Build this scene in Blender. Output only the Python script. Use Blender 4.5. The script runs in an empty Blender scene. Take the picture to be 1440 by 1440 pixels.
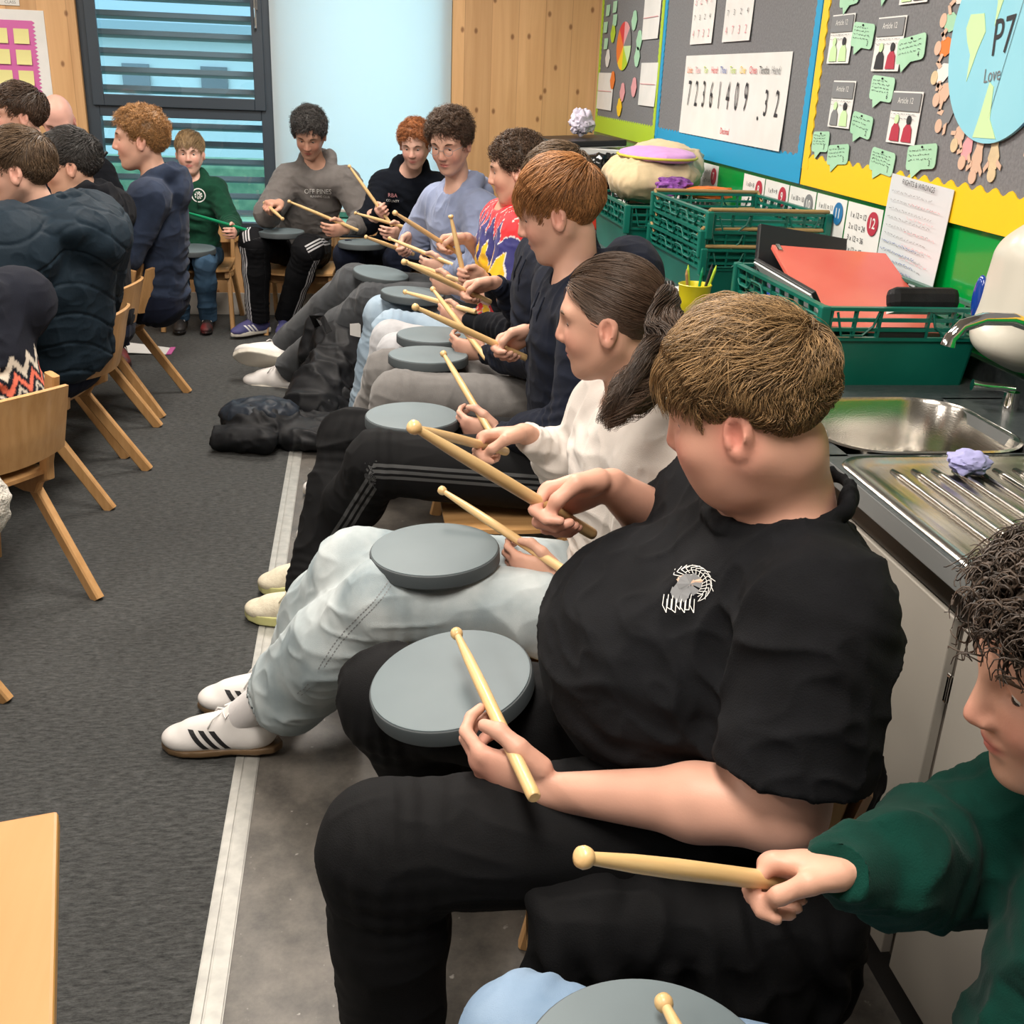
import bpy, bmesh, math, random
import numpy as np
from mathutils import Vector, Matrix
from mathutils.bvhtree import BVHTree
R_ = math.radians
SC = bpy.context.scene
COL = SC.collection
F32 = np.float32
def V(*a): return np.array(a if len(a) > 1 else a[0], dtype=np.float64)
def nrm(v):
    v = np.array(v, dtype=np.float64); return v / (np.linalg.norm(v) + 1e-12)
# ---------------------------------------------------------------- scene objects
def link(name, me, mats=None, parent=None, loc=None):
    o = bpy.data.objects.new(name, me); COL.objects.link(o)
    if mats is not None and me is not None:
        for m in (mats if isinstance(mats, (list, tuple)) else [mats]): me.materials.append(m)
    if parent is not None:
        o.parent = parent
        o.matrix_parent_inverse = Matrix.Translation(-Vector(WORLD.get(parent.name, (0, 0, 0))))
    if loc is not None: o.location = loc
    return o
WORLD = {}
def tag(o, label, cat, group=None):
    o['label'] = label; o['category'] = cat
    if group: o['group'] = group
    return o
def struct(o): o['kind'] = 'structure'; return o
def empty(name, loc=(0, 0, 0), rz=0.0):
    """Empty at the base of a thing; children are modelled in its local frame."""
    o = bpy.data.objects.new(name, None); COL.objects.link(o); o.location = loc; o.rotation_euler = (0, 0, rz); o.empty_display_size = .1
    return o
def wempty(name, loc):
    """Empty at the base of a thing whose parts carry world coordinates."""
    o = empty(name, loc); WORLD[o.name] = tuple(loc); return o
def copy_tree(o, parent=None):
    c = o.copy(); COL.objects.link(c); c.parent = parent
    for k in ('label', 'group'):
        if parent is None and k in c: del c[k]
    for ch in list(o.children): copy_tree(ch, c)
    return c
# ---------------------------------------------------------------- materials
def new_mat(name):
    m = bpy.data.materials.new(name); m.use_nodes = True
    nt = m.node_tree; b = nt.nodes['Principled BSDF']; return m, nt, b
def N(nt, t, **kw):
    n = nt.nodes.new(t)
    for k, v in kw.items():
        if k in n.inputs.keys(): n.inputs[k].default_value = v
        else: setattr(n, k, v)
    return n
def c4(c): return (c[0], c[1], c[2], 1.0)
def mat(name, col, rough=.6, metal=0, col2=None, ns=8.0, stretch=(1, 1, 1), bump=0, bs=60.0, bstretch=None, spec=.5, ramp=(.35, .65), coat=0, bd=.002, sheen=0, detail=4, trans=0, alpha=None):
    m, nt, b = new_mat(name)
    b.inputs['Base Color'].default_value = c4(col); b.inputs['Roughness'].default_value = rough
    b.inputs['Metallic'].default_value = metal; b.inputs['Specular IOR Level'].default_value = spec
    b.inputs['Coat Weight'].default_value = coat; b.inputs['Sheen Weight'].default_value = sheen
    b.inputs['Transmission Weight'].default_value = trans
    if alpha is not None: b.inputs['Alpha'].default_value = alpha
    L = nt.links.new
    if col2 is not None or bump:
        tc = N(nt, 'ShaderNodeTexCoord')
    if col2 is not None:
        mp = N(nt, 'ShaderNodeMapping'); mp.inputs['Scale'].default_value = stretch; L(tc.outputs['Object'], mp.inputs['Vector'])
        no = N(nt, 'ShaderNodeTexNoise', Scale=ns, Detail=detail); L(mp.outputs[0], no.inputs['Vector'])
        cr = N(nt, 'ShaderNodeValToRGB'); cr.color_ramp.elements[0].position = ramp[0]; cr.color_ramp.elements[1].position = ramp[1]
        cr.color_ramp.elements[0].color = c4(col); cr.color_ramp.elements[1].color = c4(col2)
        L(no.outputs['Fac'], cr.inputs[0]); L(cr.outputs[0], b.inputs['Base Color'])
    if bump:
        mp2 = N(nt, 'ShaderNodeMapping'); mp2.inputs['Scale'].default_value = bstretch or stretch; L(tc.outputs['Object'], mp2.inputs['Vector'])
        n2 = N(nt, 'ShaderNodeTexNoise', Scale=bs, Detail=3); L(mp2.outputs[0], n2.inputs['Vector'])
        bp = N(nt, 'ShaderNodeBump', Strength=bump, Distance=bd); L(n2.outputs['Fac'], bp.inputs['Height']); L(bp.outputs[0], b.inputs['Normal'])
    return m
def attr_mat(name, rough=.6, bump=.3, bs=300, sheen=0, spec=.3, sss=0, bd=.001, mul=None):
    """base colour read from the mesh's own 'Col' attribute (skin tone, printed cloth)."""
    m, nt, b = new_mat(name); L = nt.links.new
    a = N(nt, 'ShaderNodeAttribute', attribute_name='Col'); L(a.outputs['Color'], b.inputs['Base Color'])
    b.inputs['Roughness'].default_value = rough; b.inputs['Specular IOR Level'].default_value = spec; b.inputs['Sheen Weight'].default_value = sheen
    if sss:
        b.inputs['Subsurface Weight'].default_value = sss; b.inputs['Subsurface Radius'].default_value = (.012, .004, .002); b.inputs['Subsurface Scale'].default_value = 1
    tc = N(nt, 'ShaderNodeTexCoord'); n2 = N(nt, 'ShaderNodeTexNoise', Scale=bs, Detail=2); L(tc.outputs['Object'], n2.inputs['Vector'])
    bp = N(nt, 'ShaderNodeBump', Strength=bump, Distance=bd); L(n2.outputs['Fac'], bp.inputs['Height']); L(bp.outputs[0], b.inputs['Normal'])
    return m
def cloth(name, col, var=.25, rough=.92, ns=25, bump=.5, bs=500, sheen=.15, bd=.0015):
    return mat(name, [c * (1 - var) for c in col], rough, col2=[min(1, c * (1 + var)) for c in col], ns=ns, ramp=(.3, .7), bump=bump, bs=bs, sheen=sheen, bd=bd, spec=.2)
def wood(name, col, dark, ax='x', sc=1.0, rough=.45, coat=.15):
    st = {'x': (1.2, 14, 14), 'y': (14, 1.2, 14), 'z': (14, 14, 1.2)}[ax]
    return mat(name, dark, rough, col2=col, ns=3.2 * sc, stretch=st, ramp=(.3, .62), bump=.06, bs=14, bstretch=st, coat=coat, detail=6)
def hair_mat(name, col, rough=.5):
    m, nt, b = new_mat(name); L = nt.links.new
    a = N(nt, 'ShaderNodeAttribute', attribute_name='v')
    mx = N(nt, 'ShaderNodeMix', data_type='RGBA', blend_type='MULTIPLY'); mx.inputs[0].default_value = 1
    mx.inputs[6].default_value = c4(col); L(a.outputs['Fac'], mx.inputs[7]); L(mx.outputs[2], b.inputs['Base Color'])
    b.inputs['Roughness'].default_value = rough; b.inputs['Specular IOR Level'].default_value = .45
    return m
# ---------------------------------------------------------------- plain mesh builder
class MB:
    def __init__(s): s.bm = bmesh.new()
    def _fin(s, r, mi, M):
        fs = set()
        for v in r:
            for f in v.link_faces: fs.add(f)
        for f in fs: f.material_index = mi
        if M is not None: bmesh.ops.transform(s.bm, matrix=M, verts=r)
        return r
    def box(s, x0, x1, y0, y1, z0, z1, mi=0, bev=0, M=None, seg=2):
        T = Matrix.Translation(((x0 + x1) / 2, (y0 + y1) / 2, (z0 + z1) / 2)) @ Matrix.Diagonal((abs(x1 - x0), abs(y1 - y0), abs(z1 - z0), 1))
        r = bmesh.ops.create_cube(s.bm, size=1, matrix=T)['verts']
        if bev:
            es = list({e for v in r for e in v.link_edges})
            o = bmesh.ops.bevel(s.bm, geom=es, offset=bev, segments=seg, affect='EDGES', profile=.5)
            r = list({v for f in o['faces'] for v in f.verts} | {v for v in r if v.is_valid})
            # collect whole island
            seen = set(r); st = list(r)
            while st:
                v = st.pop()
                for e in v.link_edges:
                    w = e.other_vert(v)
                    if w not in seen: seen.add(w); st.append(w)
            r = list(seen)
        return s._fin(r, mi, M)
    def cyl(s, a, b, ra, rb=None, seg=20, mi=0, cap=True, M=None):
        a = Vector(a); b = Vector(b); rb = ra if rb is None else rb
        d = b - a; q = d.to_track_quat('Z', 'Y').to_matrix().to_4x4()
        r = bmesh.ops.create_cone(s.bm, cap_ends=cap, segments=seg, radius1=ra, radius2=max(rb, 1e-5), depth=d.length, matrix=Matrix.Translation((a + b) / 2) @ q)['verts']
        return s._fin(r, mi, M)
    def sph(s, c, r, seg=16, mi=0, M=None, sc=(1, 1, 1)):
        T = Matrix.Translation(c) @ Matrix.Diagonal((sc[0], sc[1], sc[2], 1))
        v = bmesh.ops.create_uvsphere(s.bm, u_segments=seg, v_segments=max(6, seg // 2), radius=r, matrix=T)['verts']
        return s._fin(v, mi, M)
    def lathe(s, prof, seg=48, mi=0, M=None):
        rings = []
        for (r, z) in prof:
            rings.append([s.bm.verts.new((r * math.cos(2 * math.pi * i / seg), r * math.sin(2 * math.pi * i / seg), z)) for i in range(seg)] if r > 1e-6 else [s.bm.verts.new((0, 0, z))])
        for A, B in zip(rings[:-1], rings[1:]):
            for i in range(seg):
                j = (i + 1) % seg
                if len(A) == 1 and len(B) > 1: f = [A[0], B[j], B[i]]
                elif len(B) == 1 and len(A) > 1: f = [A[i], A[j], B[0]]
                elif len(A) > 1: f = [A[i], A[j], B[j], B[i]]
                else: continue
                s.bm.faces.new(f).material_index = mi
        vs = [v for r in rings for v in r]
        if M is not None: bmesh.ops.transform(s.bm, matrix=M, verts=vs)
        return vs
    def tube(s, pts, r, seg=10, mi=0, cap=True, flat=None, up=None, M=None):
        """sweep an ellipse/rect section (r or list; flat=(w,t) rectangular bar) along pts"""
        pts = [Vector(p) for p in pts]; n = len(pts); rings = []; U = Vector(up) if up else None
        for i, p in enumerate(pts):
            t = (pts[min(i + 1, n - 1)] - pts[max(i - 1, 0)]).normalized()
            if U is None: U = Vector((0, 0, 1)) if abs(t.z) < .9 else Vector((1, 0, 0))
            a = t.cross(U).normalized(); b = a.cross(t).normalized()
            if up is None: U = b
            if flat:
                w, h = flat; e = min(w, h) * .18
                sec = [(w / 2 - e, h / 2), (w / 2, h / 2 - e), (w / 2, -h / 2 + e), (w / 2 - e, -h / 2), (-w / 2 + e, -h / 2), (-w / 2, -h / 2 + e), (-w / 2, h / 2 - e), (-w / 2 + e, h / 2)]
            else:
                rr = r[i] if hasattr(r, '__len__') else r
                sec = [(rr * math.cos(2 * math.pi * k / seg), rr * math.sin(2 * math.pi * k / seg)) for k in range(seg)]
            rings.append([s.bm.verts.new(p + a * x + b * y) for x, y in sec])
        m = len(rings[0])
        for A, B in zip(rings[:-1], rings[1:]):
            for i in range(m):
                j = (i + 1) % m; s.bm.faces.new([A[i], B[i], B[j], A[j]]).material_index = mi
        if cap: s.bm.faces.new(rings[0]).material_index = mi; s.bm.faces.new(rings[-1][::-1]).material_index = mi
        vs = [v for r_ in rings for v in r_]
        if M is not None: bmesh.ops.transform(s.bm, matrix=M, verts=vs)
        return vs
    def poly(s, pts, thick=0, axis=(0, 0, 1), mi=0, M=None):
        """flat outline, extruded by thick along axis"""
        vs = [s.bm.verts.new(p) for p in pts]; f = s.bm.faces.new(vs); f.material_index = mi
        out = list(vs)
        if thick:
            r = bmesh.ops.extrude_face_region(s.bm, geom=[f])['geom']
            nv = [g for g in r if isinstance(g, bmesh.types.BMVert)]
            bmesh.ops.translate(s.bm, vec=Vector(axis) * thick, verts=nv); out += nv
            for g in r:
                if isinstance(g, bmesh.types.BMFace): g.material_index = mi
            for v in nv:
                for g in v.link_faces: g.material_index = mi
        if M is not None: bmesh.ops.transform(s.bm, matrix=M, verts=out)
        return out
    def sheet(s, fn, nu, nv, thick=0, mi=0, M=None):
        """grid from fn(u,v)->xyz, u,v in 0..1, given thickness along its normal"""
        g = [[Vector(fn(i / nu, j / nv)) for j in range(nv + 1)] for i in range(nu + 1)]
        def nor(i, j):
            a = g[min(i + 1, nu)][j] - g[max(i - 1, 0)][j]; b = g[i][min(j + 1, nv)] - g[i][max(j - 1, 0)]
            return a.cross(b).normalized()
        A = [[s.bm.verts.new(g[i][j]) for j in range(nv + 1)] for i in range(nu + 1)]
        vs = [v for r in A for v in r]
        for i in range(nu):
            for j in range(nv): s.bm.faces.new([A[i][j], A[i + 1][j], A[i + 1][j + 1], A[i][j + 1]]).material_index = mi
        if thick:
            B = [[s.bm.verts.new(g[i][j] - nor(i, j) * thick) for j in range(nv + 1)] for i in range(nu + 1)]
            vs += [v for r in B for v in r]
            for i in range(nu):
                for j in range(nv): s.bm.faces.new([B[i][j], B[i][j + 1], B[i + 1][j + 1], B[i + 1][j]]).material_index = mi
            for i in range(nu):
                s.bm.faces.new([A[i][0], B[i][0], B[i + 1][0], A[i + 1][0]]).material_index = mi
                s.bm.faces.new([A[i + 1][nv], B[i + 1][nv], B[i][nv], A[i][nv]]).material_index = mi
            for j in range(nv):
                s.bm.faces.new([A[0][j + 1], B[0][j + 1], B[0][j], A[0][j]]).material_index = mi
                s.bm.faces.new([A[nu][j], B[nu][j], B[nu][j + 1], A[nu][j + 1]]).material_index = mi
        if M is not None: bmesh.ops.transform(s.bm, matrix=M, verts=vs)
        return vs
    def obj(s, name, mats, parent=None, smooth=None, loc=None, world=False):
        bmesh.ops.recalc_face_normals(s.bm, faces=s.bm.faces[:])
        me = bpy.data.meshes.new(name); s.bm.to_mesh(me); s.bm.free()
        o = bpy.data.objects.new(name, me); COL.objects.link(o)
        for m in (mats if isinstance(mats, (list, tuple)) else [mats]): me.materials.append(m)
        if parent is not None:
            o.parent = parent
            if world: o.matrix_parent_inverse = Matrix.Translation(-Vector(WORLD[parent.name]))
        if loc is not None: o.location = loc
        if smooth:
            me.polygons.foreach_set('use_smooth', [True] * len(me.polygons))
            if smooth is not True:
                me.update()
                try: me.set_sharp_from_angle(angle=R_(smooth))
                except Exception: pass
        return o
# ---------------------------------------------------------------- noise
def _h(ix, iy, iz):
    n = (ix * 374761393 + iy * 668265263 + iz * 2147483647 * 3) & 0xFFFFFFFF
    n = ((n ^ (n >> 13)) * 1274126177) & 0xFFFFFFFF
    return ((n ^ (n >> 16)) & 0xFFFF) / 65535.0
def vn(p):
    i = np.floor(p).astype(np.int64); f = p - i; f = f * f * (3 - 2 * f); r = 0
    for dx in (0, 1):
        wx = f[:, 0] if dx else 1 - f[:, 0]
        for dy in (0, 1):
            wy = f[:, 1] if dy else 1 - f[:, 1]
            for dz in (0, 1):
                wz = f[:, 2] if dz else 1 - f[:, 2]
                r = r + wx * wy * wz * _h(i[:, 0] + dx, i[:, 1] + dy, i[:, 2] + dz)
    return r * 2 - 1
# ---------------------------------------------------------------- implicit surfaces (flesh, cloth, soft things)
def bb(pts, r):
    p = np.array(pts, dtype=float); return p.min(0) - r, p.max(0) + r
def cone(a, b, ra, rb=None, flat=None, cut=None, cuta=None):
    a = V(a); b = V(b); rb = ra if rb is None else rb; ab = b - a; L2 = float(ab @ ab) + 1e-12; n = ab / math.sqrt(L2)
    def f(x, y, z):
        px = x - F32(a[0]); py = y - F32(a[1]); pz = z - F32(a[2])
        t = np.clip((px * F32(ab[0]) + py * F32(ab[1]) + pz * F32(ab[2])) / F32(L2), 0, 1)
        dx = px - t * F32(ab[0]); dy = py - t * F32(ab[1]); dz = pz - t * F32(ab[2])
        if flat is not None:
            ax, s = flat; c = (dx * F32(ax[0]) + dy * F32(ax[1]) + dz * F32(ax[2])) * F32(s - 1)
            dx = dx + c * F32(ax[0]); dy = dy + c * F32(ax[1]); dz = dz + c * F32(ax[2])
        d = np.sqrt(dx * dx + dy * dy + dz * dz) - (F32(ra) + t * F32(rb - ra))
        if cut is not None: d = np.maximum(d, (x - F32(b[0])) * F32(n[0]) + (y - F32(b[1])) * F32(n[1]) + (z - F32(b[2])) * F32(n[2]) - F32(cut))
        if cuta is not None: d = np.maximum(d, -((x - F32(a[0])) * F32(n[0]) + (y - F32(a[1])) * F32(n[1]) + (z - F32(a[2])) * F32(n[2])) - F32(cuta))
        return d
    return (f,) + bb([a, b], max(ra, rb))
def ell(c, rad, R=None):
    c = V(c); R = np.eye(3) if R is None else np.array(R); rad = V(rad)
    def f(x, y, z):
        px = x - F32(c[0]); py = y - F32(c[1]); pz = z - F32(c[2]); k0 = 0; k1 = 0
        for i in range(3):
            q = (px * F32(R[0, i]) + py * F32(R[1, i]) + pz * F32(R[2, i])) / F32(rad[i])
            k0 = k0 + q * q; k1 = k1 + (q / F32(rad[i])) ** 2
        k0 = np.sqrt(k0); k1 = np.sqrt(k1) + F32(1e-9)
        return k0 * (k0 - 1) / k1
    ext = np.sqrt(((R * rad) ** 2).sum(1))
    return (f, c - ext, c + ext)
class Field:
    def __init__(s, lo, hi, h):
        s.h = h; s.lo = V(lo) - 3 * h; n = np.ceil((V(hi) - s.lo) / h).astype(int) + 4
        s.n = n; s.D = np.full(tuple(n), 1.0, F32)
        s.ax = [(s.lo[i] + np.arange(n[i]) * h).astype(F32) for i in range(3)]
    def _sl(s, lo, hi):
        a = np.clip(np.floor((lo - s.lo) / s.h).astype(int), 0, s.n); b = np.clip(np.ceil((hi - s.lo) / s.h).astype(int) + 1, 0, s.n)
        if (b <= a).any(): return None
        return (slice(a[0], b[0]), slice(a[1], b[1]), slice(a[2], b[2])), (s.ax[0][a[0]:b[0], None, None], s.ax[1][None, a[1]:b[1], None], s.ax[2][None, None, a[2]:b[2]])
    def add(s, pr, k=.015, off=0.0):
        f, lo, hi = pr; q = s._sl(lo - (k + .02 + off), hi + (k + .02 + off))
        if q is None: return
        sl, (x, y, z) = q; d = f(x, y, z) - F32(off); D = s.D[sl]
        if k > 0:
            hh = np.clip(F32(.5) + F32(.5 / k) * (D - d), 0, 1); s.D[sl] = D + (d - D) * hh - F32(k) * hh * (1 - hh)
        else: s.D[sl] = np.minimum(D, d)
    def sub(s, pr, k=.01, off=0.0):
        f, lo, hi = pr; q = s._sl(lo - (k + .02 + off), hi + (k + .02 + off))
        if q is None: return
        sl, (x, y, z) = q; d = -(f(x, y, z) - F32(off)); D = s.D[sl]
        if k > 0:
            hh = np.clip(F32(.5) - F32(.5 / k) * (D - d), 0, 1); s.D[sl] = D + (d - D) * hh + F32(k) * hh * (1 - hh)
        else: s.D[sl] = np.maximum(D, d)
    def mesh(s):
        D = s.D; h = s.h; n = s.n; S = D < 0
        A = [slice(0, -1), slice(1, None)]
        cnt = np.zeros(tuple(n - 1), np.uint8)
        for i in (0, 1):
            for j in (0, 1):
                for k in (0, 1): cnt += S[A[i], A[j], A[k]]
        act = np.argwhere((cnt > 0) & (cnt < 8)); del cnt
        if len(act) == 0: return np.zeros((0, 3)), np.zeros((0, 4), int)
        vals = {}
        for c in [(i, j, k) for i in (0, 1) for j in (0, 1) for k in (0, 1)]:
            vals[c] = D[act[:, 0] + c[0], act[:, 1] + c[1], act[:, 2] + c[2]].astype(np.float64)
        acc = np.zeros((len(act), 3)); m = np.zeros(len(act))
        for ax in range(3):
            for u in (0, 1):
                for w in (0, 1):
                    c0 = [0, 0, 0]; o = [a for a in range(3) if a != ax]; c0[o[0]] = u; c0[o[1]] = w; c1 = list(c0); c1[ax] = 1
                    a = vals[tuple(c0)]; b = vals[tuple(c1)]; x = (a < 0) != (b < 0)
                    t = np.where(x, a / np.where(x, a - b, 1), 0)
                    for q in range(3): acc[:, q] += np.where(x, (c0[q] + (t if q == ax else 0)), 0)
                    m += x
        verts = s.lo + (act + acc / m[:, None]) * h
        nc = n - 1; flat = (act[:, 0] * nc[1] + act[:, 1]) * nc[2] + act[:, 2]
        quads = []
        for ax in range(3):
            sl0 = [slice(1, -1)] * 3; sl1 = [slice(1, -1)] * 3
            sl0[ax] = slice(0, -1); sl1[ax] = slice(1, None)
            a = S[tuple(sl0)]; b = S[tuple(sl1)]; e = np.argwhere(a != b)
            if len(e) == 0: continue
            fl = a[e[:, 0], e[:, 1], e[:, 2]]
            off = np.ones(3, int); off[ax] = 0; e = e + off
            o = [(ax + 1) % 3, (ax + 2) % 3]; q = []
            for du, dw in ((0, 0), (1, 0), (1, 1), (0, 1)):
                c = e.copy(); c[:, o[0]] -= du; c[:, o[1]] -= dw
                q.append(np.searchsorted(flat, (c[:, 0] * nc[1] + c[:, 1]) * nc[2] + c[:, 2]))
            q = np.array(q).T; q[~fl] = q[~fl][:, ::-1]; quads.append(q)
        return verts, np.concatenate(quads)
def fast_mesh(name, verts, faces, smooth=True):
    me = bpy.data.meshes.new(name); k = faces.shape[1]
    me.vertices.add(len(verts)); me.vertices.foreach_set('co', np.ascontiguousarray(verts, dtype=F32).ravel())
    me.loops.add(faces.size); me.loops.foreach_set('vertex_index', np.ascontiguousarray(faces, dtype=np.int32).ravel())
    me.polygons.add(len(faces)); me.polygons.foreach_set('loop_start', np.arange(0, faces.size, k, dtype=np.int32))
    if smooth: me.polygons.foreach_set('use_smooth', np.ones(len(faces), bool))
    me.update(calc_edges=True); return me
def vnorm(verts, faces):
    a = verts[faces[:, 0]]; b = verts[faces[:, 1]]; c = verts[faces[:, 2]]; d = verts[faces[:, 3]] if faces.shape[1] == 4 else c
    fn = np.cross(c - a, d - b) if faces.shape[1] == 4 else np.cross(b - a, c - a)
    out = np.zeros_like(verts)
    for i in range(faces.shape[1]):
        for q in range(3): out[:, q] += np.bincount(faces[:, i], weights=fn[:, q], minlength=len(verts))
    return out / (np.linalg.norm(out, axis=1, keepdims=True) + 1e-12)
def set_col(me, col, name='Col'):
    a = me.attributes.new(name, 'FLOAT_COLOR', 'POINT'); c = np.ones((len(me.vertices), 4), F32); c[:, :3] = col; a.data.foreach_set('color', c.ravel())
def set_f(me, val, name):
    a = me.attributes.new(name, 'FLOAT', 'POINT'); a.data.foreach_set('value', np.ascontiguousarray(val, dtype=F32))
def smooth_v(verts, faces, it=1, lam=.5):
    n = len(verts)
    for _ in range(it):
        acc = np.zeros_like(verts); w = np.zeros(n)
        for i in range(faces.shape[1]):
            j = (i + 1) % faces.shape[1]
            for a, b in ((faces[:, i], faces[:, j]), (faces[:, j], faces[:, i])):
                for q in range(3): acc[:, q] += np.bincount(a, weights=verts[b, q], minlength=n)
                w += np.bincount(a, minlength=n)
        verts = verts + lam * (acc / np.maximum(w, 1)[:, None] - verts)
    return verts
def soft(name, F, mats, parent=None, folds=(), wr=0.0, wsc=14.0, colf=None, it=1, extra=None, quilt=None, seed=0, wdir=None):
    """mesh an implicit field; folds = (centre, direction, reach, depth, wavelength) cloth folds"""
    v, f = F.mesh()
    if it: v = smooth_v(v, f, it)
    if wr or len(folds) or quilt:
        nn = vnorm(v, f); d = np.zeros(len(v)); p = v + seed * 3.7
        if wr:
            q = p.copy()
            if wdir is not None:
                for dd in wdir: dd = nrm(dd); q = q - (q @ dd)[:, None] * dd * .62
            w = vn(p * 5)[:, None] * V(.05, -.04, .05); q1 = (q + w) * wsc; rdg = lambda n_: (1 - np.abs(n_)) ** 3.5
            d += wr * (1.5 * (rdg(vn(q1)) - .32) * (.5 + .5 * vn(p * 3.3 + 11)) * 2 + .7 * (rdg(vn(q1 * 2.1 + 7)) - .3))
        if len(folds):
            n1 = vn(p * 5.5); n2 = vn(p * 13 + 5); n3 = vn(p * 8 + 31)
        for (c, dr, rad, amp, lam) in folds:
            r = v - V(c); e = np.exp(-(r ** 2).sum(1) / rad ** 2); u = r @ nrm(dr)
            ph = 2 * math.pi * u / lam + 5.5 * n1 + 2.2 * n2; w_ = .5 + .5 * np.sin(ph); w_ = w_ * w_ * (3 - 2 * w_)
            d += amp * e * np.clip(n3 * 1.6 + .55, 0, 1.2) * (w_ * 2 - 1.1)
        if quilt: d += quilt(v)
        v = v + nn * d[:, None]
    me = fast_mesh(name, v, f); o = link(name, me, mats, parent)
    if colf is not None: set_col(me, colf(v))
    if extra is not None:
        for k, fn in extra.items(): set_f(me, fn(v), k)
    o_data[o.name] = None
    return o
o_data = {}
def tree_of(o):
    me = o.data; return BVHTree.FromPolygons([v.co[:] for v in me.vertices], [p.vertices[:] for p in me.polygons])
def wrap(obj, target_tree, direction, off=.0015):
    """lay a flat mesh (world coords) onto a surface by shooting it along direction"""
    d = Vector(direction).normalized()
    for v in obj.data.vertices:
        h = target_tree.ray_cast(v.co - d * .15, d, .5)
        if h[0] is not None: v.co = h[0] - d * off
    obj.data.update(); return obj
# ---------------------------------------------------------------- lettering
def text_mesh(s, size, font_bold=False):
    cu = bpy.data.curves.new('lettering', 'FONT'); cu.body = s; cu.size = size; cu.align_x = 'CENTER'; cu.align_y = 'CENTER'
    cu.resolution_u = 3
    if font_bold: cu.offset = size * .015
    o = bpy.data.objects.new('lettering', cu); COL.objects.link(o)
    dg = bpy.context.evaluated_depsgraph_get(); me = bpy.data.meshes.new_from_object(o.evaluated_get(dg)); bpy.data.objects.remove(o); bpy.data.curves.remove(cu)
    return me
def letters(s, size, M, m, parent, name='lettering', bold=False):
    me = text_mesh(s, size, bold)
    me.transform(M); me.materials.clear(); me.materials.append(m)
    o = bpy.data.objects.new(name, me); COL.objects.link(o); o.parent = parent
    if parent is not None and parent.name in WORLD: o.matrix_parent_inverse = Matrix.Translation(-Vector(WORLD[parent.name]))
    return o
def frame_M(o, x, y):
    """matrix with local x,y axes along given world directions, origin o"""
    x = Vector(x).normalized(); y = Vector(y).normalized(); z = x.cross(y)
    return Matrix(((x.x, y.x, z.x, o[0]), (x.y, y.y, z.y, o[1]), (x.z, y.z, z.z, o[2]), (0, 0, 0, 1)))
# ================================================================= CAMERA
cam = bpy.data.cameras.new('camera'); co = bpy.data.objects.new('camera', cam); COL.objects.link(co); SC.camera = co
rt = Vector((.99020715, -.1342541, .03828363)); fw = Vector((.13872032, .91536889, -.37796359)); up = Vector((.01569952, .37957297, .92502859))
rt = Vector((.990207, .0157, .13872)); # rows of the fitted rotation
Mx = np.array([[0.99020715, 0.01569952, 0.13872032], [-0.1342541, 0.37957297, 0.91536889], [0.03828363, 0.92502859, -0.37796359]])
co.matrix_world = Matrix([[Mx[0, 0], Mx[0, 1], -Mx[0, 2], 0], [Mx[1, 0], Mx[1, 1], -Mx[1, 2], 0], [Mx[2, 0], Mx[2, 1], -Mx[2, 2], 1.5], [0, 0, 0, 1]])
cam.sensor_width = 36; cam.lens = 36 * 1500 / 1440; cam.clip_start = .02; cam.clip_end = 200
# ================================================================= ROOM
WX = 1.5; YB = 7.08; CEIL = 2.75; XL = -5.0; YF = -2.6
def carpet_mat():
    m, nt, b = new_mat('charcoal carpet'); L = nt.links.new; tc = N(nt, 'ShaderNodeTexCoord')
    mp = N(nt, 'ShaderNodeMapping'); mp.inputs['Scale'].default_value = (1, 3.2, 1); L(tc.outputs['Object'], mp.inputs[0])
    a = N(nt, 'ShaderNodeTexNoise', Scale=34, Detail=7, Roughness=.85); L(mp.outputs[0], a.inputs[0])
    g = N(nt, 'ShaderNodeTexNoise', Scale=1.3, Detail=3); L(tc.outputs['Object'], g.inputs[0])
    cr = N(nt, 'ShaderNodeValToRGB'); e = cr.color_ramp.elements; e[0].position = .36; e[1].position = .68; e[0].color = (.010, .0115, .012, 1); e[1].color = (.115, .12, .118, 1)
    L(a.outputs[0], cr.inputs[0]); mx = N(nt, 'ShaderNodeMix', data_type='RGBA', blend_type='MULTIPLY'); mx.inputs[0].default_value = .35
    cr2 = N(nt, 'ShaderNodeValToRGB'); cr2.color_ramp.elements[0].position = .35; cr2.color_ramp.elements[1].position = .65; cr2.color_ramp.elements[0].color = (.6, .6, .6, 1)
    L(g.outputs[0], cr2.inputs[0]); L(cr.outputs[0], mx.inputs[6]); L(cr2.outputs[0], mx.inputs[7]); L(mx.outputs[2], b.inputs['Base Color'])
    b.inputs['Roughness'].default_value = .95; b.inputs['Sheen Weight'].default_value = .1; b.inputs['Specular IOR Level'].default_value = .2
    bp = N(nt, 'ShaderNodeBump', Strength=.8, Distance=.004); L(a.outputs[0], bp.inputs['Height']); L(bp.outputs[0], b.inputs['Normal']); return m
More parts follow.
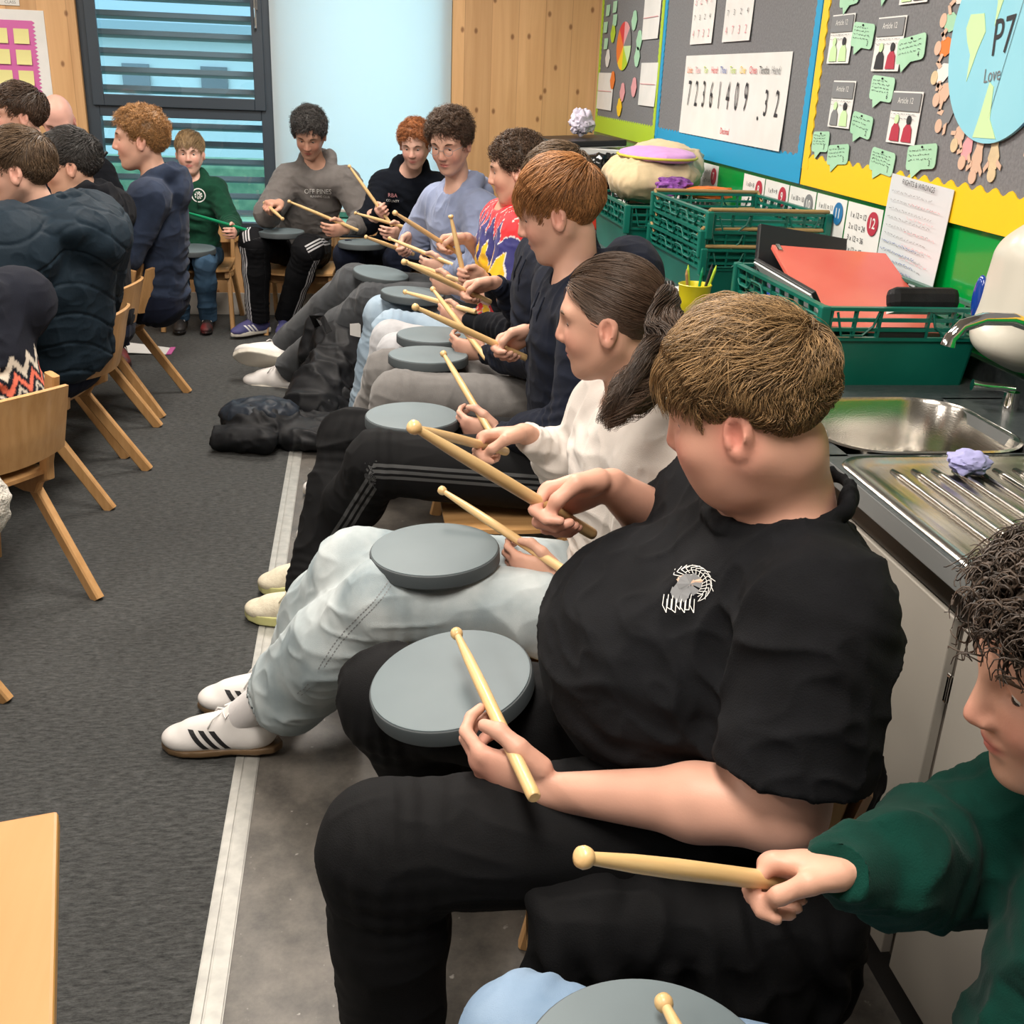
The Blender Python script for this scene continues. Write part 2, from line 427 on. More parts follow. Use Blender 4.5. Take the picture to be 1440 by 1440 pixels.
def vinyl_mat():
    m, nt, b = new_mat('mottled grey vinyl'); L = nt.links.new; tc = N(nt, 'ShaderNodeTexCoord')
    a = N(nt, 'ShaderNodeTexNoise', Scale=9, Detail=10, Roughness=.72); L(tc.outputs['Object'], a.inputs[0])
    cr = N(nt, 'ShaderNodeValToRGB'); e = cr.color_ramp.elements; e[0].position = .32; e[1].position = .7; e[0].color = (.055, .052, .048, 1); e[1].color = (.17, .155, .135, 1)
    L(a.outputs[0], cr.inputs[0])
    v = N(nt, 'ShaderNodeTexNoise', Scale=45, Detail=5); L(tc.outputs['Object'], v.inputs[0])
    cr3 = N(nt, 'ShaderNodeValToRGB'); e = cr3.color_ramp.elements; e[0].position = .68; e[1].position = .74; e[0].color = (0, 0, 0, 1); e[1].color = (.7, .7, .7, 1); L(v.outputs[0], cr3.inputs[0])
    mx = N(nt, 'ShaderNodeMix', data_type='RGBA'); L(cr3.outputs[0], mx.inputs[0]); L(cr.outputs[0], mx.inputs[6]); mx.inputs[7].default_value = (.4, .39, .36, 1)
    L(mx.outputs[2], b.inputs['Base Color']); b.inputs['Roughness'].default_value = .42; b.inputs['Specular IOR Level'].default_value = .5
    bp = N(nt, 'ShaderNodeBump', Strength=.1, Distance=.001); L(v.outputs[0], bp.inputs['Height']); L(bp.outputs[0], b.inputs['Normal']); return m
def clt_mat():
    m, nt, b = new_mat('pine laminated wall'); L = nt.links.new; tc = N(nt, 'ShaderNodeTexCoord')
    mp = N(nt, 'ShaderNodeMapping'); mp.inputs['Scale'].default_value = (9, 9, .55); L(tc.outputs['Object'], mp.inputs[0])
    a = N(nt, 'ShaderNodeTexNoise', Scale=2.0, Detail=6, Roughness=.6, Distortion=.6); L(mp.outputs[0], a.inputs[0])
    cr = N(nt, 'ShaderNodeValToRGB'); e = cr.color_ramp.elements; e[0].position = .3; e[1].position = .68; e[0].color = (.56, .315, .135, 1); e[1].color = (.68, .41, .195, 1)
    L(a.outputs[0], cr.inputs[0])
    # knots: squashed voronoi cells
    sq = N(nt, 'ShaderNodeSeparateXYZ'); L(tc.outputs['Object'], sq.inputs[0]); cq = N(nt, 'ShaderNodeCombineXYZ'); L(sq.outputs[0], cq.inputs[0]); L(sq.outputs[2], cq.inputs[1])
    mp2 = N(nt, 'ShaderNodeMapping'); mp2.inputs['Scale'].default_value = (6.1, 3.9, 1); L(cq.outputs[0], mp2.inputs[0])
    vo = N(nt, 'ShaderNodeTexVoronoi', Scale=1.0, Randomness=1.0); vo.voronoi_dimensions = '2D'; L(mp2.outputs[0], vo.inputs['Vector'])
    k = N(nt, 'ShaderNodeValToRGB'); e = k.color_ramp.elements; e[0].position = .035; e[1].position = .085; e[0].color = (.42, .34, .29, 1); e[1].color = (1, 1, 1, 1); L(vo.outputs['Distance'], k.inputs[0])
    # plank seams every 17 cm
    sp = N(nt, 'ShaderNodeSeparateXYZ'); L(tc.outputs['Object'], sp.inputs[0])
    d = N(nt, 'ShaderNodeMath', operation='DIVIDE'); L(sp.outputs[0], d.inputs[0]); d.inputs[1].default_value = .165
    fr = N(nt, 'ShaderNodeMath', operation='FRACT'); L(d.outputs[0], fr.inputs[0])
    s_ = N(nt, 'ShaderNodeValToRGB'); e = s_.color_ramp.elements; e[0].position = 0; e[1].position = .03; e[0].color = (.62, .58, .55, 1); e[1].color = (1, 1, 1, 1); L(fr.outputs[0], s_.inputs[0])
    fl = N(nt, 'ShaderNodeMath', operation='FLOOR'); L(d.outputs[0], fl.inputs[0]); wn = N(nt, 'ShaderNodeTexWhiteNoise', noise_dimensions='1D'); L(fl.outputs[0], wn.inputs['W'])
    pv = N(nt, 'ShaderNodeMapRange'); pv.inputs[3].default_value = .86; pv.inputs[4].default_value = 1.08; L(wn.outputs[0], pv.inputs[0])
    m1 = N(nt, 'ShaderNodeMix', data_type='RGBA', blend_type='MULTIPLY'); m1.inputs[0].default_value = 1; L(cr.outputs[0], m1.inputs[6]); L(k.outputs[0], m1.inputs[7])
    m2 = N(nt, 'ShaderNodeMix', data_type='RGBA', blend_type='MULTIPLY'); m2.inputs[0].default_value = 1; L(m1.outputs[2], m2.inputs[6]); L(s_.outputs[0], m2.inputs[7])
    m3 = N(nt, 'ShaderNodeVectorMath', operation='SCALE'); L(m2.outputs[2], m3.inputs[0]); L(pv.outputs[0], m3.inputs['Scale']); L(m3.outputs[0], b.inputs['Base Color'])
    b.inputs['Roughness'].default_value = .55; return m
M = dict(
    carpet=carpet_mat(), vinyl=vinyl_mat(), clt=clt_mat(),
    plaster=mat('white plaster', (.62, .62, .6), .8, bump=.1, bs=120), green_panel=mat('glossy green wall panel', (.0, .30, .045), .18, coat=.3),
    frame=mat('dark slate window frame', (.030, .044, .060), .45), steelrail=mat('grey metal', (.35, .36, .36), .35, .9),
    baseb=mat('pale grey skirting', (.36, .34, .31), .6, col2=(.46, .44, .4), ns=6),
    alu=mat('worn aluminium edging', (.36, .36, .34), .45, .4, col2=(.45, .45, .42), ns=30),
    lam=mat('dark slate laminate', (.045, .055, .06), .28, col2=(.075, .085, .09), ns=90), lamedge=mat('grey laminate edge', (.19, .2, .2), .4),
    under=mat('dark grey rail', (.06, .055, .05), .4), cup=mat('warm grey cupboard laminate', (.36, .34, .30), .45, col2=(.4, .375, .33), ns=2), kick=mat('black plinth', (.008, .008, .009), .35),
    steel=mat('brushed stainless steel', (.55, .53, .49), .2, 1, bump=.15, bs=300, bstretch=(1, .04, 1)), chrome=mat('chrome', (.75, .74, .72), .08, 1),
    board=mat('grey hessian board', (.16, .165, .175), .95, col2=(.205, .21, .22), ns=120, bump=.3, bs=400),
    lime=mat('lime border card', (.42, .62, .03), .6), blue=mat('bright blue border card', (.01, .32, .60), .55), yellow=mat('yellow border card', (.90, .58, .01), .5),
    paper=mat('white paper', (.72, .73, .71), .7, col2=(.78, .78, .76), ns=8), paper2=mat('cool white laminated sheet', (.66, .71, .74), .25), ink=mat('black ink', (.02, .02, .025), .6), greyink=mat('grey ink', (.2, .21, .22), .6),
    red_ink=mat('red ink', (.65, .04, .05), .6), orange=mat('orange card', (.8, .2, .03), .6), mint=mat('mint paper', (.34, .62, .42), .7, col2=(.4, .68, .48), ns=9), globe=mat('pale blue card', (.24, .60, .74), .65, col2=(.28, .64, .77), ns=5),
    land=mat('pale green land card', (.55, .78, .42), .7), pcard=mat('peach card', (.65, .45, .33), .7), pink=mat('pink card', (.60, .13, .38), .6), note=mat('yellow sticky note', (.74, .70, .30), .7),
    salmon=mat('pink ink', (.75, .35, .38), .6), navyink=mat('blue ink', (.05, .12, .42), .6), ocean=mat('teal ink', (.03, .35, .4), .5), crimson=mat('crimson circle', (.45, .03, .06), .5), bluecirc=mat('blue circle', (.02, .17, .4), .5),
    beech=wood('light beech ply', (.60, .345, .145), (.50, .27, .10), 'z'), beechx=wood('light beech ply lengthwise', (.60, .345, .145), (.50, .27, .10), 'x'),
    tabletop=wood('orange beech table top', (.50, .262, .112), (.45, .23, .09), 'y', .6, .35), tabedge=mat('beech lipping', (.50, .27, .07), .5), tleg=mat('grey table leg', (.2, .2, .2), .4, .6),
    stick=wood('turned maple', (.72, .50, .24), (.62, .40, .17), 'z', 2.0, .38, .2), gstick=mat('green lacquered wood', (.0, .22, .09), .35),
    pad=mat('blue grey rubber', (.105, .14, .155), .55, col2=(.135, .175, .19), ns=3), padrim=mat('dark grey rubber rim', (.05, .062, .068), .6),
    crate=mat('dark green plastic', (.0, .105, .075), .35, col2=(.005, .145, .105), ns=5), bar=mat('tan bale arm', (.36, .24, .10), .4), blackp=mat('black plastic', (.01, .01, .011), .4), blackg=mat('glossy black bag plastic', (.012, .013, .013), .12),
    redf=mat('coral red folder', (.62, .10, .075), .25, col2=(.72, .18, .13), ns=2), bluef=mat('blue folder', (.03, .11, .5), .35), potm=mat('yellow plastic', (.72, .62, .02), .35), white=mat('white plastic', (.72, .71, .66), .35), dispw=mat('cream dispenser plastic', (.62, .60, .52), .3),
    dispb=mat('blue dispenser window', (.01, .05, .32), .15, coat=.5), lilac=mat('lilac crepe tissue', (.40, .40, .72), .85), lilw=mat('crumpled white tissue', (.66, .62, .74), .8), cream=cloth('cream bag canvas', (.66, .53, .33), .08), mauve=cloth('mauve bag flap', (.62, .33, .68), .06), pip=mat('yellow piping', (.6, .55, .06), .6),
    scarf=cloth('purple patterned fabric', (.25, .08, .35), .6, ns=60), redp=mat('red plastic tray', (.72, .06, .03), .35), blackcloth=cloth('black nylon', (.012, .013, .015), .4, rough=.55, ns=18, sheen=0), jackcloth=cloth('blue black quilted nylon', (.02, .026, .036), .35, rough=.42, ns=18, sheen=0),
    grass=mat('grass', (.15, .26, .16), .9, col2=(.23, .35, .21), ns=1.2), render=mat('pale house render', (.38, .45, .47), .85), roof=mat('slate roof', (.19, .25, .28), .8), hwin=mat('house window glass', (.08, .11, .13), .2), slat=mat('grey timber louvre', (.19, .24, .275), .7), hedge=mat('hedge', (.06, .13, .08), .9, col2=(.12, .2, .12), ns=6),
)
def glass_mat():
    m = bpy.data.materials.new('window glass'); m.use_nodes = True; nt = m.node_tree; nt.nodes.clear(); L = nt.links.new
    o = N(nt, 'ShaderNodeOutputMaterial'); t = N(nt, 'ShaderNodeBsdfTransparent'); t.inputs[0].default_value = (.9, .97, 1, 1); g = N(nt, 'ShaderNodeBsdfGlossy', Roughness=.02); x = N(nt, 'ShaderNodeMixShader'); x.inputs[0].default_value = .07
    L(t.outputs[0], x.inputs[1]); L(g.outputs[0], x.inputs[2]); L(x.outputs[0], o.inputs[0]); return m
M['glass'] = glass_mat()
def blind_mat():
    m = bpy.data.materials.new('white roller blind fabric'); m.use_nodes = True; nt = m.node_tree; nt.nodes.clear(); L = nt.links.new
    o = N(nt, 'ShaderNodeOutputMaterial'); t = N(nt, 'ShaderNodeBsdfTranslucent'); t.inputs[0].default_value = (.86, .93, .95, 1); g = N(nt, 'ShaderNodeBsdfDiffuse'); g.inputs[0].default_value = (.75, .8, .82, 1); x = N(nt, 'ShaderNodeMixShader'); x.inputs[0].default_value = .35
    L(t.outputs[0], x.inputs[1]); L(g.outputs[0], x.inputs[2]); L(x.outputs[0], o.inputs[0]); return m
M['blind'] = blind_mat()

b = MB(); b.box(XL, -.265, YF, YB, -.05, 0); struct(b.obj('floor', M['carpet']))
b = MB(); b.box(-.265, WX, YF, YB, -.05, -.001); struct(b.obj('floor', M['vinyl']))
b = MB(); b.box(-.30, -.283, YF, 4.36, -.01, .004, bev=.001); b.box(-.280, -.250, YF, 4.36, -.01, .0035, bev=.001); b.box(-.302, -.248, YF, 4.36, -.012, .0015); struct(b.obj('trim_1', M['alu']))
# vinyl strip ends where the bags lie; carpet beyond
b = MB(); b.box(-.25, WX, 4.36, YB, -.004, .003); struct(b.obj('floor', M['carpet']))
b = MB(); b.box(XL, WX, YF, YB, CEIL, CEIL + .1); struct(b.obj('ceiling', M['plaster']))
b = MB(); b.box(XL - .1, XL, YF, YB, 0, CEIL); struct(b.obj('wall_left', M['plaster']))
b = MB(); b.box(XL, WX, YF - .1, YF, 0, CEIL); struct(b.obj('wall_front', M['plaster']))
b = MB(); b.box(WX, WX + .1, YF, YB + .2, 0, CEIL); struct(b.obj('wall_right', M['plaster']))
# back wall with two openings: W1 x -1.60..-.52, W2 -.52..+.585
ZS = .50; ZT = 2.45; W0, W1, W2 = -1.60, -.53, .585
b = MB()
b.box(XL, W0, YB, YB + .22, 0, CEIL); b.box(W2, WX + .1, YB, YB + .22, 0, CEIL); b.box(W0, W2, YB, YB + .22, 0, ZS); b.box(W0, W2, YB, YB + .22, ZT, CEIL)
struct(b.obj('wall_back', M['clt']))
b = MB(); b.box(XL, W2 + .9, YB - .018, YB, 0, .14, bev=.002); struct(b.obj('baseboard_back', M['baseb']))
b = MB(); b.box(W0, W2, YB - .03, YB + .05, ZS - .03, ZS, bev=.003); struct(b.obj('trim_2', M['beechx']))
# windows: frames as real bars
def window(n, x0, x1, z0, z1, transom=None):
    e = empty('window_%d' % n); struct(e); y0, y1 = YB + .03, YB + .10; w = .075
    b = MB(); b.box(x0, x0 + w, y0, y1, z0, z1, bev=.004); b.box(x1 - w, x1, y0, y1, z0, z1, bev=.004); b.box(x0 + w, x1 - w, y0, y1, z0, z0 + w, bev=.004); b.box(x0 + w, x1 - w, y0, y1, z1 - w, z1, bev=.004)
    if transom: b.box(x0 + w, x1 - w, y0, y1, transom - .05, transom + .03, bev=.004)
    f = b.obj('window_frame', M['frame'], e)
    if transom:
        b = MB(); s = .065; X0, X1, Z0 = x0 + w * .6, x1 - w * .6, transom + .01
        b.box(X0, X0 + s, y0 - .02, y0, Z0, z1 - .03, bev=.004); b.box(X1 - s, X1, y0 - .02, y0, Z0, z1 - .03, bev=.004); b.box(X0 + s, X1 - s, y0 - .02, y0, Z0, Z0 + s, bev=.004); b.box(X0 + s, X1 - s, y0 - .02, y0, z1 - .03 - s, z1 - .03, bev=.004)
        b.obj('sash', M['frame'], e)
        b = MB(); b.box(X1 - .045, X1 - .02, y0 - .035, y0 - .02, 1.80, 1.92, bev=.005); b.box(X1 - .04, X1 - .027, y0 - .055, y0 - .035, 1.70, 1.86, bev=.005); b.obj('window_handle', M['chrome'], e)
    b = MB(); b.box(x0 + w * .8, x1 - w * .8, y1 - .03, y1 - .024, z0 + w * .8, z1 - w * .8); b.obj('pane', M['glass'], e)
window(1, W0, W1 + .03, ZS, ZT, 1.235); window(2, W1 + .03, W2, ZS, ZT)
b = MB(); b.sheet(lambda u, v: (W1 + .03 + u * (W2 - W1 - .035), YB - .015 + .002 * math.sin(u * 9), .672 + v * (ZT - .70)), 12, 2, .001); bl = b.obj('roller_blind_fabric', M['blind'])
bl.name = 'blind_cloth'
rb = wempty('roller_blind', (.03, YB - .01, .66)); bl.parent = rb; bl.matrix_parent_inverse = Matrix.Translation(-Vector(WORLD[rb.name]))
b = MB(); b.box(W1 + .035, W2 - .01, YB - .022, YB - .008, .66, .68, bev=.004); b.obj('hem_bar', M['white'], rb, world=True)
tag(rb, 'white translucent roller blind pulled down over the right window', 'blind')
# timber louvres outside window 1
lv = wempty('louvre_screen', (-1.1, 7.4, -.5))
for i in range(18):
    z = .60 + i * .105
    b = MB(); b.box(-2.0, -.35, 7.36, 7.45, z - .016, z + .016, bev=.004, M=Matrix.Translation((0, 7.4, z)) @ Matrix.Rotation(R_(-12), 4, 'X') @ Matrix.Translation((0, -7.4, -z))); b.obj('slat', M['slat'], lv, world=True)
for x in (-2.03, -.32): b = MB(); b.box(x - .03, x + .03, 7.35, 7.46, -.5, 2.6, bev=.004); b.obj('post', M['slat'], lv, world=True)
tag(lv, 'grey timber louvre screen of horizontal slats outside the left window', 'louvre')
# outside
b = MB(); b.box(-25, 25, 7.5, 45, -.7, -.5); o = b.obj('lawn', M['grass']); o['kind'] = 'structure'
h = wempty('house', (-4.2, 22, -.5))
b = MB(); b.box(-13, 6, 22, 29, -.5, 2.1); b.obj('wall', M['render'], h, world=True)
b = MB(); b.poly([(-13.4, 21.6, 2.0), (6.4, 21.6, 2.0), (6.4, 25.5, 4.6), (-13.4, 25.5, 4.6)], .15, (0, 0, 1)); b.poly([(-13.4, 29.4, 2.0), (6.4, 29.4, 2.0), (6.4, 25.5, 4.6), (-13.4, 25.5, 4.6)], .15); b.obj('roof', M['roof'], h, world=True)
for x in (-8.6, -6.4, -4.0, -2.6, 1.5):
    b = MB(); b.box(x - .24, x + .24, 21.93, 21.99, .95, 1.45); w_ = b.obj('window', M['hwin'], h, world=True)
    b = MB(); b.box(x - .3, x + .3, 21.85, 21.99, .84, .90); b.obj('sill', M['white'], h, world=True)
tag(h, 'pale rendered house with a slate roof seen through the louvres', 'house')
b = MB(); b.box(-14, 10, 16, 16.8, -.5, .25, bev=.1); o = b.obj('hedge', M['hedge']); tag(o, 'low green hedge in front of the pale house', 'hedge')
# wall furniture on the right: green splash panel, boards
b = MB(); b.box(WX - .004, WX, -1.0, YB - .02, .86, 1.24); o = b.obj('trim_3', M['green_panel']); struct(o)

def wallbox(b, y0, y1, z0, z1, t0, t1, mi=0, bev=0): return b.box(WX - t1, WX - t0, y0, y1, z0, z1, mi, bev)
def wavy(b, y0, y1, z0, z1, side, amp, per, t0, t1, mi=0):
    """border strip on the right wall whose 'side' edge is scalloped"""
    horiz = side in ('top', 'bottom'); L = (y1 - y0) if horiz else (z1 - z0); n = max(8, int(L / per) * 6); pts = []
    for i in range(n + 1):
        s_ = i / n * L; w = amp * (.5 + .5 * math.sin(2 * math.pi * s_ / per))
        if side == 'top': pts.append((y0 + s_, z1 + w))
        elif side == 'bottom': pts.append((y0 + s_, z0 - w))
        elif side == 'near': pts.append((y0 - w, z0 + s_))
        else: pts.append((y1 + w, z0 + s_))
    if side == 'top': base = [(y, z0) for y, z in pts]
    elif side == 'bottom': base = [(y, z1) for y, z in pts]
    elif side == 'near': base = [(y1, z) for y, z in pts]
    else: base = [(y0, z) for y, z in pts]
    for i in range(n):
        q = [pts[i], pts[i + 1], base[i + 1], base[i]]; vs = []
        for x in (WX - t0, WX - t1): vs.append([b.bm.verts.new((x, p[0], p[1])) for p in q])
        A, B = vs
        for f in ([B[0], B[1], B[2], B[3]], [A[3], A[2], A[1], A[0]], [A[0], A[1], B[1], B[0]], [A[2], A[3], B[3], B[2]]): b.bm.faces.new(f).material_index = mi
def board(label, y0, y1, z0, z1, bm_, w, per, amp):
    e = wempty('display_board', (WX, (y0 + y1) / 2, z0))
    b = MB(); wallbox(b, y0, y1, z0, z1, .004, .016); b.obj('backing', M['board'], e, world=True)
    b = MB(); wavy(b, y0, y1, z0, z0 + w, 'top', amp, per, .016, .019); b.obj('border', bm_, e, world=True)
    b = MB(); wavy(b, y1 - w * .5, y1, z0 + w * .6, z1, 'near', amp * .6, per * .6, .016, .020); b.obj('border', bm_, e, world=True)
    b = MB(); wavy(b, y0, y0 + w * .5, z0 + w * .6, z1, 'far', amp * .6, per * .6, .016, .020); b.obj('border', bm_, e, world=True)
    tag(e, label, 'display board'); return e
board('grey display board with a lime green border, nearest the back wall', 5.53, 6.98, 1.2, 2.5, M['lime'], .085, .05, .012)
board('grey display board with a bright blue border, middle of three', 3.60, 5.52, 1.2, 2.5, M['blue'], .085, .05, .010)
board('grey display board with a wavy yellow border, nearest the camera', .3, 3.59, 1.2, 2.5, M['yellow'], .085, .068, .016)
# ---- papers on the right wall
def wpaper(name, y0, y1, z0, z1, m, label, cat, group=None, t=.020, rot=0, curl=.004, mats=None):
    """y1>y0; sheet pinned on the right wall; returns its empty"""
    yc, zc = (y0 + y1) / 2, (z0 + z1) / 2; e = wempty(name, (WX - t, yc, z0))
    R0 = Matrix.Translation((0, yc, zc)) @ Matrix.Rotation(R_(rot), 4, 'X') @ Matrix.Translation((0, -yc, -zc))
    b = MB(); b.sheet(lambda u, v: (WX - t - .001 - curl * (1 - v) ** 2 * (.4 + u * .6), y1 + (y0 - y1) * u, z0 + (z1 - z0) * v), 8, 8, .0012, M=R0)
    b.obj('sheet', m, e, world=True, smooth=30); tag(e, label, cat, group); e['rot'] = 0; del e['rot']
    return e, R0
def wtext(e, R0, s, y, z, size, m, t=.026, bold=False, sx=1):
    return letters(s, size, R0 @ frame_M((WX - t, y, z), (0, -1, 0), (0, 0, 1)) @ Matrix.Diagonal((sx, 1, 1, 1)), m, e, bold=bold)
def scribble(e, R0, y0, y1, z0, z1, n, m, t=.0262, seed=0, h=.004, name='handwriting'):
    """lines of handwriting as short ink strokes"""
    rnd = random.Random(seed); b = MB()
    for i in range(n):
        z = z1 - (i + .5) * (z1 - z0) / n; y = y1
        while y > y0:
            w = rnd.uniform(.006, .02)
            if y - w < y0: break
            pts = []; k = max(3, int(w / .003))
            for j in range(k + 1): pts.append((WX - t, y - w * j / k, z + rnd.uniform(-h, h) * .8))
            for a, c in zip(pts[:-1], pts[1:]):
                q = .0007; b.poly([(a[0], a[1], a[2] + q), (c[0], c[1], c[2] + q), (c[0], c[1], c[2] - q), (a[0], a[1], a[2] - q)])
            y -= w + rnd.uniform(.004, .009)
    if len(b.bm.verts): bmesh.ops.transform(b.bm, matrix=R0, verts=b.bm.verts[:])
    return b.obj(name, m, e, world=True)
# place value chart
e, R0 = wpaper('number_chart', 3.80, 5.08, 1.29, 1.615, M['paper'], 'long white place value chart of hand drawn digits on the blue board', 'chart', curl=.006)
for i, ch in enumerate('7236\u00311409'[:8] if False else '72361409'): wtext(e, R0, ch, 4.97 - i * .108, 1.455 - .0 * i, .15, M['ink'], sx=.55)
wtext(e, R0, '.', 4.06, 1.42, .12, M['ink']); wtext(e, R0, '3', 3.99, 1.44, .13, M['ink'], sx=.6); wtext(e, R0, '2', 3.88, 1.44, .13, M['ink'], sx=.6)
for i, (s_, m_) in enumerate((('Units', M['orange']), ('Tens', M['salmon']), ('Ten', M['lime']), ('Hund', M['red_ink']), ('Thou', M['navyink']), ('Tens', M['lime']), ('One', M['yellow']), ('Ones', M['red_ink']), ('Tenths', M['ink']), ('Hund', M['greyink']))):
    wtext(e, R0, s_, 4.99 - i * .118, 1.555, .038, m_)
wtext(e, R0, 'Decimal', 4.42, 1.325, .035, M['red_ink']); b = MB()
for (y0, y1, z0_, z1_, lab) in ((4.72, 5.04, 1.66, 1.90, 'left number sheet of two, pinned high on the blue board'), (4.25, 4.585, 1.66, 1.90, 'right number sheet of two, pinned high on the blue board')):
    e, R0 = wpaper('number_sheet', y0, y1, z0_, z1_, M['paper'], 'white ' + lab, 'sheet', 'number sheets on the blue board')
    for r in range(3):
        for c in range(4): wtext(e, R0, '4732'[(r + c) % 4], y1 - .05 - c * (y1 - y0 - .1) / 3, z0_ + .04 + r * .065, .045 if r != 1 else .03, M['salmon'] if r != 1 else M['ink'])
b.bm.free()
# speech bubbles
def bubble(y0, y1, z0, z1, num, label, seed, rot=0):
    e = wempty('speech_bubble', (WX - .02, (y0 + y1) / 2, z0)); yc, zc = (y0 + y1) / 2, (z0 + z1) / 2
    R0 = Matrix.Translation((0, yc, zc)) @ Matrix.Rotation(R_(rot), 4, 'X') @ Matrix.Translation((0, -yc, -zc))
    b = MB(); r = .012; pts = []; zb = z0 + .014
    for cy, cz, a0 in ((y1 - r, z1 - r, 90), (y0 + r, z1 - r, 0)):
        pass
    out = [(y1, zb + r), (y1, z1 - r), (y1 - r * .3, z1 - r * .3), (y1 - r, z1), (y0 + r, z1), (y0 + r * .3, z1 - r * .3), (y0, z1 - r), (y0, zb + r), (y0 + r * .3, zb + r * .3), (y0 + r, zb), (yc - .005, zb), (y1 - .035, z0 - .008), (y1 - .025, zb), (y1 - r, zb), (y1 - r * .3, zb + r * .3)]
    b.poly([(WX - .021, y, z) for y, z in out], .0015, (-1, 0, 0), M=R0); b.obj('sheet', M['mint'], e, world=True)
    scribble(e, R0, y0 + .018, y1 - .012, zb + .02, z1 - .008, 3 + seed % 2, M['ink'], t=.0238, seed=seed, h=.003)
    wtext(e, R0, num, y0 + .03, zb + .014, .02, M['ink'], t=.0238)
    b = MB(); b.sph((WX - .025, yc, z1 - .006), .003, 8); b.obj('pin', M['blackp'], e, world=True, smooth=True)
    tag(e, label, 'speech bubble', 'mint speech bubbles on the yellow board')
for i, a in enumerate([(3.33, 3.463, 1.722, 1.80, '1', 'mint speech bubble cut off by the top of the photo, beside the blue border'), (3.192, 3.339, 1.603, 1.684, '3', 'mint speech bubble between the two upper posters'), (2.874, 3.028, 1.562, 1.641, '4', 'mint speech bubble right of the upper right poster, beside the globe'),
        (3.014, 3.159, 1.461, 1.54, '6', 'mint speech bubble alone in the middle of the yellow board'), (3.112, 3.254, 1.36, 1.437, '2', 'mint speech bubble left of the lower right poster'), (3.397, 3.526, 1.298, 1.374, '3', 'mint speech bubble nearest the yellow side border, bottom row'),
        (3.24, 3.392, 1.27, 1.343, '5', 'second mint speech bubble from the left in the bottom row'), (2.939, 3.089, 1.27, 1.347, '1', 'third mint speech bubble from the left in the bottom row'), (2.716, 2.871, 1.298, 1.375, '3', 'rightmost mint speech bubble of the bottom row, above the notes sheet'), (3.096, 3.204, 1.73, 1.80, '2', 'mint speech bubble at the very top, second from the left')]):
    bubble(*a, i, rot=[-4, 5, -6, 3, 6, -3, -5, 4, -6, 2][i])
# small posters with two figures
def poster(y0, y1, z0, z1, cols, label, seed):
    e, R0 = wpaper('poster', y0, y1, z0, z1, M['paper'], label, 'poster', 'small figure posters on the yellow board', t=.020, curl=.002)
    b = MB(); yc = (y0 + y1) / 2; zc = (z0 + z1) / 2
    b.box(WX - .0245, WX - .0235, y0 + .004, y1 - .004, z1 - .05, z1 - .004); b.obj('banner', M['greyink'], e, world=True)
    wtext(e, R0, 'Article 12', yc, z1 - .024, .022, M['paper'], t=.0252); scribble(e, R0, y0 + .012, y1 - .012, z1 - .075, z1 - .052, 2, M['greyink'], t=.0252, seed=seed, h=.001)
    for k, (dy, c) in enumerate(((.035, cols[0]), (-.035, cols[1]))):
        b = MB(); yy = yc + dy
        b.poly([(WX - .0242, yy - .028, z0 + .006), (WX - .0242, yy - .022, z0 + .04), (WX - .0242, yy - .008, z0 + .052), (WX - .0242, yy + .008, z0 + .052), (WX - .0242, yy + .022, z0 + .04), (WX - .0242, yy + .028, z0 + .006)], .001, (-1, 0, 0)); b.obj('drawn_figure', c, e, world=True)
        b = MB(); b.cyl((WX - .0242, yy, z0 + .062), (WX - .0255, yy, z0 + .062), .012, seg=14); b.obj('drawn_head', M['ink'] if k else M['land'], e, world=True)
for i, (a, c, l) in enumerate((((3.337, 3.501, 1.575, 1.714), (M['land'], M['land']), 'small poster of two figures in green, upper left of the yellow board'), ((3.005, 3.175, 1.553, 1.694), (M['ink'], M['crimson']), 'small poster of a dark figure in crimson, upper right of the yellow board'),
        ((3.264, 3.425, 1.391, 1.526), (M['greyink'], M['land']), 'small poster with pale grey figures, lower left'), ((2.841, 3.011, 1.369, 1.503), (M['crimson'], M['crimson']), 'small poster of two figures in red jumpers, lower right beside the globe'), ((2.904, 3.064, 1.721, 1.85), (M['land'], M['ink']), 'small poster cut off by the top of the photo, near the globe'))):
    poster(*a, c, l, i + 40)
# the globe
g = wempty('paper_globe', (WX - .02, 2.50, 1.38))
b = MB(); GY, GZ, GR = 2.50, 1.63, .235
b.cyl((WX - .020, GY, GZ), (WX - .028, GY, GZ), GR, seg=64); b.obj('disc', M['globe'], g, world=True)
def land(pts):
    b = MB(); b.poly([(WX - .0282, GY + y, GZ + z) for y, z in pts], .001, (-1, 0, 0)); b.obj('land', M['land'], g, world=True)
land([(.10, .19), (.03, .20), (-.02, .19), (.0, .12), (.03, .07), (.045, .02), (.05, .07), (.07, .12)])
land([(.17, .02), (.16, .05), (.10, .05), (.08, .01), (.10, -.03), (.125, -.10), (.13, -.04), (.155, -.01)])
land([(.02, -.10), (.0, -.11), (-.01, -.18), (-.05, -.222), (.05, -.224), (.035, -.17)])
land([(-.14, .02), (-.19, .03), (-.19, -.05), (-.16, -.03)]); land([(-.13, -.08), (-.17, -.04), (-.17, -.12)])
wtextG = lambda s_, y, z, k, m_, sx=1: letters(s_, k, frame_M((WX - .0296, y, z), (0, -1, .12), (0, .12, 1)) @ Matrix.Diagonal((sx, 1, 1, 1)), m_, g)
wtextG('P7', GY + .0, GZ - .005, .115, M['ink'], .75); wtextG('Respect', GY + .15, GZ + .115, .04, M['greyink']); wtextG('Love', GY + .015, GZ - .085, .045, M['greyink'], .8); wtextG('Hope', GY - .13, GZ + .1, .04, M['greyink'])
b = MB()
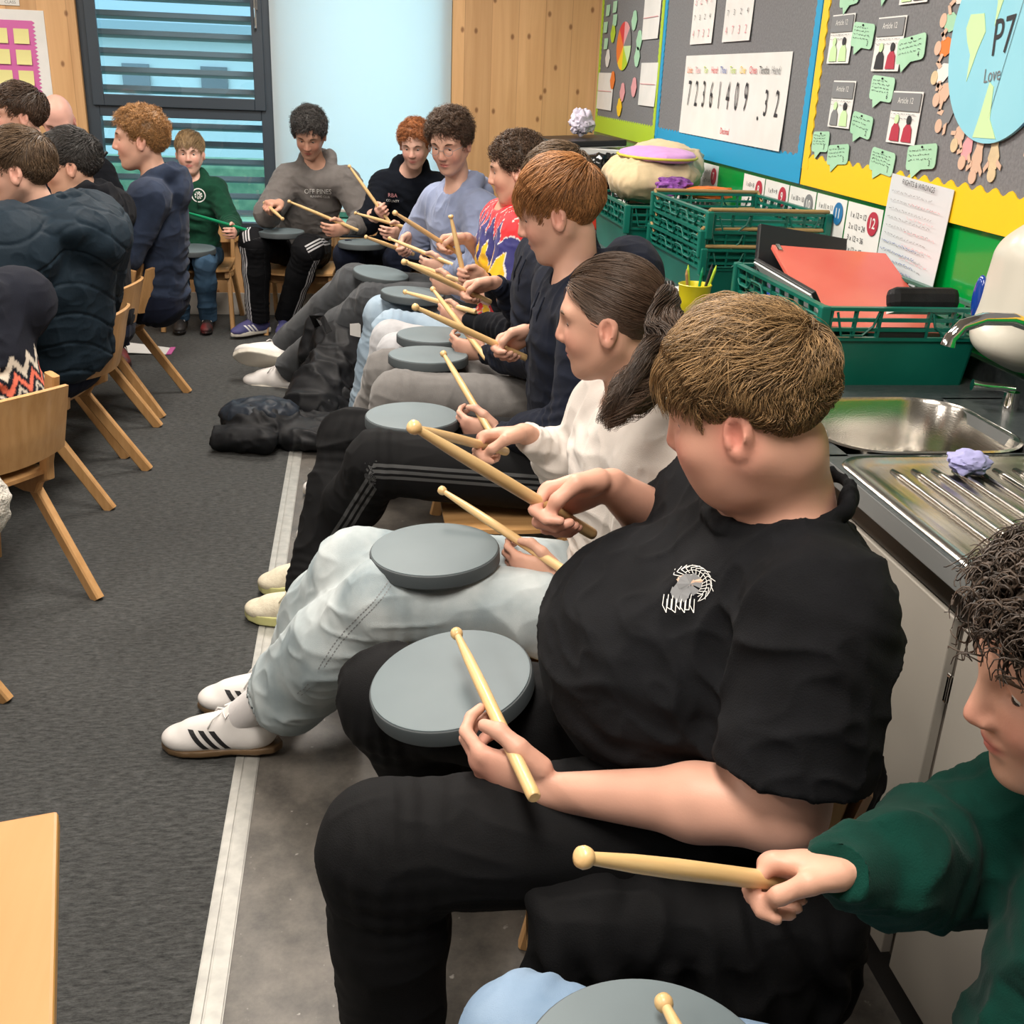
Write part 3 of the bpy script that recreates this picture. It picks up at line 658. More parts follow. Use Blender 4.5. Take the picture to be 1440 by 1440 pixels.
for a, c in (((-.06, .10), (.0, -.19)),):
    p0, p1 = (GY + a[0], GZ + a[1]), (GY + c[0], GZ + c[1]); b.poly([(WX - .0292, p0[0] + .0008, p0[1]), (WX - .0292, p1[0] + .0008, p1[1]), (WX - .0292, p1[0] - .0008, p1[1]), (WX - .0292, p0[0] - .0008, p0[1])])
b.obj('string', M['ink'], g, world=True)
tag(g, 'large round pale blue paper globe lettered P7 on the yellow board', 'globe')
# paper dolls round the globe
rnd = random.Random(5); dc = [M['white'], M['mint'], M['orange'], M['paper'], M['pcard'], M['greyink'], M['pcard'], M['salmon'], M['pcard'], M['cream'], M['navyink'], M['pcard'], M['paper']]
dang = [158, 172, 184, 197, 208, 221, 240, 252, 264, 279, 310, 325, 143]
dlab = ['white oval headed paper doll left of the globe top', 'mint green paper doll left of the globe', 'orange paper doll at the globe left edge', 'white and grey paper doll at the globe left edge', 'peach paper doll with a dark head, lower left of the globe', 'grey paper doll at the lower left of the globe', 'peach paper doll hanging first from the left under the globe', 'pink paper doll hanging second from the left under the globe', 'red and peach paper doll hanging third from the left under the globe', 'cream paper doll with raised arms under the globe', 'dark blue paper doll right under the globe', 'peach paper doll right under the globe', 'white paper doll upper left of the globe']
for i, a in enumerate(dang):
    # angle: 90 = up, 180 = towards the far end (left in the photo)
    ca, sa = math.cos(R_(a)), math.sin(R_(a)); d = wempty('paper_doll', (WX - .02, GY - ca * GR, GZ + sa * GR))
    Mt = Matrix(((0, 0, -1, WX - .0185), (-ca, sa, 0, GY - ca * (GR - .03)), (sa, ca, 0, GZ + sa * (GR - .03)), (0, 0, 0, 1)))  # local x outwards
    b = MB(); L_ = rnd.uniform(.085, .125); w = .018
    b.poly([(0, -w, 0), (L_ * .35, -w * .8, 0), (L_ * .55, -w * 1.3, 0), (L_ * .8, -w * .9, 0), (L_ * .8, w * .9, 0), (L_ * .55, w * 1.3, 0), (L_ * .35, w * .8, 0), (0, w, 0)], .001, (0, 0, 1), M=Mt); b.obj('clothes', dc[i], d, world=True)
    b = MB(); b.cyl((L_ * .8 + .012, 0, 0), (L_ * .8 + .012, 0, .0022), .017, seg=16, M=Mt); b.obj('head', M['pcard'] if i % 3 else M['cream'], d, world=True)
    for s_ in (-1, 1):
        b = MB(); b.poly([(L_ * .6, s_ * w, .001), (L_ * .75, s_ * w * 2.1, .001), (L_ * .85, s_ * w * 1.9, .001), (L_ * .72, s_ * w * .8, .001)], .001, (0, 0, 1), M=Mt); b.obj('arm', M['pcard'], d, world=True)
    tag(d, dlab[i], 'paper doll', 'paper dolls around the globe')
# notes sheet (laminated)
e, R0 = wpaper('notes_sheet', 2.60, 2.94, 1.02, 1.285, M['paper2'], 'glossy sheet of handwritten notes hanging below the yellow border', 'notes', t=.023, rot=2, curl=.006)
scribble(e, R0, 2.66, 2.91, 1.05, 1.255, 9, M['greyink'], t=.031, seed=3); scribble(e, R0, 2.63, 2.80, 1.06, 1.24, 5, M['salmon'], t=.0312, seed=4); scribble(e, R0, 2.70, 2.92, 1.03, 1.12, 4, M['navyink'], t=.0312, seed=8)
wtext(e, R0, '\u2022 RIGHTS & WRONGS \u2022'.replace('\u2022', ''), 2.77, 1.272, .02, M['ink'], t=.0312)
# times-table cards
cards = [('2', 5.66, 5.90, 'crimson'), ('3', 5.42, 5.65, 'greyink'), ('4', 5.18, 5.41, 'crimson'), ('5', 4.96, 5.17, 'ocean'), ('6', 4.74, 4.95, 'greyink'), ('7', 4.50, 4.73, 'crimson'), ('8', 3.95, 4.18, 'crimson'), ('9', 3.71, 3.94, 'crimson'), ('10', 3.47, 3.70, 'greyink'), ('11', 3.23, 3.46, 'bluecirc'), ('12', 2.985, 3.22, 'crimson')]
for s_, y0, y1, cm in cards:
    e, R0 = wpaper('times_table_card', y0, y1, .90, 1.185, M['paper'], 'white times table card with the number %s in a circle' % s_, 'card', 'times table cards under the boards', t=.006, curl=.001)
    b = MB(); b.cyl((WX - .0085, y0 + .05, 1.14), (WX - .0105, y0 + .05, 1.14), .034, seg=28); b.obj('number_circle', M[cm], e, world=True)
    wtext(e, R0, s_, y0 + .05, 1.14, .042, M['paper'], t=.0112, bold=True)
    for k in range(7): wtext(e, R0, '%d x %s = %d' % (k + 1, s_, (k + 1) * int(s_)), (y0 + y1) / 2 + .035, 1.15 - k * .034, .024, M['ink'], t=.0088)
# pictures on the lime board
for (y0, y1, z0_, z1_, lab) in ((6.53, 6.95, 1.335, 1.54, 'plain white sheet low on the lime board, nearest the corner'), (5.56, 5.90, 1.385, 1.59, 'white ruled sheet low on the lime board, beside the lime side border'), (5.60, 5.93, 1.70, 1.90, 'white sheet with a red line, high on the lime board')):
    e, R0 = wpaper('worksheet', y0, y1, z0_, z1_, M['paper'], lab, 'worksheet', 'worksheets on the lime board')
    b = MB(); b.box(WX - .0262, WX - .0255, y0 + .02, y1 - .02, (z0_ + z1_) / 2, (z0_ + z1_) / 2 + .003); b.obj('ruled_line', M['salmon'], e, world=True)
w_ = wempty('paper_sunburst', (WX - .02, 6.33, 1.55)); wc = [M['orange'], M['red_ink'], M['salmon'], M['greyink'], M['land'], M['lime'], M['yellow'], M['orange']]
for i in range(8):
    b = MB(); a0, a1 = i * math.pi / 4, (i + 1) * math.pi / 4
    b.poly([(WX - .021, 6.33, 1.678)] + [(WX - .021, 6.33 + .17 * math.cos(a0 + (a1 - a0) * k / 4), 1.678 + .125 * math.sin(a0 + (a1 - a0) * k / 4)) for k in range(5)], .002, (-1, 0, 0)); b.obj('segment', wc[i], w_, world=True)
tag(w_, 'multicoloured segmented paper wheel on the lime board', 'wheel')
for i, (y, z, m_, n_) in enumerate(((6.62, 1.75, 'lime', 'green'), (6.12, 1.80, 'mint', 'mint'), (5.98, 1.70, 'mint', 'pale mint'), (6.0, 1.62, 'mint', 'small mint'), (6.72, 1.62, 'paper', 'white'), (6.55, 1.50, 'orange', 'orange'), (6.02, 1.47, 'salmon', 'pink and white'), (6.28, 1.44, 'salmon', 'red fan shaped'), (6.33, 1.36, 'yellow', 'yellow'))):
    b = MB(); k = 12; b.poly([(WX - .021, y + .055 * math.cos(t_ * 2 * math.pi / k) * (1 + .15 * math.cos(3 * t_)), z + .05 * math.sin(t_ * 2 * math.pi / k)) for t_ in range(k)], .002, (-1, 0, 0))
    tag(b.obj('fruit_cutout', M[m_]), '%s paper cut-out beside the coloured wheel on the lime board' % n_, 'cut-out', 'cut-outs around the wheel')
for i, (y, z) in enumerate(((6.80, 1.88), (6.84, 1.79), (6.60, 1.82), (6.62, 1.89), (6.80, 1.70))):
    e, R0 = wpaper('note_slip', y - .05, y + .05, z - .03, z + .03, M['mint'], 'small pale green slip high on the lime board, near the corner', 'slip', 'green slips on the lime board')
# pink display on the back wall, left
d = wempty('sticky_note_display', (-1.95, YB, 1.25))
b = MB(); b.box(-2.6, -1.775, YB - .004, YB, 1.28, 1.745); b.obj('backing_paper', M['paper'], d, world=True)
b = MB(); pts = []
for i in range(37): pts.append((-1.845 + (.016 if i % 2 else 0), 1.30 + i * .0108))
b.poly([(x, YB - .0045, z) for x, z in pts] + [(-2.6, YB - .0045, pts[-1][1]), (-2.6, YB - .0045, pts[0][1])], .002, (0, -1, 0)); b.obj('pink_card', M['pink'], d, world=True)
tag(d, 'pink zigzag edged display card on white paper, left of the window', 'display')
nn = 0
for r in range(3):
    for c in range(2):
        x = -1.91 - c * .118; z = 1.605 - r * .112
        b = MB(); b.sheet(lambda u, v: (x - .042 + u * .084, YB - .008 - .008 * (1 - v) ** 2, z - .04 + v * .08), 4, 4, .0006)
        tag(b.obj('sticky_note', M['note']), ['top', 'middle', 'bottom'][r] + ' row yellow sticky note, ' + ['first', 'second', 'third', 'fourth'][c] + ' from the right on the pink card', 'sticky note', 'sticky notes on the pink card')
b = MB(); b.box(-2.07, -1.90, YB - .006, YB, 1.765, 1.80, bev=.001); o = b.obj('plaque', M['white']); tag(o, 'small white plaque above the pink display', 'sign')
letters('CLASS', .022, frame_M((-1.95, YB - .0065, 1.782), (1, 0, 0), (0, 0, 1)), M['greyink'], o).matrix_parent_inverse = Matrix()
# ================================================================= COUNTER
b = MB()
CX = .862; CT = .86; CB = WX - .03
SX0, SX1, BY0, BY1 = .90, 1.32, 1.80, 2.19      # bowl
b.box(CX, CB, -1.2, BY0 + .012, CT - .038, CT, bev=.002); b.box(CX, CB, BY1 - .012, 6.95, CT - .038, CT, bev=.002)
b.box(CX, SX0 + .012, BY0, BY1, CT - .038, CT); b.box(SX1 - .012, CB, BY0, BY1, CT - .038, CT)
o = b.obj('worktop', [M['lam'], M['lamedge']])
for p in o.data.polygons:
    if p.normal.x < -.7: p.material_index = 1
tag(o, 'long dark slate worktop with a grey front edge', 'worktop')
b = MB(); b.box(CB, WX - .005, -1.2, 6.95, CT - .038, CT + .055, bev=.003); tag(b.obj('upstand', M['lam']), 'dark slate upstand along the back of the worktop', 'upstand')
# cupboards under it
ys = [-1.2, .05, .62, 1.19, 1.76, 2.36, 2.96, 3.56, 4.16, 4.76, 5.36, 5.96, 6.9]
lab = ['far behind the photographer', 'beside the photographer', 'behind the person in the green sweatshirt', 'right behind the person in the black T-shirt', 'under the sink bowl', 'behind the person in off-white', 'behind the person in the navy hoodie', 'behind the fourth drummer', 'behind the fifth drummer', 'behind the drummer in the colourful shirt', 'near the far corner', 'next to the back wall']
doorgap = 1.315; M['carcass'] = mat('brown grey cupboard carcass', (.15, .13, .11), .5)
for i in range(12):
    y0, y1 = ys[i], ys[i + 1]
    if i == 2: y1 = doorgap
    if i == 3: y0 = doorgap
    e = wempty('cupboard', (.91, (y0 + y1) / 2, 0)); b = MB(); b.box(.905, CB, y0 + .001, y1 - .001, .10, CT - .24 if i == 4 else CT - .039); b.obj('body', M['carcass'], e, world=True)
    b = MB(); b.box(.886, .904, y0 + .015, y1 - .015, .105, CT - .095, bev=.002); dr = b.obj('door', M['cup'], e, world=True)
    for zz in (.20, .63):
        b = MB(); b.box(.884, .9, y1 - .012, y1 + .0, zz, zz + .05, bev=.002); b.cyl((.886, y1 - .006, zz + .004), (.886, y1 - .006, zz + .046), .004, seg=8); b.obj('hinge', M['chrome'], e, world=True)
    b = MB(); b.box(.892, .904, y0 + .001, y1 - .001, CT - .09, CT - .039); b.obj('top_rail', M['under'], e, world=True)
    b = MB(); b.box(.915, .93, y0, y1, 0, .10); b.obj('plinth', M['kick'], e, world=True)
    tag(e, 'warm grey cupboard under the worktop, ' + lab[i], 'cupboard', 'cupboards under the worktop')
# sink
s_ = wempty('sink', (1.1, 1.7, CT)); Z = CT + .002
def rr(x0, x1, y0, y1, r, n=6):
    out = []
    for cx, cy, a0 in ((x1 - r, y1 - r, 0), (x0 + r, y1 - r, 90), (x0 + r, y0 + r, 180), (x1 - r, y0 + r, 270)):
        for k in range(n + 1): a = R_(a0 + 90 * k / n); out.append((cx + r * math.cos(a), cy + r * math.sin(a)))
    return out
def loops(rings, mi=0, M_=None, closed=True):
    b = MB(); V_ = [[b.bm.verts.new(p) for p in r] for r in rings]
    for A, B in zip(V_[:-1], V_[1:]):
        n = len(A)
        for i in range(n): j = (i + 1) % n; b.bm.faces.new([A[i], A[j], B[j], B[i]])
    return b, V_
bowl = rr(SX0 + .005, SX1 - .005, BY0 + .01, BY1 - .01, .11, 10)
cx_, cy_ = (SX0 + SX1) / 2, (BY0 + BY1) / 2
def shr(ring, k, z): return [(cx_ + (x - cx_) * k, cy_ + (y - cy_) * k, z) for x, y in ring]
b, V_ = loops([shr(bowl, 1.03, Z + .0005), shr(bowl, 1.0, Z + .003), shr(bowl, .97, Z - .006), shr(bowl, .95, Z - .10), shr(bowl, .90, Z - .145), shr(bowl, .80, Z - .158), shr(bowl, .1, Z - .162)])
b.bm.faces.new(V_[-1]); b.obj('bowl', M['steel'], s_, smooth=50, world=True)
b = MB(); b.cyl((cx_, cy_, Z - .161), (cx_, cy_, Z - .155), .04, seg=24); b.cyl((cx_, cy_, Z - .155), (cx_, cy_, Z - .153), .03, seg=24); b.obj('drain', M['chrome'], s_, smooth=40, world=True)
dr_o = rr(.872, 1.36, 1.22, 1.79, .06, 8); cx2, cy2 = 1.116, 1.505
def shr2(k, z, m=0): return [(cx2 + (x - cx2) * (1 - k / .244), cy2 + (y - cy2) * (1 - k / .285), z) for x, y in dr_o]
b, V_ = loops([shr2(0, Z - .001), shr2(.004, Z + .004), shr2(.02, Z + .0045), shr2(.035, Z + .001), shr2(.05, Z - .0015 + .001)])
b.bm.faces.new(V_[-1]); b.obj('drainer', M['steel'], s_, smooth=50, world=True)
for i in range(9):
    x = .955 + i * .04; b = MB(); b.tube([(x, 1.29, Z - .001), (x, 1.32, Z + .0022), (x, 1.67, Z + .0022), (x, 1.71 - .0 * i, Z - .001)], .0058, seg=10); b.obj('drainer_rib', M['steel'], s_, smooth=True, world=True)
b = MB(); b.box(.866, 1.40, 1.20, 1.215, CT, CT + .004, bev=.001); b.obj('sink_lip', M['steel'], s_, world=True)
tag(s_, 'stainless steel sink bowl with a ribbed drainer let into the worktop', 'sink')
# tap
t = wempty('tap', (1.40, 1.93, CT)); b = MB(); b.cyl((1.40, 1.93, CT), (1.40, 1.93, CT + .05), .026, .022, 24); b.cyl((1.40, 1.93, CT + .05), (1.40, 1.93, CT + .10), .018, .016, 24); b.obj('tap_base', M['chrome'], t, smooth=40, world=True)
b = MB(); b.tube([(1.40, 1.93, CT + .08), (1.40, 1.93, CT + .14), (1.375, 1.93, CT + .19), (1.33, 1.93, CT + .218), (1.27, 1.93, CT + .236), (1.21, 1.93, CT + .236), (1.168, 1.93, CT + .222), (1.148, 1.93, CT + .198), (1.145, 1.93, CT + .182)], [.013] * 7 + [.0125, .0145], seg=16); b.obj('spout', M['chrome'], t, smooth=50, world=True)
for s2, yy in (('a', 2.10), ('b', 1.76)):
    b = MB(); b.cyl((1.42, yy, CT), (1.42, yy, CT + .04), .02, .016, 20); b.obj('valve', M['chrome'], t, smooth=40, world=True)
    b = MB(); b.tube([(1.42, yy, CT + .045), (1.39, yy - .0, CT + .05), (1.35, yy + .01, CT + .05), (1.33, yy + .015, CT + .052)], [.010, .008, .010, .013], seg=12); b.obj('lever', M['chrome'], t, smooth=40, world=True)
tag(t, 'chrome swan neck tap with lever handles behind the sink', 'tap')
# crumpled tissue on the drainer
def crumple(name, c, r, m, seed, amp=.45, sc=None, sub=4):
    b = MB(); bmesh.ops.create_icosphere(b.bm, subdivisions=sub, radius=1); p = np.array([v.co[:] for v in b.bm.verts])
    n = 1 + amp * (np.abs(vn(p * 2.1 + seed)) - .3) + amp * .6 * (np.abs(vn(p * 5 + seed)) - .3); sc = sc or (1, 1, .7)
    for v, k in zip(b.bm.verts, n): v.co = Vector((v.co.x * sc[0], v.co.y * sc[1], v.co.z * sc[2])) * float(k) * r
    zmin = min(v.co.z for v in b.bm.verts)
    for v in b.bm.verts: v.co = v.co + Vector(c) - Vector((0, 0, zmin))
    return b.obj(name, m, smooth=40)
tag(crumple('crumpled_tissue', (1.088, 1.69, CT + .004), .034, M['lilac'], 1.3, .3, (1.1, 1, .65)), 'crumpled lilac tissue lying on the ribbed drainer', 'tissue')
# towel dispenser on the wall
t = wempty('soap_dispenser', (WX - .06, 2.16, .95)); F = Field((1.33, 1.95, .93), (1.50, 2.35, 1.31), .005)
F.add(cone((1.44, 2.09, 1.03), (1.44, 2.09, 1.17), .075, .06), .02); F.add(cone((1.44, 2.20, 1.03), (1.44, 2.20, 1.17), .075, .06), .03); F.add(ell((1.415, 2.15, 1.005), (.07, .10, .05)), .02); F.add(cone((1.47, 2.15, 1.03), (1.47, 2.15, 1.17), .10), .02)
soft('casing', F, M['dispw'], t, it=2)
b = MB(); b.sph((1.378, 2.235, 1.08), .034, 20, sc=(.35, .6, 1.5)); b.obj('level_window', M['dispb'], t, smooth=True, world=True)
tag(t, 'cream wall mounted soap dispenser with a blue window beside the tap', 'dispenser')
# ---------------------------------------------------------------- crates
def crate(loc, rz, label, h=.2, bars=True, L_=.6, W_=.4):
    """stacking crate, local: x across (width), y along, base z=0, open top"""
    e = empty('plastic_crate', loc, rz); w0, l0, w1, l1 = W_ / 2 - .022, L_ / 2 - .022, W_ / 2 - .004, L_ / 2 - .004; t = .004
    b = MB(); b.box(-w0, w0, -l0, l0, 0, t, bev=.001)
    def lerp(z): k = z / h; return w0 + (w1 - w0) * k, l0 + (l1 - l0) * k
    hb = h * .62
    for sx in (-1, 1):                         # long sides: solid to hb
        x0, y0 = lerp(0); x1, y1 = lerp(hb); b.poly([(sx * x0, -y0, 0), (sx * x0, y0, 0), (sx * x1, y1, hb), (sx * x1, -y1, hb)], t, (-sx, 0, 0))
    for sy in (-1, 1):                         # ends with a hand hole
        x0, y0 = lerp(0); x1, y1 = lerp(hb); b.poly([(-x0, sy * y0, 0), (x0, sy * y0, 0), (x1, sy * y1, hb), (-x1, sy * y1, hb)], t, (0, -sy, 0))
    b.obj('tub', M['crate'], e)
    # lattice upper band
    b = MB(); x2, y2 = lerp(h)
    for (k, th) in ((hb, .006), (h * .74, .005), (h * .86, .005), (h, .009)):
        x, y = lerp(k); zt = k
        for sx in (-1, 1): b.box(sx * x - th, sx * x + th, -y, y, zt - .006, zt + .002)
        for sy in (-1, 1): b.box(-x, x, sy * y - th, sy * y + th, zt - .006, zt + .002)
    n = 9
    for i in range(n + 1):
        yy = -l0 + 2 * l0 * i / n
        for sx in (-1, 1):
            xa, xb = lerp(hb)[0], lerp(h)[0]; b.poly([(sx * xa - .006, yy - .003, hb), (sx * xa + .006, yy - .003, hb), (sx * xb + .006, yy - .003, h), (sx * xb - .006, yy - .003, h)], .006, (0, 1, 0))
    n = 6
    for i in range(n + 1):
        xx = -w0 + 2 * w0 * i / n
        if i == 3: continue
        for sy in (-1, 1):
            ya, yb = lerp(hb)[1], lerp(h)[1]; b.poly([(xx - .003, sy * ya - .006, hb), (xx - .003, sy * ya + .006, hb), (xx - .003, sy * yb + .006, h), (xx - .003, sy * yb - .006, h)], .006, (1, 0, 0))
    # wavy rib along the long sides
    for sx in (-1, 1):
        pts = [(sx * (lerp(h * .8)[0] + .006), -l0 + 2 * l0 * i / 48, h * .80 + .013 * math.copysign(min(1, abs(2.2 * math.sin(i / 48 * math.pi * 6))), math.sin(i / 48 * math.pi * 6))) for i in range(49)]
        b.tube(pts, .0032, seg=6)
    for sx in (-1, 1):
        for sy in (-1, 1): b.box(sx * x2 - .012, sx * x2 + .012, sy * y2 - .012, sy * y2 + .012, hb - .02, h + .004, bev=.004)
    b.obj('rim_lattice', M['crate'], e)
    for sy in (-1, 1):                         # hand hole plate
        b = MB(); b.box(-.055, .055, sy * (y2 - .008) - .006, sy * (y2 - .008) + .006, h * .66, h * .82, bev=.012, seg=3) if False else b.box(-.06, .06, sy * (lerp(h * .66)[1] + .0015) - .0015, sy * (lerp(h * .66)[1] + .0015) + .0015, h * .60, h * .76, bev=.0014); b.obj('hand_hole', M['blackp'], e)
        for k in (-1, 1):
            b = MB(); b.tube([(k * .065, sy * (y2 + .003), h - .01), (k * .075, sy * (y2 + .003), h * .78), (k * .10, sy * (y2 + .003), h * .66), (k * .15, sy * (y2 + .003), h * .66), (k * .165, sy * (y2 + .003), h - .01)], .003, seg=6); b.obj('handle_rib', M['crate'], e)
    if bars:
        for sy in (-1, 1):
            b = MB(); b.tube([(-x2, sy * y2, h + .009), (x2, sy * y2, h + .009)], .0065, seg=10); b.tube([(-x2, sy * y2, h + .009), (-x2, sy * (y2 - .05), h - .02)], .005, seg=8); b.tube([(x2, sy * y2, h + .009), (x2, sy * (y2 - .05), h - .02)], .005, seg=8); b.obj('bale_arm', M['bar'], e, smooth=40)
    tag(e, label, 'crate', 'green stacking crates on the worktop'); return e
crate((1.235, 2.575, CT), 0, 'dark green plastic crate full of folders beside the sink', h=.185, bars=False)
crate((1.262, 3.60, CT), R_(1.5), 'dark green crate at the bottom of the stack of three', h=.16)
crate((1.262, 3.60, CT + .055), R_(0), 'dark green crate in the middle of the stack of three', h=.16)
crate((1.268, 3.60, CT + .112), R_(2), 'dark green crate with tan arms on top of the stack of three', h=.16)
crate((1.19, 4.30, CT), R_(0), 'dark green crate standing behind the stack, a cream bag on it', h=.21, bars=False)
# folders in the near crate
def slab(name, c, sz, rot, m, label, cat, group=None, bev=.003, extra=None):
    e = empty(name, c); e.rotation_euler = [R_(a) for a in rot]; b = MB(); b.box(-sz[0] / 2, sz[0] / 2, -sz[1] / 2, sz[1] / 2, -sz[2] / 2, sz[2] / 2, bev=bev); b.obj('cover', m, e)
    b = MB(); b.box(-sz[0] / 2 + .006, sz[0] / 2 - .006, -sz[1] / 2 + .008, sz[1] / 2 - .004, -sz[2] / 2 - .004, -sz[2] / 2 + .001); b.obj('pages', M['paper'], e)
    tag(e, label, cat, group); return e
e = slab('ring_binder', (1.262, 2.62, CT + .165), (.33, .40, .014), (20, 3, 0), M['redf'], 'coral red ring binder lying open on top of the near crate', 'folder', 'folders in the near crate')
b = MB(); b.box(-.158, -.145, .165, .197, -.012, .012, bev=.002); b.obj('metal_corner', M['chrome'], e)
e = slab('ring_binder', (1.20, 2.83, CT + .165), (.26, .02, .24), (-25, 8, 0), M['blackp'], 'black folder standing at the back of the near crate', 'folder', 'folders in the near crate')
e = slab('ring_binder', (1.13, 2.62, CT + .10), (.24, .44, .012), (2, 58, 0), M['blackp'], 'black folder leaning under the red binder', 'folder', 'folders in the near crate')
e = slab('ring_binder', (1.14, 2.76, CT + .115), (.13, .18, .01), (6, 4, 0), M['bluef'], 'bright blue folder deep in the near crate', 'folder', 'folders in the near crate')
e = slab('pencil_case', (1.30, 2.335, CT + .195), (.17, .05, .055), (-20, 0, 0), M['blackcloth'], 'black soft pencil case on the red binder at the crate edge', 'pencil case', bev=.018)
# yellow pot and pens
t = wempty('pencil_pot', (.962, 3.02, CT)); b = MB(); b.lathe([(0, 0), (.034, 0), (.038, .004), (.044, .06), (.047, .10), (.0485, .104), (.0465, .106), (.0435, .10), (.036, .008), (0, .008)], 36, M=Matrix.Translation((.962, 3.0, CT))); b.obj('pot', M['potm'], t, smooth=40, world=True); tag(t, 'yellow plastic pencil pot on the worktop', 'pot')
for i, (dx, dy, m_, l_) in enumerate(((.012, .01, 'gstick', 'green pen'), (-.012, .004, 'lime', 'lime green pen'), (.02, -.008, 'ink', 'black pencil'), (-.018, -.01, 'beech', 'bare wood pencil'), (.03, .004, 'lime', 'second lime green pen'))):
    b = MB(); b.cyl((.962 + dx * .6, 3.0 + dy * .6, CT + .012), (.962 + dx * 1.9, 3.0 + dy * 1.9, CT + .135 + .008 * (i % 3)), .0042, seg=10); b.cyl((.962 + dx * 1.9, 3.0 + dy * 1.9, CT + .135 + .008 * (i % 3)), (.962 + dx * 2.0, 3.0 + dy * 2.0, CT + .150 + .008 * (i % 3)), .0042, .001, seg=10)
    tag(b.obj('pencil', M[m_], smooth=40), l_ + ' standing in the yellow pot', 'pencil', 'pencils in the yellow pot')
b = MB(); b.sheet(lambda u, v: (.90 + u * .17, 3.22 + v * .24, CT + .004 + .012 * u * v), 6, 6, .001); tag(b.obj('paper_sheet', M['paper'], smooth=True), 'loose white paper on the worktop beside the stacked crates', 'paper')
# cream / mauve bag on the back crate
t = wempty('backpack', (1.24, 4.45, CT + .21)); F = Field((.95, 4.15, 1.0), (1.50, 5.0, 1.36), .009)
F.add(ell((1.20, 4.50, 1.15), (.19, .27, .09)), .03); F.add(ell((1.30, 4.62, 1.18), (.15, .2, .09)), .05); F.add(ell((1.12, 4.35, 1.13), (.12, .13, .07)), .05)
soft('bag_body', F, M['cream'], t, wr=.012, wsc=9, it=2)
F = Field((1.0, 4.2, 1.1), (1.5, 5.0, 1.4), .009); F.add(ell((1.215, 4.47, 1.225), (.15, .24, .032)), .02); soft('flap', F, M['mauve'], t, wr=.004, wsc=8, it=2)
b = MB(); b.tube([(1.215 + .155 * math.cos(a / 16 * math.pi * 2), 4.47 + .245 * math.sin(a / 16 * math.pi * 2), 1.222) for a in range(17)], .005, seg=8); b.obj('piping', M['pip'], t, smooth=True, world=True)
tag(t, 'cream backpack with a mauve flap lying on the crates', 'bag')
tag(crumple('scarf', (1.22, 4.22, 1.085), .055, M['scarf'], 4.4, .4, (1.3, .8, .7)), 'purple patterned scarf spilling from the cream backpack', 'scarf')
tag(crumple('knitted_hat', (1.36, 4.18, 1.085), .06, M['orange'], 9.4, .3, (1.8, .8, .4)), 'orange and pink folded garment under the backpack', 'garment')
# far end of the counter: black trays, bin bag, red tray, tissue
slab('folder', (1.18, 5.9, CT + .335), (.36, .5, .03), (0, -3, 4), M['blackp'], 'topmost black folder of the far pile', 'folder', 'black folders at the far end', bev=.006)
slab('folder', (1.19, 5.9, CT + .298), (.38, .5, .035), (0, 2, -3), M['paper'], 'white box file second from the top of the far pile', 'folder', 'black folders at the far end', bev=.006)
slab('folder', (1.20, 5.92, CT + .262), (.36, .5, .03), (0, -1, 6), M['blackp'], 'black folder third from the top of the far pile', 'folder', 'black folders at the far end', bev=.006)
b = MB(); b.box(1.0, 1.38, 5.66, 6.2, CT, CT + .242, bev=.01); tag(b.obj('storage_box', M['steelrail']), 'grey storage box under the far pile of folders', 'box')
tag(crumple('bin_bag', (1.24, 5.45, CT), .16, M['blackg'], 7.7, .5, (.9, 1.1, .95)), 'shiny black plastic bag on the far worktop', 'bag')
tag(crumple('tissue_ball', (1.19, 5.95, CT + .352), .065, M['lilw'], 2.2, .45, (.9, 1, 1)), 'crumpled white and lilac tissue on top of the black folders', 'tissue')
b = MB(); b.box(.96, 1.25, 4.92, 5.22, CT, CT + .10, bev=.012); b.box(.955, 1.255, 4.915, 5.225, CT + .10, CT + .112, mi=1, bev=.004); tag(b.obj('tray', [M['redp'], M['white']]), 'bright red plastic tub behind the cream backpack', 'tub')
# ================================================================= PEOPLE
M['skin'] = attr_mat('skin', .48, .25, 350, spec=.35, sss=.0, bd=.0006)
M['eyew'] = mat('eye white', (.62, .6, .58), .2); M['iris'] = mat('dark iris', (.03, .02, .015), .1)
M['brow'] = mat('brown eyebrow hair', (.07, .035, .015), .7)
def zl(x): return np.interp(x, [-.11, -.06, -.02, .008, .03, .055, .075, .1], [-.062, -.06, -.02, .0, -.004, .052, .072, .078]).astype(F32)
HC = V(-.012, 0, .028); HR = V(.1, .079, .092)        # cranium
class Head:
    def __init__(s, c, f, u=(0, 0, 1), k=1.0):
        s.c = V(c); s.f = nrm(f); u = V(u); u = nrm(u - s.f * (u @ s.f)); s.l = np.cross(u, s.f); s.u = u; s.k = k; s.R = np.array([s.f, s.l, s.u]).T
    def p(s, *a): return s.c + s.R @ (V(*a) * s.k)
    def loc(s, v): return (v - s.c) @ s.R / s.k
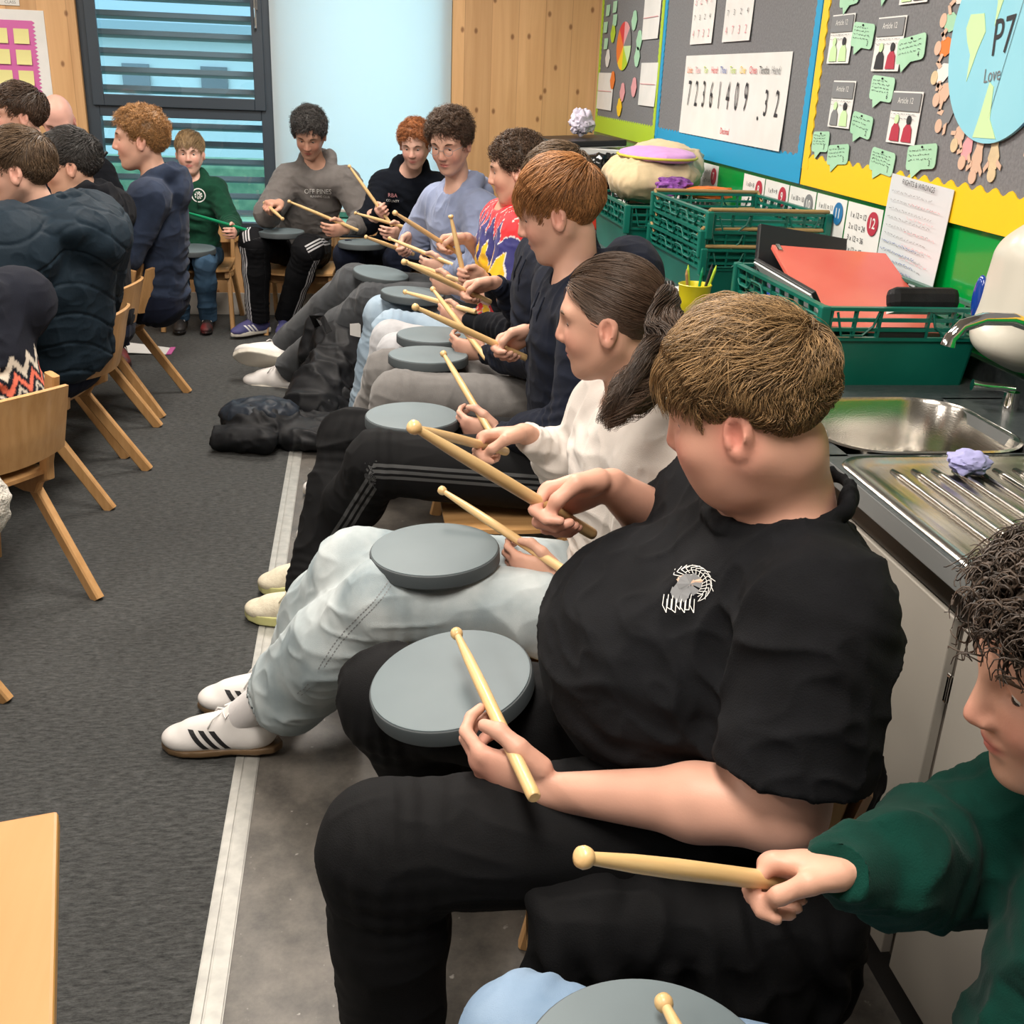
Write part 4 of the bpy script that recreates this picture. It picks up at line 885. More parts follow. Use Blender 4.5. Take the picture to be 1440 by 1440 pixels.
def head_prims(F, H, ear=1, fat=0.0, lids=.5):
    k = H.k; P = H.p; E = lambda c, r: ell(P(*c), V(*r) * k, H.R)
    F.add(E(HC, HR), .01); F.add(E((.028, 0, -.02), (.066 + fat * .2, .060 + fat, .082)), .03)
    F.add(E((.05, 0, -.065), (.042, .042 + fat, .045)), .03)
    for s in (-1, 1):
        F.add(cone(P(-.005, s * .052, -.045), P(.062, s * .016, -.098), .022 * k + fat, .016 * k), .03)
        F.add(E((.058, s * .034, -.03), (.03, .026 + fat * .8, .028)), .02)                # cheek
        F.add(cone(P(.082, s * .012, .028), P(.07, s * .045, .027), .011 * k, .010 * k), .016)   # brow
    if fat: F.add(E((.02, 0, -.10), (.055, .055 + fat, .035)), .03); F.add(E((.022, 0, -.055), (.074, .071, .070)), .03)
    F.add(E((.075, 0, -.100), (.016, .019, .014)), .016)                                       # chin
    F.add(cone(P(.088, 0, .02), P(.108, 0, -.024), .009 * k, .0115 * k), .012)                  # nose
    for s in (-1, 1): F.add(E((.100, s * .011, -.029), (.011, .008, .008)), .006)
    F.sub(E((.102, .006, -.037), (.005, .003, .004)), .003); F.sub(E((.102, -.006, -.037), (.005, .003, .004)), .003)
    F.add(E((.089, 0, -.055), (.013, .022, .0065)), .006); F.add(E((.087, 0, -.066), (.013, .019, .0068)), .006)   # lips
    F.sub(E((.1025, 0, -.0605), (.012, .021, .0013)), .003)
    for s in (-1, 1):
        F.sub(E((.094, s * .032, .008), (.018, .019, .011)), .012)
        F.add(E((.0705, s * .031, .0095), (.0135, .0155, .0115)), .004); F.add(E((.0745, s * .031, .0172), (.0120, .0150, .0062)), .002)     # eyeball + lids
        # ear
        if ear:
            A = P(-.004, s * (.0815 + fat * .35), -.010); er = np.array([H.R[:, 0] * .96 + H.R[:, 2] * .25, H.R[:, 1] + H.R[:, 0] * (-s * .35), H.R[:, 2]]).T
            er = np.linalg.qr(er)[0]
            F.add(cone(P(-.002, s * .07, -.012), A, .016 * k, .015 * k), .006); F.add(ell(A, V(.0195, .0075, .034) * k, er), .005)
            F.sub(ell(A + H.R @ V(.003, s * .009, .003) * k, V(.0115, .0115, .022) * k, er), .002)
            F.add(ell(A + H.R @ V(.013, s * .003, -.006) * k, V(.004, .004, .008) * k, er), .004)
            F.add(ell(A + H.R @ V(.002, s * .002, -.024) * k, V(.008, .005, .009) * k, er), .004)
def hand_frame(side, grip, sdir, x, pose, k=1.0):
    """side 'L'/'R'; grip = point on the stick in the fist; sdir = stick direction to its tip; x = along the metacarpals"""
    sdir = nrm(sdir); x = nrm(x)
    if pose == "over":
        ca = float(x @ sdir); mx_ = math.cos(R_(60))
        if ca > mx_: o_ = nrm(x - sdir * ca); x = sdir * mx_ + o_ * math.sqrt(1 - mx_ * mx_)
    if pose == 'over':
        y = nrm(sdir - x * (sdir @ x)); z = np.cross(x, y); z = z if side == 'R' else -z; lp = V(.084, 0, -.021)
    else:                       # 'under': stick lies in the thumb crotch, y given directly
        y = V(pose[1]); y = nrm(y - x * (x @ y)); z = np.cross(x, y); z = z if side == 'R' else -z; lp = V(.052, .047, -.010)
    R = np.array([x, y, z]).T; w = V(grip) - R @ (lp * k); return R, w
def hand_prims(F, R, w, pose, k=1.0, spread=0):
    P = lambda *a: w + R @ (V(*a) * k); over = pose == 'over'
    F.add(cone(P(.0, .004, 0), P(.05, .002, -.002), .023 * k, .034 * k, flat=(R[:, 2], 1.75)), .012)
    F.add(cone(P(.035, .014, -.002), P(.078, .012, -.002), .026 * k, .027 * k, flat=(R[:, 2], 1.9)), .012)
    F.add(cone(P(.035, -.012, -.002), P(.074, -.016, -.003), .022 * k, .021 * k, flat=(R[:, 2], 1.7)), .012)
    F.add(ell(P(.028, .022, -.012), V(.028, .015, .015) * k, R), .01)
    kn = [(.084, .0285, 0), (.088, .0095, .001), (.085, -.0105, 0), (.077, -.029, -.003)]
    ln = [(.042, .025, .019), (.046, .028, .020), (.042, .026, .019), (.034, .019, .017)]; rd = [.0092, .0095, .0090, .0080]
    if over: cu = [(52, 70, 38), (62, 82, 42), (66, 84, 44), (68, 84, 44)]
    elif pose == 'flat': cu = [(10, 14, 8)] * 4
    else: cu = [(34, 46, 26), (42, 50, 28), (48, 52, 30), (52, 54, 30)] if pose != 'open' else [(12, 22, 14), (20, 30, 18), (30, 38, 22), (38, 42, 24)]
    for i in range(4):
        p = V(kn[i]); a = 0; r = rd[i]; sp = (1.5 - i) * .05
        for j in range(3):
            a += R_(cu[i][j]); q = p + V(math.cos(a), sp * math.cos(a), -math.sin(a)) * ln[i][j]
            F.add(cone(P(*p), P(*q), r * k, (r - .0007) * k), .0035 if j else .008); p = q; r -= .0008
    if over: th = [(.014, .028, -.008), (.045, .046, -.020), (.076, .041, -.036), (.092, .026, -.044)]
    else: th = [(.012, .030, -.006), (.040, .054, -.006), (.068, .064, -.014), (.092, .056, -.022)]
    for (a, b, ra, rb) in ((0, 1, .016, .0125), (1, 2, .0125, .0105), (2, 3, .0105, .0085)): F.add(cone(P(*th[a]), P(*th[b]), ra * k, rb * k), .006)
# --- hair --------------------------------------------------------------------------------
def strands(paths, rad, sides=3, taper=.25):
    """paths (N,S,3) -> tube mesh verts, faces"""
    N_, S_, _ = paths.shape; t = np.gradient(paths, axis=1); t /= np.linalg.norm(t, axis=2, keepdims=True) + 1e-9
    a = np.cross(t, V(.3, .5, .81)); a /= np.linalg.norm(a, axis=2, keepdims=True) + 1e-9; b = np.cross(t, a)
    u = np.linspace(0, 1, S_); r = rad * (1 - (1 - taper) * u ** 1.5); r = np.broadcast_to(r, (N_, S_)) * (1 if np.isscalar(rad) or True else 1)
    vs = []
    for k in range(sides):
        an = 2 * math.pi * k / sides; vs.append(paths + (a * math.cos(an) + b * math.sin(an)) * r[:, :, None])
    v = np.stack(vs, 2).reshape(-1, 3)
    base = (np.arange(N_)[:, None] * S_ + np.arange(S_ - 1)[None, :]) * sides; fs = []
    for k in range(sides):
        k2 = (k + 1) % sides; fs.append(np.stack([base + k, base + k2, base + sides + k2, base + sides + k], -1).reshape(-1, 4))
    return v, np.concatenate(fs)
def hair(H, m, parent, style, n=2500, rad=.0011, seed=1, length=(.018, .06), lift=.012, whorl=(-.065, .01, .10), bias=(.5, 0, 0), curl=0.0, freq=3.0, thick=.006, fade=.02, zoff=0.0, S=9, jit=.18, cols=(.6, 1.35), name='hair', fringe=0.0, light=None):
    rs = np.random.RandomState(seed); k = H.k
    # cap
    F = Field(H.c - .19 * k, H.c + .19 * k, .005 if rad < .0015 else .007)
    cc = H.p(*HC); RR = H.R
    def capf(x, y, z):
        px = x - F32(cc[0]); py = y - F32(cc[1]); pz = z - F32(cc[2]); q = [(px * F32(RR[0, i]) + py * F32(RR[1, i]) + pz * F32(RR[2, i])) / F32(k) for i in range(3)]
        k0 = 0; k1 = 0; lx = q[0] + F32(HC[0]); lz = q[2] + F32(HC[2]); tp = F32(thick * .8) * np.clip((lz - zl(lx) - F32(zoff)) / F32(.035), F32(.12), 1)
        for i in range(3):
            r_ = F32(HR[i]) + tp; k0 = k0 + (q[i] / r_) ** 2; k1 = k1 + (q[i] / r_ ** 2) ** 2
        k0 = np.sqrt(k0); d = k0 * (k0 - 1) / (np.sqrt(k1) + F32(1e-6))
        return np.maximum(d, (zl(lx) + F32(zoff) - lz) * F32(.8)) * F32(k)
    F.add((capf, H.c - .17 * k, H.c + .17 * k), 0)
    cv, cf = F.mesh(); cv = smooth_v(cv, cf, 2)
    # roots
    g = rs.normal(size=(n * 4, 3)); g /= np.linalg.norm(g, axis=1, keepdims=True)
    P = HC + g * HR; ok = P[:, 2] > zl(P[:, 0]) + zoff + rs.uniform(-.006, .004, len(P)); P = P[ok][:n]; g = g[ok][:n]; nn = len(P)
    wh = V(whorl); top = np.clip((P[:, 2] - fade) / .07, 0, 1)
    Ln = length[0] + (length[1] - length[0]) * top; Ln *= rs.uniform(.75, 1.2, nn)
    if fringe: Ln = Ln + fringe * np.clip((P[:, 0] - .02) / .05, 0, 1) * np.clip((P[:, 2] - .05) / .05, 0, 1)
    lrnd = rs.uniform(.2, 1.0, nn) * (1 + .5 * vn(P * 30 + 7)); path = [P.copy()]; q = P.copy(); step = Ln / (S - 1); jv = rs.normal(size=(nn, 3)) * jit * .5 + np.stack([vn(P * 38 + seed), vn(P * 38 + seed + 40), vn(P * 38 + seed + 80)], 1) * jit * 2.4; tpr = np.clip((P[:, 2] - zl(P[:, 0]) - zoff) / .04, .1, 1)
    r0 = 1.0 + thick * .8 / .09 * tpr[:, None]
    for i in range(S - 1):
        d = q - wh; d += V(bias) * .12 * top[:, None]; d[:, 2] -= .012; d /= np.linalg.norm(d, axis=1, keepdims=True)
        d = d + jv; nrmv = (q - HC) / HR ** 2; nrmv /= np.linalg.norm(nrmv, axis=1, keepdims=True)
        d -= nrmv * (d * nrmv).sum(1, keepdims=True); d /= np.linalg.norm(d, axis=1, keepdims=True) + 1e-9
        q = q + d * step[:, None]; e = (q - HC) / HR; en = np.linalg.norm(e, axis=1, keepdims=True)
        tq = np.clip((q[:, 2] - zl(q[:, 0]) - zoff) / .045, .0, 1); tq = np.where(q[:, 0] > .035, np.maximum(tq, .8), tq); r0 = 1.0 + (.003 + thick * .8 * tq[:, None]) / .09
        tgt = r0 + (lift * (.35 + .65 * top) * math.sin(min(1, (i + 1) / (S - 1) * 1.15) * math.pi * .62) * lrnd)[:, None] / .09 * tq[:, None]
        q = HC + e / en * tgt * HR; path.append(q.copy())
    path = np.stack(path, 1)
    if style == 'curly':
        u = np.linspace(0, 1, S)[None, :]; ph = rs.uniform(0, 6.28, (nn, 1)); fr = freq * rs.uniform(.7, 1.4, (nn, 1))
        nv = (P - HC) / HR ** 2; nv = nv / np.linalg.norm(nv, axis=1, keepdims=True); tg = path[:, S // 2] - P; tg /= np.linalg.norm(tg, axis=1, keepdims=True) + 1e-9
        cd = np.stack([vn(P * 42 + seed), vn(P * 42 + seed + 9), vn(P * 42 + seed + 17)], 1)
        dr = nv * (.75 - .35 * (1 - top[:, None])) + tg * .65 + cd * 1.1 + rs.normal(size=(nn, 3)) * .22; dr /= np.linalg.norm(dr, axis=1, keepdims=True)
        dr += nv * np.clip(.12 - (dr * nv).sum(1, keepdims=True), 0, 1)
        a = np.cross(dr, V(.2, .9, .3)); a /= np.linalg.norm(a, axis=1, keepdims=True); b = np.cross(dr, a)
        am = curl * np.clip(u * 3, 0, 1) * rs.uniform(.6, 1.3, (nn, 1)); bend = u ** 2 * .35
        base = P + nv * (thick * .5 * tpr)[:, None]; L1 = Ln * .72
        path = base[:, None, :] + dr[:, None, :] * (L1[:, None] * u)[:, :, None] - V(0, 0, 1) * (L1[:, None] * bend)[:, :, None] + a[:, None, :] * (np.cos(ph + u * 6.28 * fr) * am)[:, :, None] + b[:, None, :] * (np.sin(ph + u * 6.28 * fr) * am)[:, :, None]
        e = (path - HC) / HR; en = np.linalg.norm(e, axis=2, keepdims=True); path = np.where(en < 1.04, HC + e / en * 1.04 * HR, path)
    wp = H.c + (path.reshape(-1, 3) * k) @ H.R.T; path = wp.reshape(path.shape)
    sv, sf = strands(path, rad * k)
    v = np.concatenate([cv, sv]); f = np.concatenate([cf, sf + len(cv)])
    cl = rs.uniform(cols[0], cols[1], nn); clump = vn(P * 60 + seed) * .2; cl = np.clip(cl + clump, .25, 2); val = np.concatenate([np.full(len(cv), .55), np.repeat(cl, S * 3)])
    if light is not None: pass
    me = fast_mesh(name, v, f); set_f(me, val, 'v'); return link(name, me, m, parent)
def tail_hair(root, pts, n, rad, m, parent, seed, width=.03, wave=.008, S=22, name='ponytail'):
    """bundle of waving strands along a spline through pts (world)"""
    rs = np.random.RandomState(seed); pts = np.array(pts, dtype=float); t = np.linspace(0, len(pts) - 1, S); i = np.clip(t.astype(int), 0, len(pts) - 2); fr = (t - i)[:, None]
    def cr(i0, f):
        a = pts[np.clip(i0 - 1, 0, len(pts) - 1)]; b = pts[i0]; c = pts[i0 + 1]; d = pts[np.clip(i0 + 2, 0, len(pts) - 1)]
        return .5 * ((2 * b) + (-a + c) * f + (2 * a - 5 * b + 4 * c - d) * f ** 2 + (-a + 3 * b - 3 * c + d) * f ** 3)
    spine = cr(i, fr); tg = np.gradient(spine, axis=0); tg /= np.linalg.norm(tg, axis=1, keepdims=True)
    a = np.cross(tg, V(0, 1, .2)); a /= np.linalg.norm(a, axis=1, keepdims=True); b = np.cross(tg, a); u = np.linspace(0, 1, S)
    wd = width * np.interp(u, [0, .06, .3, .7, 1], [.35, .75, 1.1, 1.0, .25])
    ang = rs.uniform(0, 6.28, n); rr_ = np.sqrt(rs.uniform(0, 1, n)); ph = rs.uniform(0, 6.28, n) * .35 + np.round(ang * 3) * 1.3
    off = (np.cos(ang)[:, None, None] * a + np.sin(ang)[:, None, None] * b * .75) * (rr_[:, None] * wd[None, :])[:, :, None]
    wv = (np.sin(ph[:, None] + u[None, :] * 17)[:, :, None] * a + np.cos(ph[:, None] * 1.7 + u[None, :] * 15)[:, :, None] * b) * (wave * np.clip(u * 2, 0, 1))[None, :, None]
    wv += (np.sin(rs.uniform(0, 6.28, n)[:, None] + u[None, :] * rs.uniform(9, 24, n)[:, None])[:, :, None] * a) * (.0035 * np.clip(u * 2, 0, 1))[None, :, None]
    path = spine[None] + off + wv; end = rs.uniform(.62, 1.0, n) ** .8; ii = u[None, :] * end[:, None] * (S - 1); i0 = np.clip(ii.astype(int), 0, S - 2); ff = (ii - i0)[:, :, None]; ar = np.arange(n)[:, None]; path = path[ar, i0] * (1 - ff) + path[ar, i0 + 1] * ff; v, f = strands(path, rad); me = fast_mesh(name, v, f); set_f(me, np.repeat(np.clip(rs.uniform(.6, 1.3, n) + .3 * np.cos(ang), .3, 1.7), S * 3), 'v'); return link(name, me, m, parent)
# --- one person ---------------------------------------------------------------------------
def mid(a, b, t=.5): return V(a) * (1 - t) + V(b) * t
class Person:
    pass
def person(sp):
    """sp: dict of world joints. P pelvis, N neck base, SL/SR shoulders, EL/ER elbows, KL/KR knees, AL/AR ankles, head (c,f,u,k)."""
    h = sp.get('h', .005); k = sp.get('k', 1.0); g = sp.get('girth', 0.0); e = wempty('person', tuple(sp['base'])); tag(e, sp['label'], 'person')
    H = Head(*sp['head']); P, Nk = V(sp['P']), V(sp['N']); SL, SR = V(sp['SL']), V(sp['SR']); EL, ER = V(sp['EL']), V(sp['ER'])
    up_ = nrm(Nk - P); lat = nrm(SL - SR); fwd = nrm(np.cross(lat, up_)); Rt = np.array([fwd, lat, up_]).T
    hands = {}
    for s in 'LR':
        hd = sp.get('hand' + s)
        if hd is None: continue
        kh = hd.get('k', k)
        if 'w' in hd:
            x = nrm(hd['x']); y = V(hd['y']); y = nrm(y - x * (x @ y)); z = np.cross(x, y); z = z if s == 'R' else -z; hands[s] = (np.array([x, y, z]).T, V(hd['w']), hd['pose'], kh)
        else:
            x = hd.get('x')
            if x is None: x = nrm(V(hd['grip']) - (EL if s == 'L' else ER))
            R, w = hand_frame(s, hd['grip'], hd['dir'], x, hd.get('pose', 'over'), kh); hands[s] = (R, w, hd['pose'][0] if isinstance(hd.get('pose'), tuple) else hd.get('pose', 'over'), kh)
    W_ = {s: hands[s][1] if s in hands else V(sp['W' + s]) for s in 'LR'}
    legs = sp.get('legs', True)
    pts = [P, Nk, SL, SR, EL, ER, H.p(0, 0, .13), H.p(.12, 0, -.13), H.p(-.12, 0, 0)] + list(W_.values())
    if legs: pts += [V(sp[q]) for q in ('KL', 'KR', 'AL', 'AR')]
    for s in hands: pts.append(hands[s][1] + hands[s][0] @ V(.13, 0, 0))
    lo, hi = bb(pts, .16); F = Field(lo, hi, h)
    # flesh
    ch = mid(P, Nk, .68)
    F.add(ell(P + up_ * .03, V(.095 + g * .8, .14 + g * .6, .11) * k, Rt), 0)
    F.add(ell(mid(P, Nk, .38) + fwd * g * .5, V(.085 + g, .125 + g * .8, .15) * k, Rt), .05)
    F.add(ell(ch, V(.095 + g * .6, .145 + g * .5, .17) * k, Rt), .05)
    F.add(cone(SL, SR, .05 * k), .05)
    nb = H.p(-.022, 0, -.07); F.add(cone(Nk - up_ * .02, nb, .058 * k + g * .25, .050 * k + g * .3), .03)
    for S_ in (SL, SR): F.add(cone(Nk + up_ * (.012 if g else 0), mid(Nk, S_, .8), (.045 + g * .15) * k, .042 * k), .04)
    for s, S_, E_ in (('L', SL, EL), ('R', SR, ER)):
        F.add(cone(S_, E_, (.047 + g * .35) * k, (.038 + g * .3) * k), .02); w = W_[s]
        F.add(cone(E_, mid(E_, w, .35), (.040 + g * .2) * k, (.041 + g * .16) * k), .02); F.add(cone(mid(E_, w, .35), w, (.041 + g * .16) * k, .0245 * k + g * .03, flat=(hands[s][0][:, 2], 1.15) if s in hands else None), .02)
    if legs:
        for s, sg in (('L', 1), ('R', -1)):
            hp = P + lat * sg * .085 * k; K = V(sp['K' + s]); A = V(sp['A' + s]); F.add(cone(hp, K, .07 * k, .05 * k), .03); F.add(cone(K, mid(K, A, .3), .05 * k, .048 * k), .02); F.add(cone(mid(K, A, .3), A, .048 * k, .032 * k), .02)
            ft = V(sp['foot' + s][0]) if 'foot' + s in sp else fwd; F.add(cone(A - V(0, 0, .03 * k), A + ft * .12 * k - V(0, 0, .045 * k), .03 * k, .022 * k), .02)
    head_prims(F, H, fat=sp.get('fat', 0.0))
    for s in hands: hand_prims(F, hands[s][0], hands[s][1], hands[s][2], hands[s][3])
    v, f = F.mesh(); v = smooth_v(v, f, 1, .35)
    me = fast_mesh('body', v, f); body = link('body', me, M['skin'], e)
    # skin tone with natural redness at cheeks, nose, ears, lips and knuckles
    sk = V(sp.get('skin', (.60, .335, .235))); q = H.loc(v); col = np.tile(sk, (len(v), 1))
    def blob(c, r): return np.exp(-(((q - V(c)) / V(r)) ** 2).sum(1))
    red = blob((.075, .04, -.03), (.04, .025, .03)) + blob((.075, -.04, -.03), (.04, .025, .03)) + .9 * blob((.11, 0, -.025), (.02, .015, .02)) + .9 * blob((0, .085, -.01), (.03, .014, .04)) + .9 * blob((0, -.085, -.01), (.03, .014, .04))
    lips = np.clip(2.2 * (blob((.097, 0, -.060), (.018, .024, .0095))) - .5, 0, 1)
    for s in hands:
        for c in ((.09, 0, 0), (.1, 0, -.04)): red = red + .5 * np.exp(-((v - (hands[s][1] + hands[s][0] @ V(c))) ** 2).sum(1) / .035 ** 2)
    red = red[:, None] * sp.get('flush', .5); col = col * (1 - red * V(.02, .38, .34)); col = col * (1 - lips[:, None] * V(.15, .5, .42))
    for s_ in (-1, 1): # lash line
        ls = np.clip(2 * blob((.083, s_ * .031, .0045), (.006, .014, .0016)) - .6, 0, 1); col = col * (1 - .75 * ls[:, None])
    col = col * (1 + .06 * vn(v * 45))[:, None]; set_col(me, np.clip(col, 0, 1))
    if sp.get('eyes', True):
        for s_ in (-1, 1):
            b = MB(); c0 = H.p(.0727, s_ * .031, .0082); T = Matrix([[H.R[i, 0], H.R[i, 1], H.R[i, 2], c0[i]] for i in range(3)] + [[0, 0, 0, 1]])
            b.sph((0, 0, 0), .0118 * H.k, 14, 0, M=T); b.sph((.0052 * H.k, s_ * -.0005, -.0035 * H.k), .0074 * H.k, 12, 1, M=T); b.obj('eye', [M['eyew'], M['iris']], e, smooth=True, world=True)
    if sp.get('brows', True):
        for s_ in (-1, 1):
            b = MB(); b.tube([H.p(.0925, s_ * .013, .025), H.p(.091, s_ * .03, .031), H.p(.078, s_ * .05, .026)], [.003 * H.k, .0036 * H.k, .0015 * H.k], seg=6); b.obj('eyebrow', sp.get('browm', M['brow']), e, smooth=True, world=True)
    # ---- top garment
    st = sp.get('top', 'hoodie'); o = sp.get('loose', .018); hg = h if h > .0045 else .005
    tm = sp['topm']; G = Field(lo - .05, hi + .05, hg); hoodie = st in ('hoodie', 'puffer', 'sweat'); bulk = {'puffer': .022, 'hoodie': .006, 'sweat': .004, 'tee': 0}[st]
    G.add(ell(P + up_ * .06, V(.105 + g * .8 + o, .145 + g * .6 + o, .10) * k, Rt), 0)
    G.add(ell(mid(P, Nk, .38) + fwd * g * .5, V(.095 + g + o + bulk, .13 + g * .8 + o + bulk, .16) * k, Rt), .06)
    G.add(ell(ch + fwd * g * .15, V(.102 + g * .6 + o + bulk, .15 + g * .5 + o + bulk, .17) * k, Rt), .06)
    G.add(cone(SL, SR, (.052 + o * .8 + bulk) * k), .05)
    if sp.get('belly'): b_ = sp['belly']; G.add(ell(b_[0], b_[1], Rt), .06)
    for S_ in (SL, SR): G.add(cone(Nk - up_ * .01, mid(Nk, S_, .8), (.05 + o * .3) * k, (.05 + o * .7) * k), .04)
    folds = []; dirs = sp.get('foldk', 1.0)
    for s, S_, E_ in (('L', SL, EL), ('R', SR, ER)):
        w = W_[s]; a1 = (.052 + g * .4 + o * 1.2 + bulk) * k; a2 = (.044 + g * .35 + o * 1.2 + bulk) * k; a3 = (.034 + o * .9 + bulk * .8) * k
        if st == 'tee':
            t = sp.get('sleeve', .8); en = mid(S_, E_, t); a2 = a1 + .004; G.add(cone(S_, en, a1, a2, cut=0.0), .03); G.sub(cone(mid(S_, E_, t - .1), mid(S_, E_, t + .25), a2 - .011, a2 - .009), .003)
        else:
            cuf = mid(E_, w, sp.get('cuff', .93)); G.add(cone(S_, E_, a1, a2), .03); d_ = nrm(cuf - E_); G.add(cone(E_, cuf - d_ * (.062 * k + a3 * .85), a2 * .98, a3), .02)
            G.add(cone(cuf - d_ * .055 * k, cuf, (.034 + o * .12) * k, (.0325 + o * .05) * k, cut=0.004), .006)
            folds += [(mid(E_, w, .2), d_, .085 * k, .0042 * dirs, .034), (mid(E_, w, .65), d_, .06 * k, .003 * dirs, .024)]
        folds += [(E_, nrm(E_ - S_), .075 * k, .004 * dirs, .032), (mid(S_, E_, .15), nrm(E_ - S_) + fwd * .4, .08 * k, .0035 * dirs, .045)]
    folds += [(P + up_ * .10 + fwd * .1, up_ + lat * .2, .17 * k, .006 * dirs, .05), (P + up_ * .1 - fwd * .1, up_ - lat * .15, .17 * k, .006 * dirs, .048), (mid(P, Nk, .6) + fwd * .1, up_ + lat * .5, .14, .003 * dirs, .06)]
    nr = sp.get('nr', .066 * k + g * .25)
    G.sub(cone(Nk - up_ * .03 * k + fwd * .004, Nk + up_ * .12 * k + fwd * .03, nr - .012, nr + .014), .008)
    if st in ('tee', 'sweat'):
        ring = [Nk + up_ * (.012 * k - .03 * math.cos(a) * k * .55) + fwd * (nr - .0) * math.cos(a) + lat * (nr + .003) * math.sin(a) for a in np.linspace(0, 2 * math.pi, 21)]
        for a, b_ in zip(ring[:-1], ring[1:]): G.add(cone(a, b_, .0075 * k, flat=(up_, .6)), .004)
    if st in ('hoodie', 'puffer'):
        hb = .03 * k if st == 'hoodie' else .042 * k
        ring = [Nk + up_ * (.016 * k - .055 * max(0, math.cos(a)) * k + .0 * k) + fwd * (nr + .012) * math.cos(a) - fwd * .006 + lat * (nr + .016) * math.sin(a) for a in np.linspace(-2.75 + math.pi * 0, 2.75, 18)]
        ring = [Nk + up_ * (.020 - .055 * max(0, math.cos(a)) + .035 * max(0, -math.cos(a))) * k + fwd * (nr + .010) * math.cos(a) + lat * (nr + .016) * math.sin(a) for a in np.linspace(.35, 2 * math.pi - .35, 20)]
        for i, (a, b_) in enumerate(zip(ring[:-1], ring[1:])): r_ = hb * (.55 + .75 * math.sin(math.pi * (i + .5) / 19)); G.add(cone(a, b_, r_), .014)
        G.add(ell(Nk - fwd * (nr + .035) - up_ * .02 * k, V(.045, .10, .08) * k * (1.0 if st == 'hoodie' else 1.3), Rt), .03)
        G.sub(ell(Nk - fwd * (nr + .012) + up_ * .085 * k, V(.034, .066, .035) * k, Rt), .015)
        folds += [(Nk - fwd * .1, up_ + lat * .25, .1, .005 * dirs, .035)]
    for a in sp.get('extra_top', []): G.add(a, .03)
    top = soft(sp.get('topname', {'tee': 't_shirt', 'hoodie': 'hoodie', 'sweat': 'sweatshirt', 'puffer': 'puffer_jacket'}[st]), G, tm, e, folds=folds, wr=sp.get('wr', .0035), wsc=11, it=2, colf=sp.get('topcol'), quilt=sp.get('quilt'), seed=sp.get('seed', 1))
    if st == 'hoodie' and sp.get('cords', True):
        for s_ in (-1, 1):
            a = Nk + fwd * (nr + .030) + lat * s_ * .035 - up_ * .03; b = MB(); b.tube([a, a - up_ * .05 + fwd * .02, a - up_ * .10 + fwd * .022 + lat * s_ * .01], .0028, seg=6); b.obj('drawcord', tm, e, smooth=True, world=True)
    # ---- trousers
    if legs:
        lo2, hi2 = bb([P] + [V(sp[q]) for q in ('KL', 'KR', 'AL', 'AR')], .17); T = Field(lo2, hi2, hg); tl = sp.get('tloose', .012); fl = []
        T.add(ell(P, V(.11 + g * .7 + tl, .155 + g * .5 + tl, .105) * k, Rt), 0)
        rads = sp.get('legr', (.085, .064, .046))
        for s, sg in (('L', 1), ('R', -1)):
            hp = P + lat * sg * .085 * k; K = V(sp['K' + s]); A = V(sp['A' + s]); r0, r1, r2 = [(x + tl) * k for x in rads]; d_ = nrm(A - K)
            T.add(cone(hp, K, r0 + g * .25, r1), .04); cm = mid(K, A, .35); T.add(cone(K, cm, r1, r1 * .62 + r2 * .38), .03)
            en = V(sp['T' + s]) if 'T' + s in sp else A + d_ * sp.get('hem', .0); T.add(cone(cm, en, r1 * .62 + r2 * .38, r2, cut=0), .03); T.sub(cone(mid(cm, en, .8), en + d_ * .05, r2 - .012, r2 - .010), .003)
            dk = sp.get('tfold', 1.0)
            fl += [(K, nrm(K - hp), .10 * k, .0035 * dk, .035), (mid(K, A, .12), d_, .08 * k, .004 * dk, .036), (mid(K, A, .85), d_, .06 * k, .0035 * dk, .028), (hp + nrm(K - hp) * .1, nrm(K - hp) + lat * .4, .12 * k, .005 * dk, .045)]
        ex = None
        if 'stripe' in sp:
            segs = []
            for s, sg in (('L', 1), ('R', -1)): hp = P + lat * sg * .085 * k; K = V(sp['K' + s]); A = V(sp['A' + s]); segs += [(hp, K, sg), (K, A, sg)]
            def wf(v):
                best = np.full(len(v), 9.0); out = np.full(len(v), 1.0)
                for a, b_, sg in segs:
                    ab = b_ - a; L2 = ab @ ab; t = np.clip(((v - a) @ ab) / L2, 0, 1); d = v - (a + t[:, None] * ab); dist = np.linalg.norm(d, axis=1); n_ = nrm(ab); fo = nrm(fwd + up_); fo = nrm(fo - n_ * (fo @ n_)); ls = nrm(lat * sg + fo * sp.get('strofs', .1)); ls = nrm(ls - n_ * (ls @ n_)); cr_ = np.cross(n_, ls); wv = (d @ nrm(cr_))
                    wv = np.where(d @ ls > 0, wv, 1.0); m_ = dist < best; best = np.where(m_, dist, best); out = np.where(m_, wv, out)
                return out
            ex = {'w': wf}
        soft(sp.get('legname', 'trousers'), T, sp['legm'], e, folds=fl, wr=sp.get('twr', .004), wsc=10, it=1, extra=ex, wdir=[V(sp['KL']) - P], seed=sp.get('seed', 1) + 3)
        for s in 'LR':
            if sp.get('socks'):
                A = V(sp['A' + s]); K = V(sp['K' + s]); d_ = nrm(K - A); b = Field(*bb([A - d_ * .05, A + d_ * .12], .06), .004); b.add(cone(A - d_ * .04, A + d_ * .10, .041 * k, .044 * k), .01)
                ft = V(sp['foot' + s][0]); b.add(cone(A - V(0, 0, .02), A + ft * .05 - V(0, 0, .03), .036 * k, .03 * k), .01); soft('sock', b, sp['socks'], e)
            if 'foot' + s in sp: shoe(e, V(sp['A' + s]), sp['foot' + s], sp['shoe'], k * sp.get('shoek', 1.0), s)
    hs = sp.get('hair')
